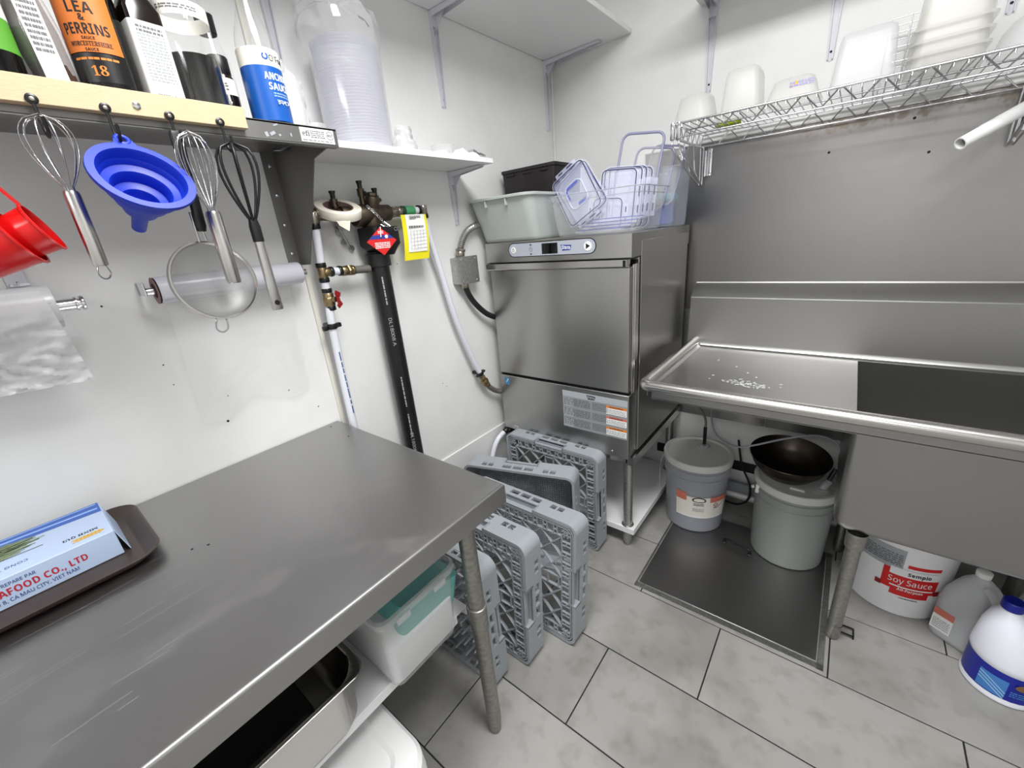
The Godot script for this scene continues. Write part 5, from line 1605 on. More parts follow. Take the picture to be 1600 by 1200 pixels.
	for p in [[0.695, 0.620], [0.075, 0.620], [0.695, 0.07], [0.075, 0.07]]:
		b = mb(); b.t = xf(V(p[0], 0, p[1])); b.lathe([Vector2(0.0205, 0.045), Vector2(0.0205, 0.45)], 20)
		var lg := obj("leg", b, M.galvanized, t)
		b = mb(); b.t = xf(V(p[0], 0, p[1])); b.lathe([Vector2(0.011, 0.0), Vector2(0.0135, 0.002), Vector2(0.0135, 0.018), Vector2(0.019, 0.022), Vector2(0.021, 0.05)], 20)
		obj("foot", b, M.galvanized, lg)
		b = mb(); b.t = xf(V(p[0], 0, p[1])); b.lathe([Vector2(0.0205, 0.082), Vector2(0.0275, 0.083), Vector2(0.0275, 0.116), Vector2(0.0205, 0.117)], 20)
		obj("collar", b, M.galvanized, lg)

# rectangular open tub: wall in one shell with flange
func tub_shell(b: Mb, h: float, bx: float, bz: float, tx: float, tz: float, rad: float, flange: float, wall := 0.003, cs := 5) -> void:
	b.loft([[0.0, bx - 0.012, bz - 0.012, rad], [0.004, bx - 0.004, bz - 0.004, rad], [0.015, bx, bz, rad], [h - 0.006, tx, tz, rad * 1.15], [h - 0.004, tx + flange, tz + flange, rad * 1.15 + flange], [h, tx + flange, tz + flange, rad * 1.15 + flange], [h, tx - wall, tz - wall, rad * 1.1], [0.015, bx - wall, bz - wall, rad], [0.006, bx - 0.012, bz - 0.012, rad]], cs, "bt", 50)

func thin_tub(b: Mb, h: float, bx: float, bz: float, tx: float, tz: float, rad: float, flange: float, cs := 5) -> void:
	b.loft([[0.001, bx - 0.010, bz - 0.010, rad], [0.004, bx - 0.003, bz - 0.003, rad], [0.014, bx, bz, rad], [h - 0.004, tx, tz, rad * 1.15], [h - 0.003, tx + flange, tz + flange, rad * 1.15 + flange], [h, tx + flange, tz + flange, rad * 1.15 + flange]], cs, "b", 50)

# snap lid: local xy plane, thickness along z
func snap_lid(label: String, at: Vector3, basis: Basis, w: float, h: float, seal: Material, emboss: bool, group := "") -> Node3D:
	var t := thing("snap_lid", label, "lid", at, group, true)
	t.basis = basis
	var turn := Basis(Vector3.RIGHT, PI / 2)
	var b := mb(); b.t = xf(Vector3.ZERO, turn)
	b.loft([[-0.004, w / 2 - 0.016, h / 2 - 0.016, 0.014], [-0.004, w / 2 - 0.012, h / 2 - 0.012, 0.016], [0.003, w / 2 - 0.009, h / 2 - 0.009, 0.018], [0.003, w / 2, h / 2, 0.022], [-0.006, w / 2 + 0.001, h / 2 + 0.001, 0.022]], 5, "b", 40)
	obj("plate", b, M.lid_plate, t)
	b = mb(); b.t = xf(V(0, 0, 0.0042), turn)
	var ring := []
	for p in Mb.rr(w / 2 - 0.006, h / 2 - 0.006, 0.018, 0.0, 5):
		ring.append(p)
	b.tube(ring, 0.0019, 6, false, true)
	obj("seal", b, seal, t)
	for s in [-1.0, 1.0]:
		b = mb(); b.t = xf(V(s * (w / 2 + 0.009), 0, -0.003))
		b.rbox(Vector3.ZERO, V(0.018, h * 0.62, 0.0025), 0.006, 0.001)
		var tb := obj("side_tab", b, M.lid_plate, t)
		b = mb(); b.box(V(s * (w / 2 + 0.009), h * 0.12, -0.0012), V(0.004, h * 0.16, 0.002)); b.box(V(s * (w / 2 + 0.009), -h * 0.16, -0.0012), V(0.004, h * 0.12, 0.002))
		obj("tab_slot", b, M.seal_navy, tb)
	if emboss:
		b = mb(); b.t = xf(V(0, 0, 0.001), turn)
		ring = []
		for p in Mb.rr(w * 0.23, h * 0.25, 0.022, 0.0, 5):
			ring.append(p)
		b.tube(ring, 0.0028, 6, false, true)
		obj("raised_ring", b, M.lid_rim, t)
		b = mb(); b.t = xf(V(0, 0, 0.0006))
		b.box(V(-w * 0.20, -0.004, 0), V(0.011, h * 0.34, 0.0015)); b.box(V(-w * 0.08, -h * 0.22, 0), V(w * 0.2, 0.011, 0.0015)); b.box(V(w * 0.19, h * 0.06, 0), V(0.011, h * 0.22, 0.0015))
		obj("blue_print", b, M.seal_blue, t)
	return t

func dishwasher_top() -> void:
	var y := 1.3885
	# grey bus tub
	var t := thing("bus_tub", "pale grey-green plastic bus tub standing on the dishwasher", "tub", V(0.178, y, 0.475), "", true)
	var b := mb()
	tub_shell(b, 0.172, 0.145, 0.205, 0.158, 0.262, 0.035, 0.010, 0.004)
	obj("tub_wall", b, M.tub_grey, t)
	for s in [-0.055, 0.05]:
		b = mb(); b.rbox(V(s, 0.150, 0.262), V(0.004, 0.026, 0.016), 0.001, 0.001, 1)
		obj("rib", b, M.tub_grey, t)
	b = mb(); b.loft([[0.164, 0.164, 0.268, 0.046], [0.164, 0.168, 0.272, 0.05], [0.172, 0.169, 0.273, 0.05], [0.174, 0.166, 0.270, 0.048], [0.172, 0.158, 0.262, 0.043]], 6, "", 30)
	obj("rolled_rim", b, M.tub_grey, t)
	# dark crate inside the tub
	t = thing("dark_crate", "dark brown plastic crate standing inside the bus tub", "crate", V(0.178, y + 0.008, 0.40), "", true)
	b = mb()
	b.loft([[0.0, 0.120, 0.10, 0.008], [0.004, 0.124, 0.104, 0.008], [0.270, 0.138, 0.112, 0.008], [0.272, 0.142, 0.116, 0.008], [0.284, 0.142, 0.116, 0.008], [0.284, 0.132, 0.106, 0.008], [0.02, 0.118, 0.098, 0.008]], 2, "bt")
	obj("crate_wall", b, M.dark_brown, t)
	b = mb()
	for x in [-0.09, 0.0, 0.085]:
		b.rbox(V(x, 0.262, 0.113), V(0.042, 0.008, 0.010), 0.001, 0.001, 1)
	obj("grip_ribs", b, M.dark_brown, t)
	# wide clear food pan full of lids
	t = thing("clear_food_pan", "wide clear plastic food pan full of snap lids on dishwasher", "container", V(0.545, y, 0.50), "", true)
	b = mb(); thin_tub(b, 0.150, 0.172, 0.118, 0.184, 0.142, 0.03, 0.012)
	obj("pan_wall", b, M.clear_plastic, t)
	for k in [[0.148, 0.196, 0.154, 0.0016], [0.128, 0.1845, 0.1425, 0.0010]]:
		b = mb()
		var ring := []
		for p in Mb.rr(k[1], k[2], 0.042, k[0], 5):
			ring.append(p)
		b.tube(ring, k[3], 6, false, true)
		obj("rim_bead", b, M.pale_ink, t)
	# snap lids standing in the pan
	var face := func(n: Vector3, roll: float) -> Basis:
		n = n.normalized()
		var x := Vector3.UP.cross(n).normalized()
		return Basis(x, n.cross(x), n) * Basis(Vector3.BACK, roll)
	snap_lid("large square snap lid with blue print leaning at the pan's front", V(0.443, y + 0.154, 0.560), face.call(V(-0.05, 0.12, 1), deg_to_rad(-59)), 0.205, 0.165, M.seal_navy, true)
	snap_lid("snap lid with navy seal just behind the large front lid", V(0.452, y + 0.152, 0.538), face.call(V(-0.05, 0.12, 1), deg_to_rad(-55)), 0.205, 0.165, M.seal_navy, false)
	snap_lid("snap lid tucked behind two tilted lids at the pan's tub side", V(0.440, y + 0.150, 0.514), face.call(V(-0.10, 0.12, 1), deg_to_rad(-50)), 0.20, 0.165, M.seal_blue, false)
	for k in [[0.585, 0.118, 0.500, 0.14, 0.22, "upright snap lid in the middle of the clear pan"], [0.592, 0.122, 0.478, 0.15, 0.225, "upright snap lid second from the middle one of the clear pan"], [0.60, 0.124, 0.455, 0.15, 0.225, "upright snap lid third behind the middle one of the clear pan"], [0.612, 0.122, 0.43, 0.15, 0.22, "upright snap lid fourth behind the middle one of the clear pan"], [0.56, 0.070, 0.535, 0.12, 0.12, "low small snap lid standing before the upright lids"]]:
		snap_lid(k[5], V(k[0], y + k[1], k[2]), face.call(V(0.22, 0.10, 1), deg_to_rad(-4)), k[3], k[4], M.seal_navy, false)
	for i in 4:
		snap_lid("snap lid lying flat among those on the floor of the clear pan", V(0.53 + 0.015 * i, y + 0.014 + 0.0115 * i, 0.50), Basis(Vector3.UP, 0.3 * i) * Basis(Vector3.RIGHT, -PI / 2), 0.20, 0.14, M.seal_blue, false, "flat lids in the clear pan")
	# tall clear tub with frames of lids behind
	t = thing("tall_clear_tub", "tall square frosted tub holding lids at the dishwasher's back edge", "container", V(0.645, y, 0.205), "", true)
	b = mb(); thin_tub(b, 0.225, 0.086, 0.092, 0.094, 0.10, 0.014, 0.007)
	obj("tub_wall", b, M.frost_tub, t)
	b = mb(); b.rbox(V(-0.01, 0.05, 0.0), V(0.11, 0.08, 0.15), 0.02, 0.006, 4)
	obj("blue_lid_pile", b, M.seal_blue, t)
	b = mb(); b.rbox(V(0.0, 0.118, 0.01), V(0.12, 0.03, 0.14), 0.02, 0.006, 4)
	obj("teal_lid_pile", b, clear(Color(0.55, 0.78, 0.80), 0.7, 0.3), t)
	for k in [[V(0.600, y + 0.225, 0.345), 0.165, 0.27, 0.0052, -0.12, "large clear lid with thick grey seal standing behind the food pan"], [V(0.635, y + 0.19, 0.300), 0.15, 0.23, 0.0046, -0.16, "clear lid with grey seal leaning behind the largest lid"], [V(0.672, y + 0.20, 0.262), 0.13, 0.22, 0.0040, -0.2, "clear lid with grey seal innermost in the tall tub"]]:
		t = thing("grey_seal_lid", k[5], "lid", k[0], "", true)
		t.basis = face.call(V(0.12, 0.22, 1), k[4])
		b = mb(); b.t = xf(Vector3.ZERO, Basis(Vector3.RIGHT, PI / 2))
		var ring := []
		for p in Mb.rr(k[1] / 2, k[2] / 2, 0.03, 0.0, 6):
			ring.append(p)
		b.tube(ring, k[3], 8, false, true)
		obj("grey_seal", b, M.seal_grey, t)
		b = mb(); b.t = xf(Vector3.ZERO, Basis(Vector3.RIGHT, PI / 2))
		b.loft([[-0.001, k[1] / 2, k[2] / 2, 0.03], [0.001, k[1] / 2, k[2] / 2, 0.03]], 6, "b")
		obj("plate", b, M.clear_plastic, t)

# ---------------------------------------------------------------- wire shelf on the sink wall
func wire_shelf() -> void:
	var x0 := 0.755
	var x1 := 1.975
	var yt := 1.738
	var yb := 1.694
	var zf := 0.378
	var zb := 0.022
	var t := thing("wire_shelf", "chrome wire shelf on triangular brackets above the sink", "shelf", V(1.36, 1.54, 0.2))
	for k in [[zf, "front_rail"], [zb, "back_rail"]]:
		var b := mb()
		b.tube([V(x0, yt, k[0]), V(x1, yt, k[0])], 0.0036, 8); b.tube([V(x0, yb, k[0]), V(x1, yb, k[0])], 0.0032, 8)
		obj(k[1], b, M.chrome, t)
		b = mb()
		var pts := []
		var n := 26
		for i in n + 1:
			var x := lerpf(x0 + 0.01, x1 - 0.01, float(i) / n)
			pts.append(V(x - 0.006, yt - 0.003 if i % 2 == 0 else yb + 0.003, k[0])); pts.append(V(x + 0.006, yt - 0.003 if i % 2 == 0 else yb + 0.003, k[0]))
		b.tube(pts, 0.0022, 6)
		obj("zigzag_wire", b, M.wire, t)
	for x in [x0, x1]:
		var b := mb()
		b.tube([V(x, yt, zb), V(x, yt, zf)], 0.0034, 8); b.tube([V(x, yb, zb), V(x, yb, zf)], 0.003, 8)
		var pts := []
		for i in 13:
			pts.append(V(x, yt if i % 2 == 0 else yb, lerpf(zb, zf, i / 12.0)))
		b.tube(pts, 0.002, 6)
		obj("end_rail", b, M.chrome, t)
	for z in [0.135, 0.255]:
		var b := mb(); b.tube([V(x0, yt - 0.006, z), V(x1, yt - 0.006, z)], 0.0026, 8)
		obj("support_truss", b, M.wire, t)
	var n := 46
	for i in n:
		var x := lerpf(x0 + 0.02, x1 - 0.02, i / float(n - 1))
		var b := mb(); b.tube([V(x, yt - 0.001, zb), V(x, yt - 0.001, zf), V(x, yt - 0.012, zf + 0.001)], 0.0017, 6)
		obj("cross_wire", b, M.wire, t)
	# corner sleeves and brackets
	for x in [x0, 1.655]:
		var b := mb()
		for dx in [-0.012, 0.012]:
			b.tube(curve([V(x + dx, yt - 0.004, zf - 0.004), V(x + dx, yb - 0.012, zf - 0.002), V(x + dx, yb - 0.03, zf - 0.018), V(x + dx * 0.9, 1.60, 0.20), V(x + dx * 0.6, 1.556, 0.06), V(x + dx * 0.5, 1.545, 0.03), V(x + dx * 0.5, 1.56, 0.022), V(x + dx * 0.5, yb, 0.022)], 5), 0.0032, 8)
		b.tube([V(x, yb - 0.004, 0.02), V(x, yb - 0.004, zf - 0.01)], 0.0036, 8)
		b.tube([V(x, yb, 0.27), V(x, 1.645, 0.275), V(x, 1.595, 0.19)], 0.0026, 6); b.tube([V(x, yb, 0.16), V(x, 1.60, 0.12), V(x, 1.56, 0.06)], 0.0026, 6); b.tube([V(x, yb, 0.20), V(x, 1.63, 0.255)], 0.0022, 6)
		b.tube([V(x, yb - 0.002, 0.05), V(x, 1.552, 0.036)], 0.003, 8)
		var br := obj("bracket", b, M.chrome, t)
		b = mb(); b.rbox(V(x + 0.030, 1.632, 0.012), V(0.020, 0.105, 0.006), 0.002, 0.001); b.rbox(V(x + 0.016, 1.628, 0.020), V(0.008, 0.10, 0.020), 0.002, 0.001)
		obj("wall_plate", b, M.chrome, br)
		for yy in [1.594, 1.67]:
			b = mb(); b.t = xf(V(x + 0.034, yy, 0.015), look_axis(Vector3.BACK)); b.lathe([Vector2(0.0065, 0), Vector2(0.006, 0.003), Vector2(0.0001, 0.004)], 10)
			obj("bolt", b, M.chrome, br)
		b = mb()
		for dx in [-0.011, 0.011]:
			b.t = xf(V(x + dx, yb - 0.006, zf)); b.lathe([Vector2(0.0075, 0), Vector2(0.0085, 0.002), Vector2(0.0085, 0.05), Vector2(0.0075, 0.054), Vector2(0.0001, 0.054)], 14)
		obj("sleeve", b, M.chrome, br)
	# things on the wire shelf
	var y := yt + 0.0015
	var cont := func(called: String, label: String, x: float, z: float, h: float, wx: float, wz: float, taper: float, rad: float, m: Material) -> Node3D:
		var q := thing(called, label, "container", V(x, y, z), "upturned clear containers on the wire shelf", true)
		var b := mb()
		b.loft([[0.0, wx + 0.006, wz + 0.006, rad + 0.006], [0.005, wx + 0.006, wz + 0.006, rad + 0.006], [0.006, wx, wz, rad], [h - 0.02, wx - taper, wz - taper, rad], [h - 0.006, wx - taper - 0.004, wz - taper - 0.004, rad], [h, wx - taper - 0.014, wz - taper - 0.014, rad * 0.8]], 6, "t", 50)
		obj("container_wall", b, m, q)
		return q
	cont.call("upturned_tub", "low rounded clear tub upside down at the wire shelf's corner", 0.797, 0.285, 0.088, 0.066, 0.07, 0.012, 0.034, M.frost_warm)
	cont.call("upturned_tub", "tall narrow clear tub upside down on the wire shelf", 0.950, 0.285, 0.128, 0.058, 0.07, 0.008, 0.018, M.frost_warm)
	var c3: Node3D = cont.call("upturned_tub", "low clear tub with purple print upside down on the wire shelf", 1.098, 0.285, 0.064, 0.070, 0.07, 0.012, 0.022, M.frost_warm)
	fine_print(V(0.024, 0.040, 0.0630), V(1, 0, 0), V(0, 1, -0.2), 0.062, 0.018, 2, clear(Color(0.45, 0.38, 0.78), 0.7, 0.4), c3, 81)
	var b := mb(); b.box(V(0.010, 0.042, 0.0636), V(0.006, 0.012, 0.0006)); b.box(V(-0.002, 0.036, 0.0636), V(0.006, 0.006, 0.0006))
	obj("yellow_mark", b, M.gold_ink, c3)
	cont.call("upturned_tub", "large square clear tub upside down in front of wire basket", 1.268, 0.270, 0.138, 0.074, 0.085, 0.010, 0.018, M.frost)
	t = thing("nested_tub_stack", "stack of nested clear tubs upside down on the wire shelf", "container stack", V(1.442, y, 0.27), "", true)
	for i in 4:
		b = mb(); b.t = xf(V(0, 0.030 * i, 0))
		var hh := 0.16 if i == 3 else 0.11
		b.loft([[0.0, 0.080, 0.088, 0.028], [0.007, 0.080, 0.088, 0.028], [0.008, 0.073, 0.081, 0.024], [hh, 0.062, 0.070, 0.024]], 6, "t" if i == 3 else "", 50)
		obj("tub", b, M.frost_warm, t)
	t = thing("upturned_bowl", "round clear bowl with small green mark upside down on wire shelf", "bowl", V(1.618, y, 0.27), "", true)
	b = mb(); b.lathe([Vector2(0.092, 0), Vector2(0.092, 0.005), Vector2(0.086, 0.006), Vector2(0.074, 0.05), Vector2(0.058, 0.075), Vector2(0.035, 0.088), Vector2(0.0001, 0.092)], 36)
	obj("bowl_wall", b, M.frost, t)
	b = mb(); b.box(V(-0.035, 0.046, 0.0645), V(0.012, 0.013, 0.001), Basis(Vector3.RIGHT, -0.4)); b.box(V(-0.012, 0.046, 0.0725), V(0.024, 0.005, 0.001), Basis(Vector3.RIGHT, -0.4))
	obj("green_mark", b, M.leaf, t)
	# wire basket behind
	t = thing("wire_basket", "thin white wire basket behind the upturned tubs", "basket", V(1.36, y, 0.10))
	b = mb()
	for i in 6:
		var yy := y + 0.002 + i * 0.038
		b.tube([V(1.31, yy, 0.13), V(1.41, yy, 0.13), V(1.41, yy, 0.05), V(1.31, yy, 0.05)], 0.0015, 6, false, true)
	for p in [V(1.31, 0, 0.13), V(1.41, 0, 0.13), V(1.41, 0, 0.05), V(1.31, 0, 0.05), V(1.36, 0, 0.13), V(1.36, 0, 0.05)]:
		b.tube([V(p.x, y, p.z), V(p.x, y + 0.194, p.z)], 0.0018, 6)
	obj("wires", b, M.wire, t)
	# sponge lying at the back
	b = mb(); b.rbox(V(0.865, y + 0.010, 0.10), V(0.085, 0.018, 0.055), 0.006, 0.004)
	one("sponge", b, M.sponge, "yellow-green sponge lying on the wire shelf against the wall", "sponge")
	# white tube stuck through the second bracket
	t = thing("white_tube", "white plastic tube with slanted cut stuck through the shelf bracket", "tube", V(1.63, 1.54, 0.2))
	var a := V(1.514, 1.546, 0.300)
	var e := V(1.78, 1.708, 0.075)
	b = mb()
	var d := (e - a).normalized()
	b.t = xf(a, look_axis(d, Vector3.BACK))
	b.lathe([Vector2(0.0135, 0.02), Vector2(0.0135, 0.0), Vector2(0.0165, 0.0), Vector2(0.0165, 0.05), Vector2(0.0178, 0.06), Vector2(0.0178, 0.33), Vector2(0.0001, 0.33)], 24)
	obj("tube_wall", b, M.white_plastic, t)
	b = mb(); b.t = xf(a, look_axis(d, Vector3.BACK)); b.box(V(0.0, 0.075, 0.0172), V(0.012, 0.045, 0.002))
	obj("cut_slot", b, M.pale_ink, t)

# ---------------------------------------------------------------- sink with drainboard
func sink() -> void:
	var xl := 0.800
	var xr := 2.58
	var zf := 0.750
	var yd := 0.845
	var t := thing("pot_sink", "stainless steel pot sink with drainboard, rolled rim and deep bowl", "sink", V(1.7, 0, 0.4))
	var bx := 1.403
	var bx2 := 2.02
	var bz0 := 0.125
	var bz1 := 0.690
	# drainboard: flat deck around the bowl opening, raised towards the rim
	var b := mb()
	b.quad(V(xl + 0.02, yd, bz1), V(bx, yd, bz1), V(bx, yd, 0.095), V(xl + 0.02, yd, 0.095))
	b.quad(V(bx, yd, bz0), V(bx2, yd, bz0), V(bx2, yd, 0.095), V(bx, yd, 0.095))
	b.quad(V(bx2, yd, bz1), V(xr, yd, bz1), V(xr, yd, 0.095), V(bx2, yd, 0.095))
	b.quad(V(xl + 0.02, yd, zf - 0.03), V(xr, yd, zf - 0.03), V(xr, yd, bz1), V(xl + 0.02, yd, bz1))
	# rise to the rim, front and left
	b.grid([PackedVector3Array([V(xl + 0.012, yd + 0.025, 0.095), V(xl + 0.012, yd + 0.025, zf - 0.012), V(xr, yd + 0.025, zf - 0.012)]), PackedVector3Array([V(xl + 0.014, yd + 0.008, 0.095), V(xl + 0.014, yd + 0.008, zf - 0.016), V(xr, yd + 0.008, zf - 0.016)]), PackedVector3Array([V(xl + 0.030, yd + 0.0005, 0.095), V(xl + 0.030, yd + 0.0005, zf - 0.034), V(xr, yd + 0.0005, zf - 0.034)])], false, 60, true)
	# underside
	b.quad(V(xl + 0.02, yd - 0.003, 0.095), V(bx, yd - 0.003, 0.095), V(bx, yd - 0.003, zf - 0.02), V(xl + 0.02, yd - 0.003, zf - 0.02))
	b.quad(V(bx, yd - 0.003, bz1 + 0.003), V(xr, yd - 0.003, bz1 + 0.003), V(xr, yd - 0.003, zf - 0.02), V(bx, yd - 0.003, zf - 0.02))
	obj("drainboard", b, M.steel, t)
	# rolled rim
	b = mb()
	var rr := 0.020
	var path := [V(xl, yd + 0.020, 0.090), V(xl, yd + 0.020, 0.3), V(xl, yd + 0.020, 0.6), V(xl, yd + 0.020, zf - 0.032)]
	for k in 6:
		var q := PI / 2 * (k + 1) / 6
		path.append(V(xl + 0.03 - cos(q) * 0.03, yd + 0.020, zf - 0.03 + sin(q) * 0.03))
	path.append(V(1.2, yd + 0.020, zf)); path.append(V(1.8, yd + 0.020, zf)); path.append(V(xr, yd + 0.020, zf))
	b.tube(path, rr, 20)
	obj("rolled_rim", b, M.bright_steel, t)
	b = mb()
	b.span(V(xl + 0.03, yd - 0.030, zf - 0.012), V(xr, yd + 0.010, zf - 0.008)); b.span(V(xl + 0.004, yd - 0.030, 0.095), V(xl + 0.008, yd + 0.010, zf - 0.03)); b.span(V(xl + 0.03, yd - 0.032, zf - 0.030), V(xr, yd - 0.028, zf - 0.008))
	obj("apron", b, M.steel, t)
	# backsplash with sloping top
	b = mb()
	var rows := []
	var prof := [[0.105, yd], [0.097, yd + 0.003], [0.092, yd + 0.010], [0.090, yd + 0.02], [0.088, 1.068], [0.084, 1.074], [0.014, 1.124], [0.012, 1.130]]
	for p in prof:
		rows.append(PackedVector3Array([V(0.765, p[1], p[0]), V(xr, p[1], p[0])]))
	b.grid(rows, false, 25)
	b.quad(V(0.765, yd, 0.01), V(0.765, yd, 0.105), V(0.765, 1.068, 0.088), V(0.765, 1.124, 0.012))
	b.quad(V(0.765, yd - 0.02, 0.092), V(xr, yd - 0.02, 0.092), V(xr, yd, 0.098), V(0.765, yd, 0.098))
	obj("backsplash", b, M.steel, t)
	# bowl: outer and inner walls
	b = mb(); b.t = xf(V((bx + bx2) / 2, 0, (bz0 + bz1) / 2))
	var hx := (bx2 - bx) / 2
	var hz := (bz1 - bz0) / 2
	b.loft([[0.452, hx - 0.03, hz - 0.03, 0.03], [0.455, hx - 0.012, hz - 0.012, 0.034], [0.466, hx - 0.002, hz - 0.002, 0.034], [0.485, hx + 0.002, hz + 0.002, 0.03], [yd - 0.003, hx + 0.002, hz + 0.002, 0.012]], 5, "b", 60)
	b.loft([[yd, hx, hz, 0.008], [0.487, hx, hz, 0.028], [0.470, hx - 0.004, hz - 0.004, 0.032], [0.458, hx - 0.02, hz - 0.02, 0.03], [0.456, hx - 0.04, hz - 0.04, 0.03]], 5, "", 60)
	b.fan(Mb.rr(hx - 0.04, hz - 0.04, 0.03, 0.456, 5), true)
	obj("bowl", b, M.steel, t)
	for p in [[1.467, 0.640], [1.467, 0.18], [1.955, 0.640], [1.955, 0.18], [2.5, 0.64], [2.5, 0.18]]:
		var z: float = 0.668 if p[1] > 0.5 else p[1]
		var top := 0.452 if p[0] < 2.3 else 0.80
		b = mb(); b.t = xf(V(p[0], 0, z)); b.lathe([Vector2(0.0205, 0.06), Vector2(0.0205, top - 0.05)], 22)
		var lg := obj("leg", b, M.old_leg, t)
		b = mb(); b.t = xf(V(p[0], 0, z)); b.lathe([Vector2(0.013, 0.0), Vector2(0.0175, 0.004), Vector2(0.0205, 0.03), Vector2(0.0215, 0.064)], 22)
		obj("foot", b, M.old_leg, lg)
		b = mb(); b.t = xf(V(p[0], 0, z)); b.lathe([Vector2(0.021, top - 0.06), Vector2(0.0255, top - 0.058), Vector2(0.0275, top)], 22)
		obj("socket", b, M.old_leg, lg)
	# dried soap on the drainboard
	var rng := RandomNumberGenerator.new(); rng.seed = 15
	b = mb()
	for i in 70:
		var px := 1.10 + rng.randfn(0, 0.045)
		var pz := 0.545 + rng.randfn(0, 0.018)
		b.box(V(px, yd + 0.0006, pz), V(rng.randf_range(0.002, 0.012), 0.0008, rng.randf_range(0.001, 0.0035)), Basis(Vector3.UP, rng.randf_range(-0.5, 0.5)))
	for p in [[1.03, 0.36], [1.08, 0.42], [1.115, 0.46], [0.95, 0.30]]:
		b.box(V(p[0], yd + 0.0008, p[1]), V(0.006, 0.0012, 0.005))
	obj("dried_soap", b, M.white_ink, t)

# ---------------------------------------------------------------- things under and before the sink
func pail(called: String, label: String, at: Vector3, body: Material, lid_mat: Material, rb: float, rt: float, h: float, yaw: float) -> Node3D:
	var t := thing(called, label, "bucket", at, "", true)
	t.rotation.y = yaw
	var b := mb()
	b.lathe([Vector2(0.0001, 0.0), Vector2(rb - 0.006, 0.0), Vector2(rb, 0.006), Vector2(lerpf(rb, rt, 0.75), h * 0.75), Vector2(lerpf(rb, rt, 0.75) + 0.004, h * 0.757), Vector2(lerpf(rb, rt, 0.78) + 0.004, h * 0.768), Vector2(lerpf(rb, rt, 0.78), h * 0.775), Vector2(lerpf(rb, rt, 0.85), h * 0.845), Vector2(lerpf(rb, rt, 0.85) + 0.005, h * 0.852), Vector2(lerpf(rb, rt, 0.87) + 0.005, h * 0.866), Vector2(lerpf(rb, rt, 0.87), h * 0.873), Vector2(rt, h * 0.94)], 44)
	obj("bucket_wall", b, body, t)
	b = mb()
	b.lathe([Vector2(rt + 0.002, h * 0.91), Vector2(rt + 0.006, h * 0.912), Vector2(rt + 0.008, h * 0.975), Vector2(rt + 0.005, h * 0.995), Vector2(rt - 0.001, h), Vector2(rt - 0.008, h * 0.996), Vector2(rt - 0.012, h * 0.972), Vector2(0.0001, h * 0.972)], 44)
	obj("lid", b, lid_mat, t)
	return t

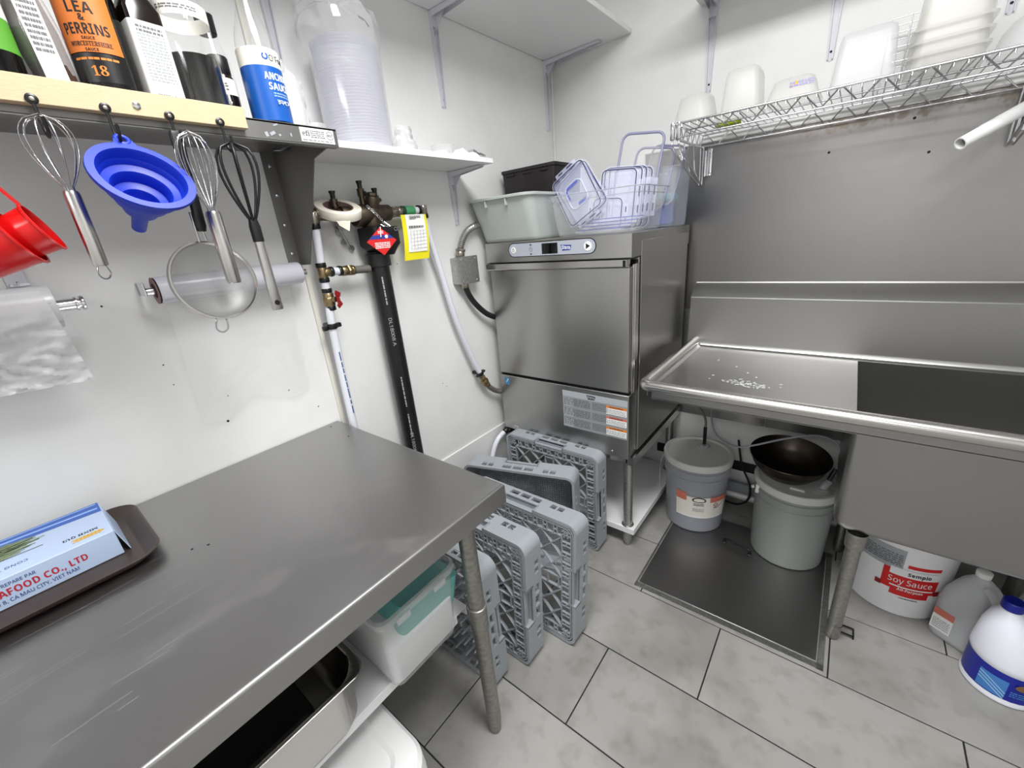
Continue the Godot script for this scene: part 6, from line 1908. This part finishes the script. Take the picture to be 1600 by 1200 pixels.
func under_sink() -> void:
	# steel hatch in the floor
	var t := thing("floor_hatch", "flat steel hatch plate in the floor with black pull handle", "floor hatch", V(1.13, 0, 0.51))
	var b := mb(); b.rbox(V(1.128, 0.0012, 0.512), V(0.606, 0.003, 0.585), 0.002, 0.001, 1)
	obj("plate", b, M.steel_panel, t)
	b = mb(); b.span(V(1.433, 0.0, 0.22), V(1.452, 0.0018, 0.832)); b.span(V(0.816, 0.0, 0.808), V(1.452, 0.0018, 0.830)); b.span(V(0.814, 0.0, 0.22), V(0.822, 0.0018, 0.830))
	obj("frame", b, M.galvanized, t)
	b = mb(); b.tube(curve([V(1.060, 0.002, 0.378), V(1.060, 0.018, 0.379), V(1.066, 0.025, 0.381), V(1.115, 0.025, 0.392), V(1.160, 0.025, 0.402), V(1.166, 0.018, 0.404), V(1.166, 0.002, 0.404)], 4), 0.005, 8)
	b.rbox(V(1.060, 0.004, 0.378), V(0.014, 0.006, 0.018), 0.002, 0.001); b.rbox(V(1.166, 0.004, 0.404), V(0.014, 0.006, 0.018), 0.002, 0.001)
	obj("pull_handle", b, M.black, t)
	var fy := 0.0028
	# left bucket: clear pail with bluish liquid
	t = pail("chemical_bucket", "clear bucket of blue-grey liquid with torn orange label and lid", V(0.890, fy, 0.262), M.pail_blue, M.pail_lid, 0.128, 0.146, 0.375, 0.0)
	b = mb(); b.lathe([Vector2(0.0001, 0.004), Vector2(0.122, 0.004), Vector2(0.126, 0.008), Vector2(0.1355, 0.185), Vector2(0.0001, 0.185)], 44)
	obj("liquid", b, M.pail_liquid, t)
	var az := -0.95
	var la0 := az - 0.98
	var rl := 0.1405
	b = mb(); b.lathe([Vector2(rl - 0.0045, 0.098), Vector2(rl + 0.0015, 0.205)], 30, la0, az + 0.72)
	var lb := obj("paper_label", b, M.label_cream, t)
	b = mb(); b.lathe([Vector2(rl - 0.0050, 0.088), Vector2(rl - 0.0045, 0.0995)], 30, la0, az + 0.72)
	obj("label_edge", b, M.paper, lb)
	for k in [[az + 0.10, az + 0.72, 0.178, 0.207], [la0, la0 + 0.35, 0.180, 0.222]]:
		b = mb(); b.lathe([Vector2(rl + 0.0005, k[2]), Vector2(rl + 0.0025, k[3])], 12, k[0], k[1])
		obj("orange_print", b, M.label_pink, lb)
	var q := az - 0.25
	var zd := V(cos(q), 0, -sin(q))
	for k in [[0.030, 0.013, M.ink, 0.001], [0.024, 0.009, M.label_cream, 0.0016]]:
		b = mb(); b.t = Transform3D(look_axis(zd, Vector3.UP), zd * (rl + 0.002) + V(0, 0.193, 0))
		b.t = b.t * Transform3D(Basis(V(1, 0, 0), V(0, 1, 0), V(0, 0, 1)).scaled(V(k[1], 1, k[0])), V(0, 0, 0))
		b.lathe([Vector2(1, 0), Vector2(1, k[3]), Vector2(0.001, k[3])], 24)
		obj("oval_logo", b, k[2], lb)
	fine_print(zd * (rl - 0.0005) + V(0, 0.166, 0), V(0, 1, 0).cross(zd), V(0, 1, 0), 0.045, 0.016, 2, M.ink, lb, 91, rl)
	fine_print(zd * (rl - 0.002) + V(0, 0.135, 0), V(0, 1, 0).cross(zd), V(0, 1, 0), 0.05, 0.02, 3, M.pale_ink, lb, 92, rl)
	q = az + 0.38
	zd = V(cos(q), 0, -sin(q))
	var xd := V(0, 1, 0).cross(zd)
	b = mb()
	for k in [[-0.012, 0, 0, 0.010], [0, 0.010, 0.012, 0], [0.012, 0, 0, -0.010], [0, -0.010, -0.012, 0]]:
		b.bar(zd * (rl + 0.001) + xd * (k[0] - 0.012) + V(0, 0.165 + k[1], 0), zd * (rl + 0.001) + xd * (k[2] - 0.012) + V(0, 0.165 + k[3], 0), 0.002, 0.001, zd)
	b.bar(zd * (rl + 0.001) + xd * -0.022 + V(0, 0.150, 0), zd * (rl + 0.001) + xd * -0.004 + V(0, 0.147, 0), 0.003, 0.001, zd); b.bar(zd * (rl + 0.001) + xd * -0.004 + V(0, 0.147, 0), zd * (rl - 0.006) + xd * 0.042 + V(0, 0.170, 0), 0.002, 0.001, zd)
	obj("hazard_diamond", b, M.red_handle, lb)
	# bung and dip tube
	b = mb(); b.t = xf(V(0.012, 0.3645, -0.058)); b.lathe([Vector2(0.030, 0), Vector2(0.032, 0.004), Vector2(0.028, 0.008), Vector2(0.022, 0.008), Vector2(0.020, 0.018), Vector2(0.008, 0.020)], 24)
	obj("bung", b, M.frost, t)
	b = mb(); b.tube([V(0.012, 0.37, -0.058), V(0.010, 0.475, -0.058)], 0.008, 12)
	obj("dip_tube", b, M.black, t)
	b = mb(); b.tube(curve([V(0.010, 0.47, -0.058), V(0.008, 0.51, -0.06), V(-0.012, 0.555, -0.06), V(-0.05, 0.59, -0.06), V(-0.10, 0.60, -0.08)], 5), 0.0055, 8)
	obj("suction_hose", b, M.grey_hose, t)
	b = mb(); b.tube(curve([V(-0.148, 0.325, 0.03), V(-0.158, 0.30, 0.04), V(-0.160, 0.22, 0.05), V(-0.155, 0.15, 0.05)], 5), 0.0022, 8)
	obj("wire_handle", b, M.chrome, t)
	# right bucket with wok on its lid
	t = pail("detergent_bucket", "pale green bucket with white lid carrying a black wok", V(1.283, fy, 0.285), M.pail_green, M.pail_lid, 0.132, 0.144, 0.370, 0.0)
	b = mb(); b.t = xf(V(0.085, 0.360, 0.045)); b.lathe([Vector2(0.034, 0), Vector2(0.036, 0.004), Vector2(0.031, 0.008), Vector2(0.025, 0.008), Vector2(0.024, 0.014), Vector2(0.010, 0.016)], 24)
	obj("bung", b, M.frost, t)
	b = mb(); b.tube([V(0.085, 0.366, 0.045), V(0.104, 0.405, 0.030)], 0.013, 12); 
	obj("bung_stem", b, M.frost, t)
	b = mb(); b.tube([V(0.096, 0.390, 0.036), V(0.116, 0.455, 0.018)], 0.008, 12)
	obj("dip_tube", b, M.black, t)
	b = mb(); b.rbox(V(0.01, 0.3625, 0.082), V(0.05, 0.008, 0.014), 0.003, 0.002)
	obj("lid_tab", b, M.white_plastic, t)
	b = mb(); b.rbox(V(-0.125, 0.318, 0.078), V(0.014, 0.04, 0.014), 0.003, 0.002); b.t = xf(V(-0.139, 0.325, 0.082), look_axis(V(-1, 0, 0.5))); b.lathe([Vector2(0.007, 0), Vector2(0.006, 0.008), Vector2(0.0001, 0.009)], 12)
	obj("handle_lug", b, M.white_plastic, t)
	t = thing("wok", "old blackened steel wok resting on the green bucket's lid", "wok", V(1.243, fy + 0.362, 0.265), "", true)
	t.basis = Basis(Vector3.RIGHT, 0.10) * Basis(Vector3.BACK, -0.03)
	b = mb(); b.lathe([Vector2(0.0001, 0.004), Vector2(0.05, 0.006), Vector2(0.095, 0.022), Vector2(0.126, 0.060), Vector2(0.141, 0.102), Vector2(0.143, 0.102), Vector2(0.1425, 0.099)], 48)
	b.lathe([Vector2(0.1425, 0.101), Vector2(0.128, 0.060), Vector2(0.097, 0.020), Vector2(0.05, 0.003), Vector2(0.0001, 0.001)], 48)
	obj("wok_bowl", b, M.wok, t)
	b = mb(); b.lathe([Vector2(0.128, 0.060), Vector2(0.143, 0.1005), Vector2(0.1445, 0.1015), Vector2(0.1430, 0.1035)], 48)
	obj("rim", b, M.wok, t)
	# clear hose between the two buckets, over the wok
	b = mb(); b.tube(curve([V(1.402, 0.462, 0.302), V(1.405, 0.505, 0.285), V(1.385, 0.545, 0.25), V(1.32, 0.560, 0.25), V(1.22, 0.535, 0.285), V(1.118, 0.492, 0.315), V(1.05, 0.445, 0.27), V(0.98, 0.425, 0.20), V(0.93, 0.43, 0.14), V(0.90, 0.47, 0.09), V(0.89, 0.56, 0.06), V(0.88, 0.68, 0.04)], 7), 0.0042, 10)
	one("clear_hose", b, M.pale_ink, "thin pale hose looping over the wok between both buckets", "hose")
	# soy sauce bucket under the bowl
	t = thing("soy_sauce_bucket", "white plastic bucket with red soy sauce emblem under the sink", "bucket", V(1.632, 0.0, 0.312), "", true)
	b = mb(); b.lathe([Vector2(0.0001, 0.0), Vector2(0.134, 0.0), Vector2(0.140, 0.006), Vector2(0.150, 0.30), Vector2(0.154, 0.302), Vector2(0.154, 0.32), Vector2(0.150, 0.322), Vector2(0.151, 0.36)], 48)
	obj("bucket_wall", b, M.soy_white, t)
	b = mb(); b.lathe([Vector2(0.153, 0.345), Vector2(0.158, 0.347), Vector2(0.158, 0.372), Vector2(0.15, 0.374), Vector2(0.145, 0.366), Vector2(0.0001, 0.366)], 48)
	obj("lid", b, M.soy_white, t)
	az = -1.52
	var rs := 0.1465
	b = mb(); b.lathe([Vector2(rs - 0.002, 0.118), Vector2(rs + 0.0015, 0.205)], 24, az - 0.42, az + 0.62)
	var em := obj("red_emblem", b, M.tag_red, t)
	b = mb(); b.lathe([Vector2(rs - 0.0025, 0.095), Vector2(rs - 0.0015, 0.120)], 16, az - 0.22, az + 0.50)
	obj("emblem_foot", b, M.tag_red, em)
	for k in [[az - 0.52, az - 0.40, 0.115, 0.135], [az + 0.6, az + 0.72, 0.115, 0.135]]:
		b = mb(); b.lathe([Vector2(rs - 0.001, k[2]), Vector2(rs - 0.0005, k[3])], 6, k[0], k[1])
		obj("ribbon_end", b, M.red_handle, em)
	b = mb(); b.lathe([Vector2(rs + 0.001, 0.222), Vector2(rs + 0.0015, 0.236)], 16, az - 0.02, az + 0.6)
	obj("red_roof", b, M.tag_red, em)
	b = mb(); b.lathe([Vector2(rs + 0.0018, 0.183), Vector2(rs + 0.0028, 0.214)], 24, az - 0.30, az + 0.64)
	obj("name_band", b, M.soy_white, em)
	b = mb(); b.lathe([Vector2(rs + 0.0005, 0.133), Vector2(rs + 0.0007, 0.1385)], 24, az - 0.25, az + 0.55)
	obj("white_ribbon", b, M.white_ink, em)
	round_text(em, "Sempio", 0.014, rs + 0.0032, 0.198, az + 0.22, M.ink, font_bold, 0.062)
	round_text(em, "Soy Sauce", 0.022, rs + 0.0008, 0.160, az + 0.10, M.white_ink, font_sans, 0.118)
	round_text(em, "All-Purpose", 0.010, rs - 0.0006, 0.124, az + 0.14, M.white_ink, font_bold, 0.07)
	zd = V(cos(az + 0.15), 0, -sin(az + 0.15))
	fine_print(zd * (rs - 0.003) + V(0, 0.086, 0), V(0, 1, 0).cross(zd), V(0, 1, 0), 0.05, 0.006, 1, M.ink, t, 101, rs - 0.003)
	b = mb(); b.lathe([Vector2(rs + 0.001, 0.205), Vector2(rs + 0.004, 0.290)], 16, az - 0.95, az - 0.10)
	var pg := obj("grey_label", b, M.pale_ink, t)
	zd = V(cos(az - 0.5), 0, -sin(az - 0.5))
	fine_print(zd * (rs + 0.003) + V(0, 0.245, 0), V(0, 1, 0).cross(zd), V(0, 1, 0), 0.11, 0.05, 6, M.grey_ink, pg, 102, rs + 0.003)
	# translucent jug
	jug("clear_jug", "frosted gallon jug half full with red and white label under sink", V(1.805, 0.0, 0.445), M.hdpe, true)
	jug("clear_jug", "frosted gallon jug behind the bleach bottle under the sink", V(1.99, 0.0, 0.36), M.hdpe, false)
	# bleach bottle
	t = thing("bleach_bottle", "white bleach bottle with dark blue cap and label before the sink", "bottle", V(1.87, 0.0, 0.582), "", true)
	t.rotation.y = 0.1
	t.scale = V(0.76, 1.0, 0.76)
	b = mb()
	b.lathe([Vector2(0.0001, 0.0), Vector2(0.104, 0.0), Vector2(0.110, 0.006), Vector2(0.110, 0.014), Vector2(0.106, 0.020), Vector2(0.106, 0.115), Vector2(0.110, 0.121), Vector2(0.109, 0.135), Vector2(0.100, 0.170), Vector2(0.080, 0.215), Vector2(0.055, 0.255), Vector2(0.030, 0.282), Vector2(0.022, 0.290), Vector2(0.022, 0.300)], 48)
	for i in b.v.size():
		b.v[i].x -= 0.045 * smoothstep(0.13, 0.30, b.v[i].y)
	obj("bottle_body", b, M.bleach_white, t)
	b = mb(); b.t = xf(V(-0.045, 0.288, 0.0)); b.lathe([Vector2(0.030, 0.0), Vector2(0.031, 0.003), Vector2(0.030, 0.024), Vector2(0.027, 0.027), Vector2(0.0001, 0.027)], 32)
	b.t = Transform3D.IDENTITY
	obj("cap", b, M.bleach_blue, t)
	# grip ridge of the moulded handle
	b = mb(); b.tube(curve([V(0.020, 0.268, 0.045), V(0.035, 0.225, 0.070), V(0.048, 0.18, 0.086), V(0.054, 0.15, 0.090)], 5), [0.006, 0.008, 0.01, 0.011, 0.012, 0.012, 0.013, 0.013, 0.013, 0.013, 0.013, 0.012, 0.010, 0.008, 0.005, 0.002], 10)
	obj("grip_ridge", b, M.bleach_white, t)
	sleeve(t, 0.1068, 0.022, 0.113, M.bleach_blue, 0, TAU, "label_sleeve")
	az = -1.65
	b = mb()
	b.lathe([Vector2(0.1072, 0.026), Vector2(0.1072, 0.090)], 14, az - 0.85, az - 0.12)
	obj("sky_field", b, M.bleach_sky, t)
	for k in 3:
		b = mb()
		var rows := []
		for i in 2:
			var ring := PackedVector3Array()
			for j in 13:
				var qq := az - 0.85 + 0.73 * j / 12.0
				var yy := 0.084 - k * 0.011 - 0.035 * pow(j / 12.0, 1.6) - i * 0.004
				ring.append(V(cos(qq) * 0.1076, yy - 0.002, -sin(qq) * 0.1076))
			rows.append(ring)
		rows.reverse()
		b.grid(rows, false, 60)
		obj("pale_swoosh", b, M.bleach_pale, t)
	zd = V(cos(az + 0.28), 0, -sin(az + 0.28))
	b = mb(); b.t = Transform3D(look_axis(zd, Vector3.UP).scaled_local(V(0.011, 1, 0.028)), zd * 0.1065 + V(0, 0.084, 0)); b.lathe([Vector2(1, 0), Vector2(1, 0.0022), Vector2(0.001, 0.0022)], 20)
	obj("gold_badge", b, sm(Color(0.50, 0.38, 0.24), 0.5), t)
	zd = V(cos(az + 0.3), 0, -sin(az + 0.3))
	fine_print(zd * 0.1072 + V(0, 0.052, 0), V(0, 1, 0).cross(zd), V(0, 1, 0), 0.07, 0.022, 3, M.bleach_sky, t, 111, 0.1072)
	# fittings along the wall behind the buckets
	b = mb(); b.tube([V(0.78, 0.06, 0.06), V(2.4, 0.06, 0.06)], 0.014, 14)
	one("white_floor_pipe", b, M.white_plastic, "white pipe along the foot of the wall behind the buckets", "pipe")
	b = mb(); b.rbox(V(1.35, 0.105, 0.05), V(1.15, 0.05, 0.03), 0.004, 0.003)
	one("grey_conduit", b, M.sticker_grey, "grey cable duct along the wall behind the buckets", "duct")
	b = mb(); b.tube(curve([V(1.02, 0.36, 0.035), V(1.05, 0.24, 0.06), V(1.10, 0.16, 0.10), V(1.10, 0.08, 0.11), V(1.05, 0.03, 0.10), V(0.97, 0.025, 0.08)], 6), 0.005, 8)
	one("black_cable", b, M.black_rubber, "thin black cable hanging between the buckets", "cable")
	t = thing("floor_bracket", "small black square bracket on the floor behind the sink leg", "bracket", V(1.495, 0, 0.63))
	b = mb(); b.box(V(1.500, 0.012, 0.610), V(0.05, 0.004, 0.004)); b.box(V(1.500, 0.012, 0.645), V(0.05, 0.004, 0.004)); b.box(V(1.525, 0.006, 0.627), V(0.004, 0.012, 0.04)); b.box(V(1.478, 0.006, 0.627), V(0.004, 0.012, 0.04))
	obj("bracket_frame", b, M.black, t)

func jug(called: String, label: String, at: Vector3, m: Material, liquid: bool) -> void:
	var t := thing(called, label, "jug", at, "", true)
	t.rotation.y = -0.55
	t.scale = V(0.86, 1.0, 0.86)
	var b := mb()
	b.loft([[0.0, 0.066, 0.066, 0.03], [0.006, 0.074, 0.074, 0.034], [0.02, 0.076, 0.076, 0.036], [0.150, 0.076, 0.076, 0.036], [0.19, 0.070, 0.070, 0.04], [0.225, 0.052, 0.054, 0.04], [0.25, 0.030, 0.032, 0.026], [0.262, 0.020, 0.020, 0.019], [0.275, 0.019, 0.019, 0.018]], 6, "b", 60)
	obj("jug_wall", b, m, t)
	b = mb(); b.t = xf(V(0, 0.270, 0)); b.lathe([Vector2(0.021, 0), Vector2(0.0215, 0.016), Vector2(0.019, 0.018), Vector2(0.0001, 0.018)], 20)
	obj("cap", b, M.white_plastic, t)
	b = mb(); b.tube(curve([V(0.03, 0.245, 0.03), V(0.062, 0.235, 0.05), V(0.078, 0.20, 0.058), V(0.078, 0.16, 0.058), V(0.066, 0.13, 0.052)], 5), 0.012, 12)
	obj("handle", b, m, t)
	if liquid:
		b = mb(); b.loft([[0.003, 0.066, 0.066, 0.03], [0.02, 0.0745, 0.0745, 0.035], [0.070, 0.0745, 0.0745, 0.035]], 6, "bt", 60)
		obj("liquid", b, M.hdpe_liquid, t)
		b = mb(); b.box(V(-0.035, 0.062, 0.0766), V(0.060, 0.06, 0.001))
		var pl := obj("paper_label", b, M.paper, t)
		b = mb(); b.box(V(-0.035, 0.105, 0.0766), V(0.060, 0.026, 0.001))
		obj("red_band", b, M.label_pink, t)
		fine_print(V(-0.035, 0.060, 0.0772), V(1, 0, 0), V(0, 1, 0), 0.05, 0.04, 5, M.pale_ink, pl, 121)

# ---------------------------------------------------------------- dish racks
func rack_wall(b: Mb, s: float, h: float) -> void:
	# one side along local x, outer face at z = s; open side up. windows near the open edge, grip notch at the bottom
	var th := 0.010
	var z := s - th / 2
	var half := s - 0.034
	var seg := func(a: float, c: float, y0: float, y1: float, zz: float, t2: float) -> void:
		b.span(V(a, y0, zz - t2 / 2), V(c, y1, zz + t2 / 2))
	# windows: pairs of small ones near the corners, three in the middle
	var holes := [[-0.165, -0.142], [-0.135, -0.112], [-0.068, -0.030], [-0.020, 0.020], [0.030, 0.068], [0.112, 0.135], [0.142, 0.165]]
	var y0 := h * 0.56
	var y1 := h * 0.84
	seg.call(-half, half, y1, h, z, th)
	var x := -half
	for k in holes:
		seg.call(x, k[0], y0, y1, z, th)
		seg.call(k[0], k[1], y0 - 0.002, y0 + 0.004, z - 0.004, th * 1.4)
		x = k[1]
	seg.call(x, half, y0, y1, z, th)
	# band with grip notch
	var nx := 0.075
	seg.call(-half, -nx, 0.0, y0, z, th); seg.call(nx, half, 0.0, y0, z, th)
	seg.call(-nx, nx, h * 0.40, y0, z, th)
	seg.call(-nx, nx, 0.0, h * 0.46, z - 0.020, 0.005)
	seg.call(-nx, nx, h * 0.40, h * 0.46, z - 0.010, 0.022)
	for e in [-1.0, 1.0]:
		b.span(V(e * nx - 0.003, 0.0, z - 0.022), V(e * nx + 0.003, h * 0.44, z + 0.005))

func rack_corner(b: Mb, s: float, h: float) -> void:
	var r := 0.034
	var rows := []
	for y in [0.0, h]:
		var ring := PackedVector3Array()
		for k in 9:
			var q := PI / 2 * k / 8
			ring.append(V(s - r + cos(q) * r, y, s - r + sin(q) * r))
		for k in 9:
			var q := PI / 2 * (8 - k) / 8
			ring.append(V(s - r + cos(q) * (r - 0.010), y, s - r + sin(q) * (r - 0.010)))
		rows.append(ring)
	b.grid(rows, true, 42, true)
	for k in 8:
		b.quad(rows[1][k], rows[1][17 - k], rows[1][16 - k], rows[1][k + 1]); b.quad(rows[0][k], rows[0][k + 1], rows[0][16 - k], rows[0][17 - k])

func rack(label: String, kind: int, h: float, s: float) -> Node3D:
	var t := thing("dish_rack", label, "dish rack", Vector3.ZERO, "grey dish racks stacked on edge", true)
	for k in 4:
		var b := mb(); b.t = xf(Vector3.ZERO, Basis(Vector3.UP, PI / 2 * k)); rack_wall(b, s, h)
		obj("side_wall", b, M.rack_grey, t)
		b = mb(); b.t = xf(Vector3.ZERO, Basis(Vector3.UP, PI / 2 * k)); rack_corner(b, s, h)
		obj("corner_post", b, M.rack_grey, t)
	var b := mb()
	var g := 0.0035
	var d := 0.012
	if kind == 1:
		# fine cutlery mesh
		var n := 44
		for i in n + 1:
			var x := lerpf(-s + 0.02, s - 0.02, float(i) / n)
			b.box(V(x, d / 2, 0), V(0.0026, d, 2 * s - 0.04)); b.box(V(0, d / 2, x), V(2 * s - 0.04, d, 0.0026))
		b.box(V(s - 0.02, d / 2, 0), V(0.02, d, 2 * s - 0.03)); b.box(V(-s + 0.02, d / 2, 0), V(0.02, d, 2 * s - 0.03)); b.box(V(0, d / 2, s - 0.02), V(2 * s - 0.03, d, 0.02)); b.box(V(0, d / 2, -s + 0.02), V(2 * s - 0.03, d, 0.02))
	else:
		for r in [s - 0.013, s - 0.020, s - 0.056]:
			var ring := []
			for p in Mb.rr(r, r, 0.03 if r > s - 0.04 else 0.004, 0.0, 4):
				ring.append(p)
			for i in ring.size():
				var e: Vector3 = ring[(i + 1) % ring.size()]
				b.bar(ring[i] + V(0, d / 2, 0), e + V(0, d / 2, 0), g, d)
		# ladder rungs in the border: pairs of close rungs
		for q in 4:
			var rb := Basis(Vector3.UP, PI / 2 * q)
			for i in range(-5, 6):
				for e in [-0.007, 0.007]:
					var x: float = i * 0.042 + e
					b.bar(rb * V(x, d / 2, s - 0.056), rb * V(x, d / 2, s - 0.020), g, d)
			for i in range(-5, 6):
				b.box(rb * V(i * 0.042, d / 2, s - 0.038), V(0.014, d, g) if q % 2 == 0 else V(g, d, 0.014))
		# double cross bars
		var i0 := s - 0.056
		for e in [-0.022, 0.022]:
			b.box(V(e, d / 2, 0), V(g, d, 2 * i0)); b.box(V(0, d / 2, e), V(2 * i0, d, g))
		for i in range(-4, 5):
			if i == 0: continue
			b.box(V(i * 0.045, d / 2, 0), V(g, d, 0.044)); b.box(V(0, d / 2, i * 0.045), V(0.044, d, g))
		# diagonal lattice in each quarter
		for q in 4:
			var rb := Basis(Vector3.UP, PI / 2 * q)
			var a := 0.022
			var e := i0
			b.bar(rb * V(a, d / 2, a), rb * V(e, d / 2, e), g, d)
			b.bar(rb * V(a, d / 2, e), rb * V(e, d / 2, a), g * 1.3, d)
			var m := (a + e) / 2
			b.bar(rb * V(a, d / 2, m), rb * V(m, d / 2, e), g, d); b.bar(rb * V(m, d / 2, a), rb * V(e, d / 2, m), g, d)
			b.bar(rb * V(a, d / 2, m), rb * V(m, d / 2, a), g, d); b.bar(rb * V(m, d / 2, e), rb * V(e, d / 2, m), g, d)
	obj("bottom_grid", b, M.rack_grey, t)
	if kind == 2:
		for i in 8:
			for k in 8:
				b = mb(); b.t = xf(V(-0.175 + 0.05 * i, 0.01, -0.175 + 0.05 * k)); b.lathe([Vector2(0.006, 0.0), Vector2(0.0035, 0.062), Vector2(0.0001, 0.066)], 6)
				obj("peg", b, M.rack_grey, t)
	return t

func racks() -> void:
	var s := 0.25
	# bottom of the rack looks towards the room (+z): local up becomes -z
	var out := Basis(Vector3.RIGHT, -PI / 2)
	var r := rack("grey dish rack standing on edge under the dishwasher's front", 0, 0.078, s)
	r.transform = Transform3D(out, V(0.362, s + 0.001, 0.746))
	r = rack("grey dish rack leaning back, second of two facing bottom outwards", 0, 0.086, s)
	r.transform = Transform3D(Basis(Vector3.RIGHT, -0.085) * out, V(0.502, s + 0.004, 1.192))
	r = rack("grey dish rack with grid bottom standing beside the bench leg's rack", 0, 0.086, s)
	r.transform = Transform3D(Basis(Vector3.UP, 0.0) * Basis(Vector3.RIGHT, -0.055) * out, V(0.412, s + 0.003, 1.350))
	# open side towards the room: local up becomes +z
	var open := Basis(Vector3.RIGHT, PI / 2)
	r = rack("grey cutlery rack with fine mesh bottom turned askew between racks", 1, 0.090, 0.247)
	r.transform = Transform3D(Basis(Vector3.UP, deg_to_rad(17.0)) * open, V(0.335, 0.2475, 0.905))
	r = rack("grey peg rack standing open behind the bench leg", 2, 0.066, s)
	r.transform = Transform3D(open, V(0.362, s + 0.001, 1.418))

# ---------------------------------------------------------------- things on and under the bench shelf
func under_bench() -> void:
	var y := 0.4555
	var t := thing("teal_tub", "frosted plastic tub of white and teal goods on bench shelf", "container", V(0.506, y, 1.722), "", true)
	var b := mb(); thin_tub(b, 0.222, 0.150, 0.098, 0.162, 0.108, 0.022, 0.004)
	obj("tub_wall", b, M.frost_thin, t)
	b = mb()
	b.loft([[0.004, 0.138, 0.086, 0.018], [0.015, 0.147, 0.095, 0.02], [0.120, 0.152, 0.100, 0.022], [0.150, 0.120, 0.085, 0.022]], 5)
	obj("white_fill", b, M.rice, t)
	b = mb(); b.t = xf(V(0, 0, 0), Basis(Vector3.RIGHT, -0.22))
	b.loft([[0.110, 0.146, 0.088, 0.02], [0.190, 0.150, 0.090, 0.02]], 5)
	b.t = Transform3D.IDENTITY
	obj("teal_fill", b, M.teal, t)
	b = mb(); b.loft([[0.205, 0.167, 0.113, 0.026], [0.222, 0.168, 0.114, 0.026], [0.226, 0.162, 0.108, 0.024]], 5, "", 40)
	obj("rim", b, M.frost, t)
	for z in [-0.05, 0.055]:
		b = mb(); b.rbox(V(0.170, 0.205, z), V(0.006, 0.016, 0.036), 0.001, 0.001, 1)
		obj("rim_tab", b, M.frost, t)
	# steel hotel pan
	t = thing("steel_pan", "deep stainless steel food pan on the bench's undershelf", "pan", V(0.500, y, 2.135), "", true)
	b = mb(); b.loft([[0.0, 0.12, 0.225, 0.05], [0.006, 0.137, 0.242, 0.058], [0.02, 0.143, 0.248, 0.06], [0.140, 0.148, 0.253, 0.06], [0.144, 0.150, 0.255, 0.06], [0.146, 0.159, 0.264, 0.03], [0.148, 0.160, 0.265, 0.03], [0.1495, 0.158, 0.263, 0.03], [0.147, 0.150, 0.255, 0.058], [0.140, 0.1468, 0.2518, 0.059], [0.02, 0.1415, 0.2465, 0.058], [0.008, 0.136, 0.241, 0.055], [0.003, 0.12, 0.225, 0.05]], 8, "bt", 50)
	obj("pan_wall", b, M.pan_steel, t)
	b = mb(); b.rbox(V(0, 0.05, 0.0), V(0.20, 0.07, 0.34), 0.02, 0.01, 4)
	obj("dark_contents", b, M.black, t)
	# white bin on the floor with lid
	t = thing("white_bin", "white plastic bin with domed lid on floor under the bench", "bin", V(0.575, 0.0, 2.14), "", true)
	b = mb(); b.loft([[0.0, 0.15, 0.265, 0.05], [0.01, 0.16, 0.275, 0.05], [0.31, 0.178, 0.296, 0.06]], 6)
	obj("bin_wall", b, M.tub_grey, t)
	b = mb(); b.loft([[0.290, 0.186, 0.312, 0.07], [0.292, 0.190, 0.316, 0.07], [0.338, 0.186, 0.314, 0.07], [0.347, 0.178, 0.306, 0.064], [0.350, 0.168, 0.296, 0.058], [0.349, 0.138, 0.266, 0.045], [0.341, 0.128, 0.256, 0.04]], 8, "bt", 30)
	obj("lid", b, M.bin_white, t)
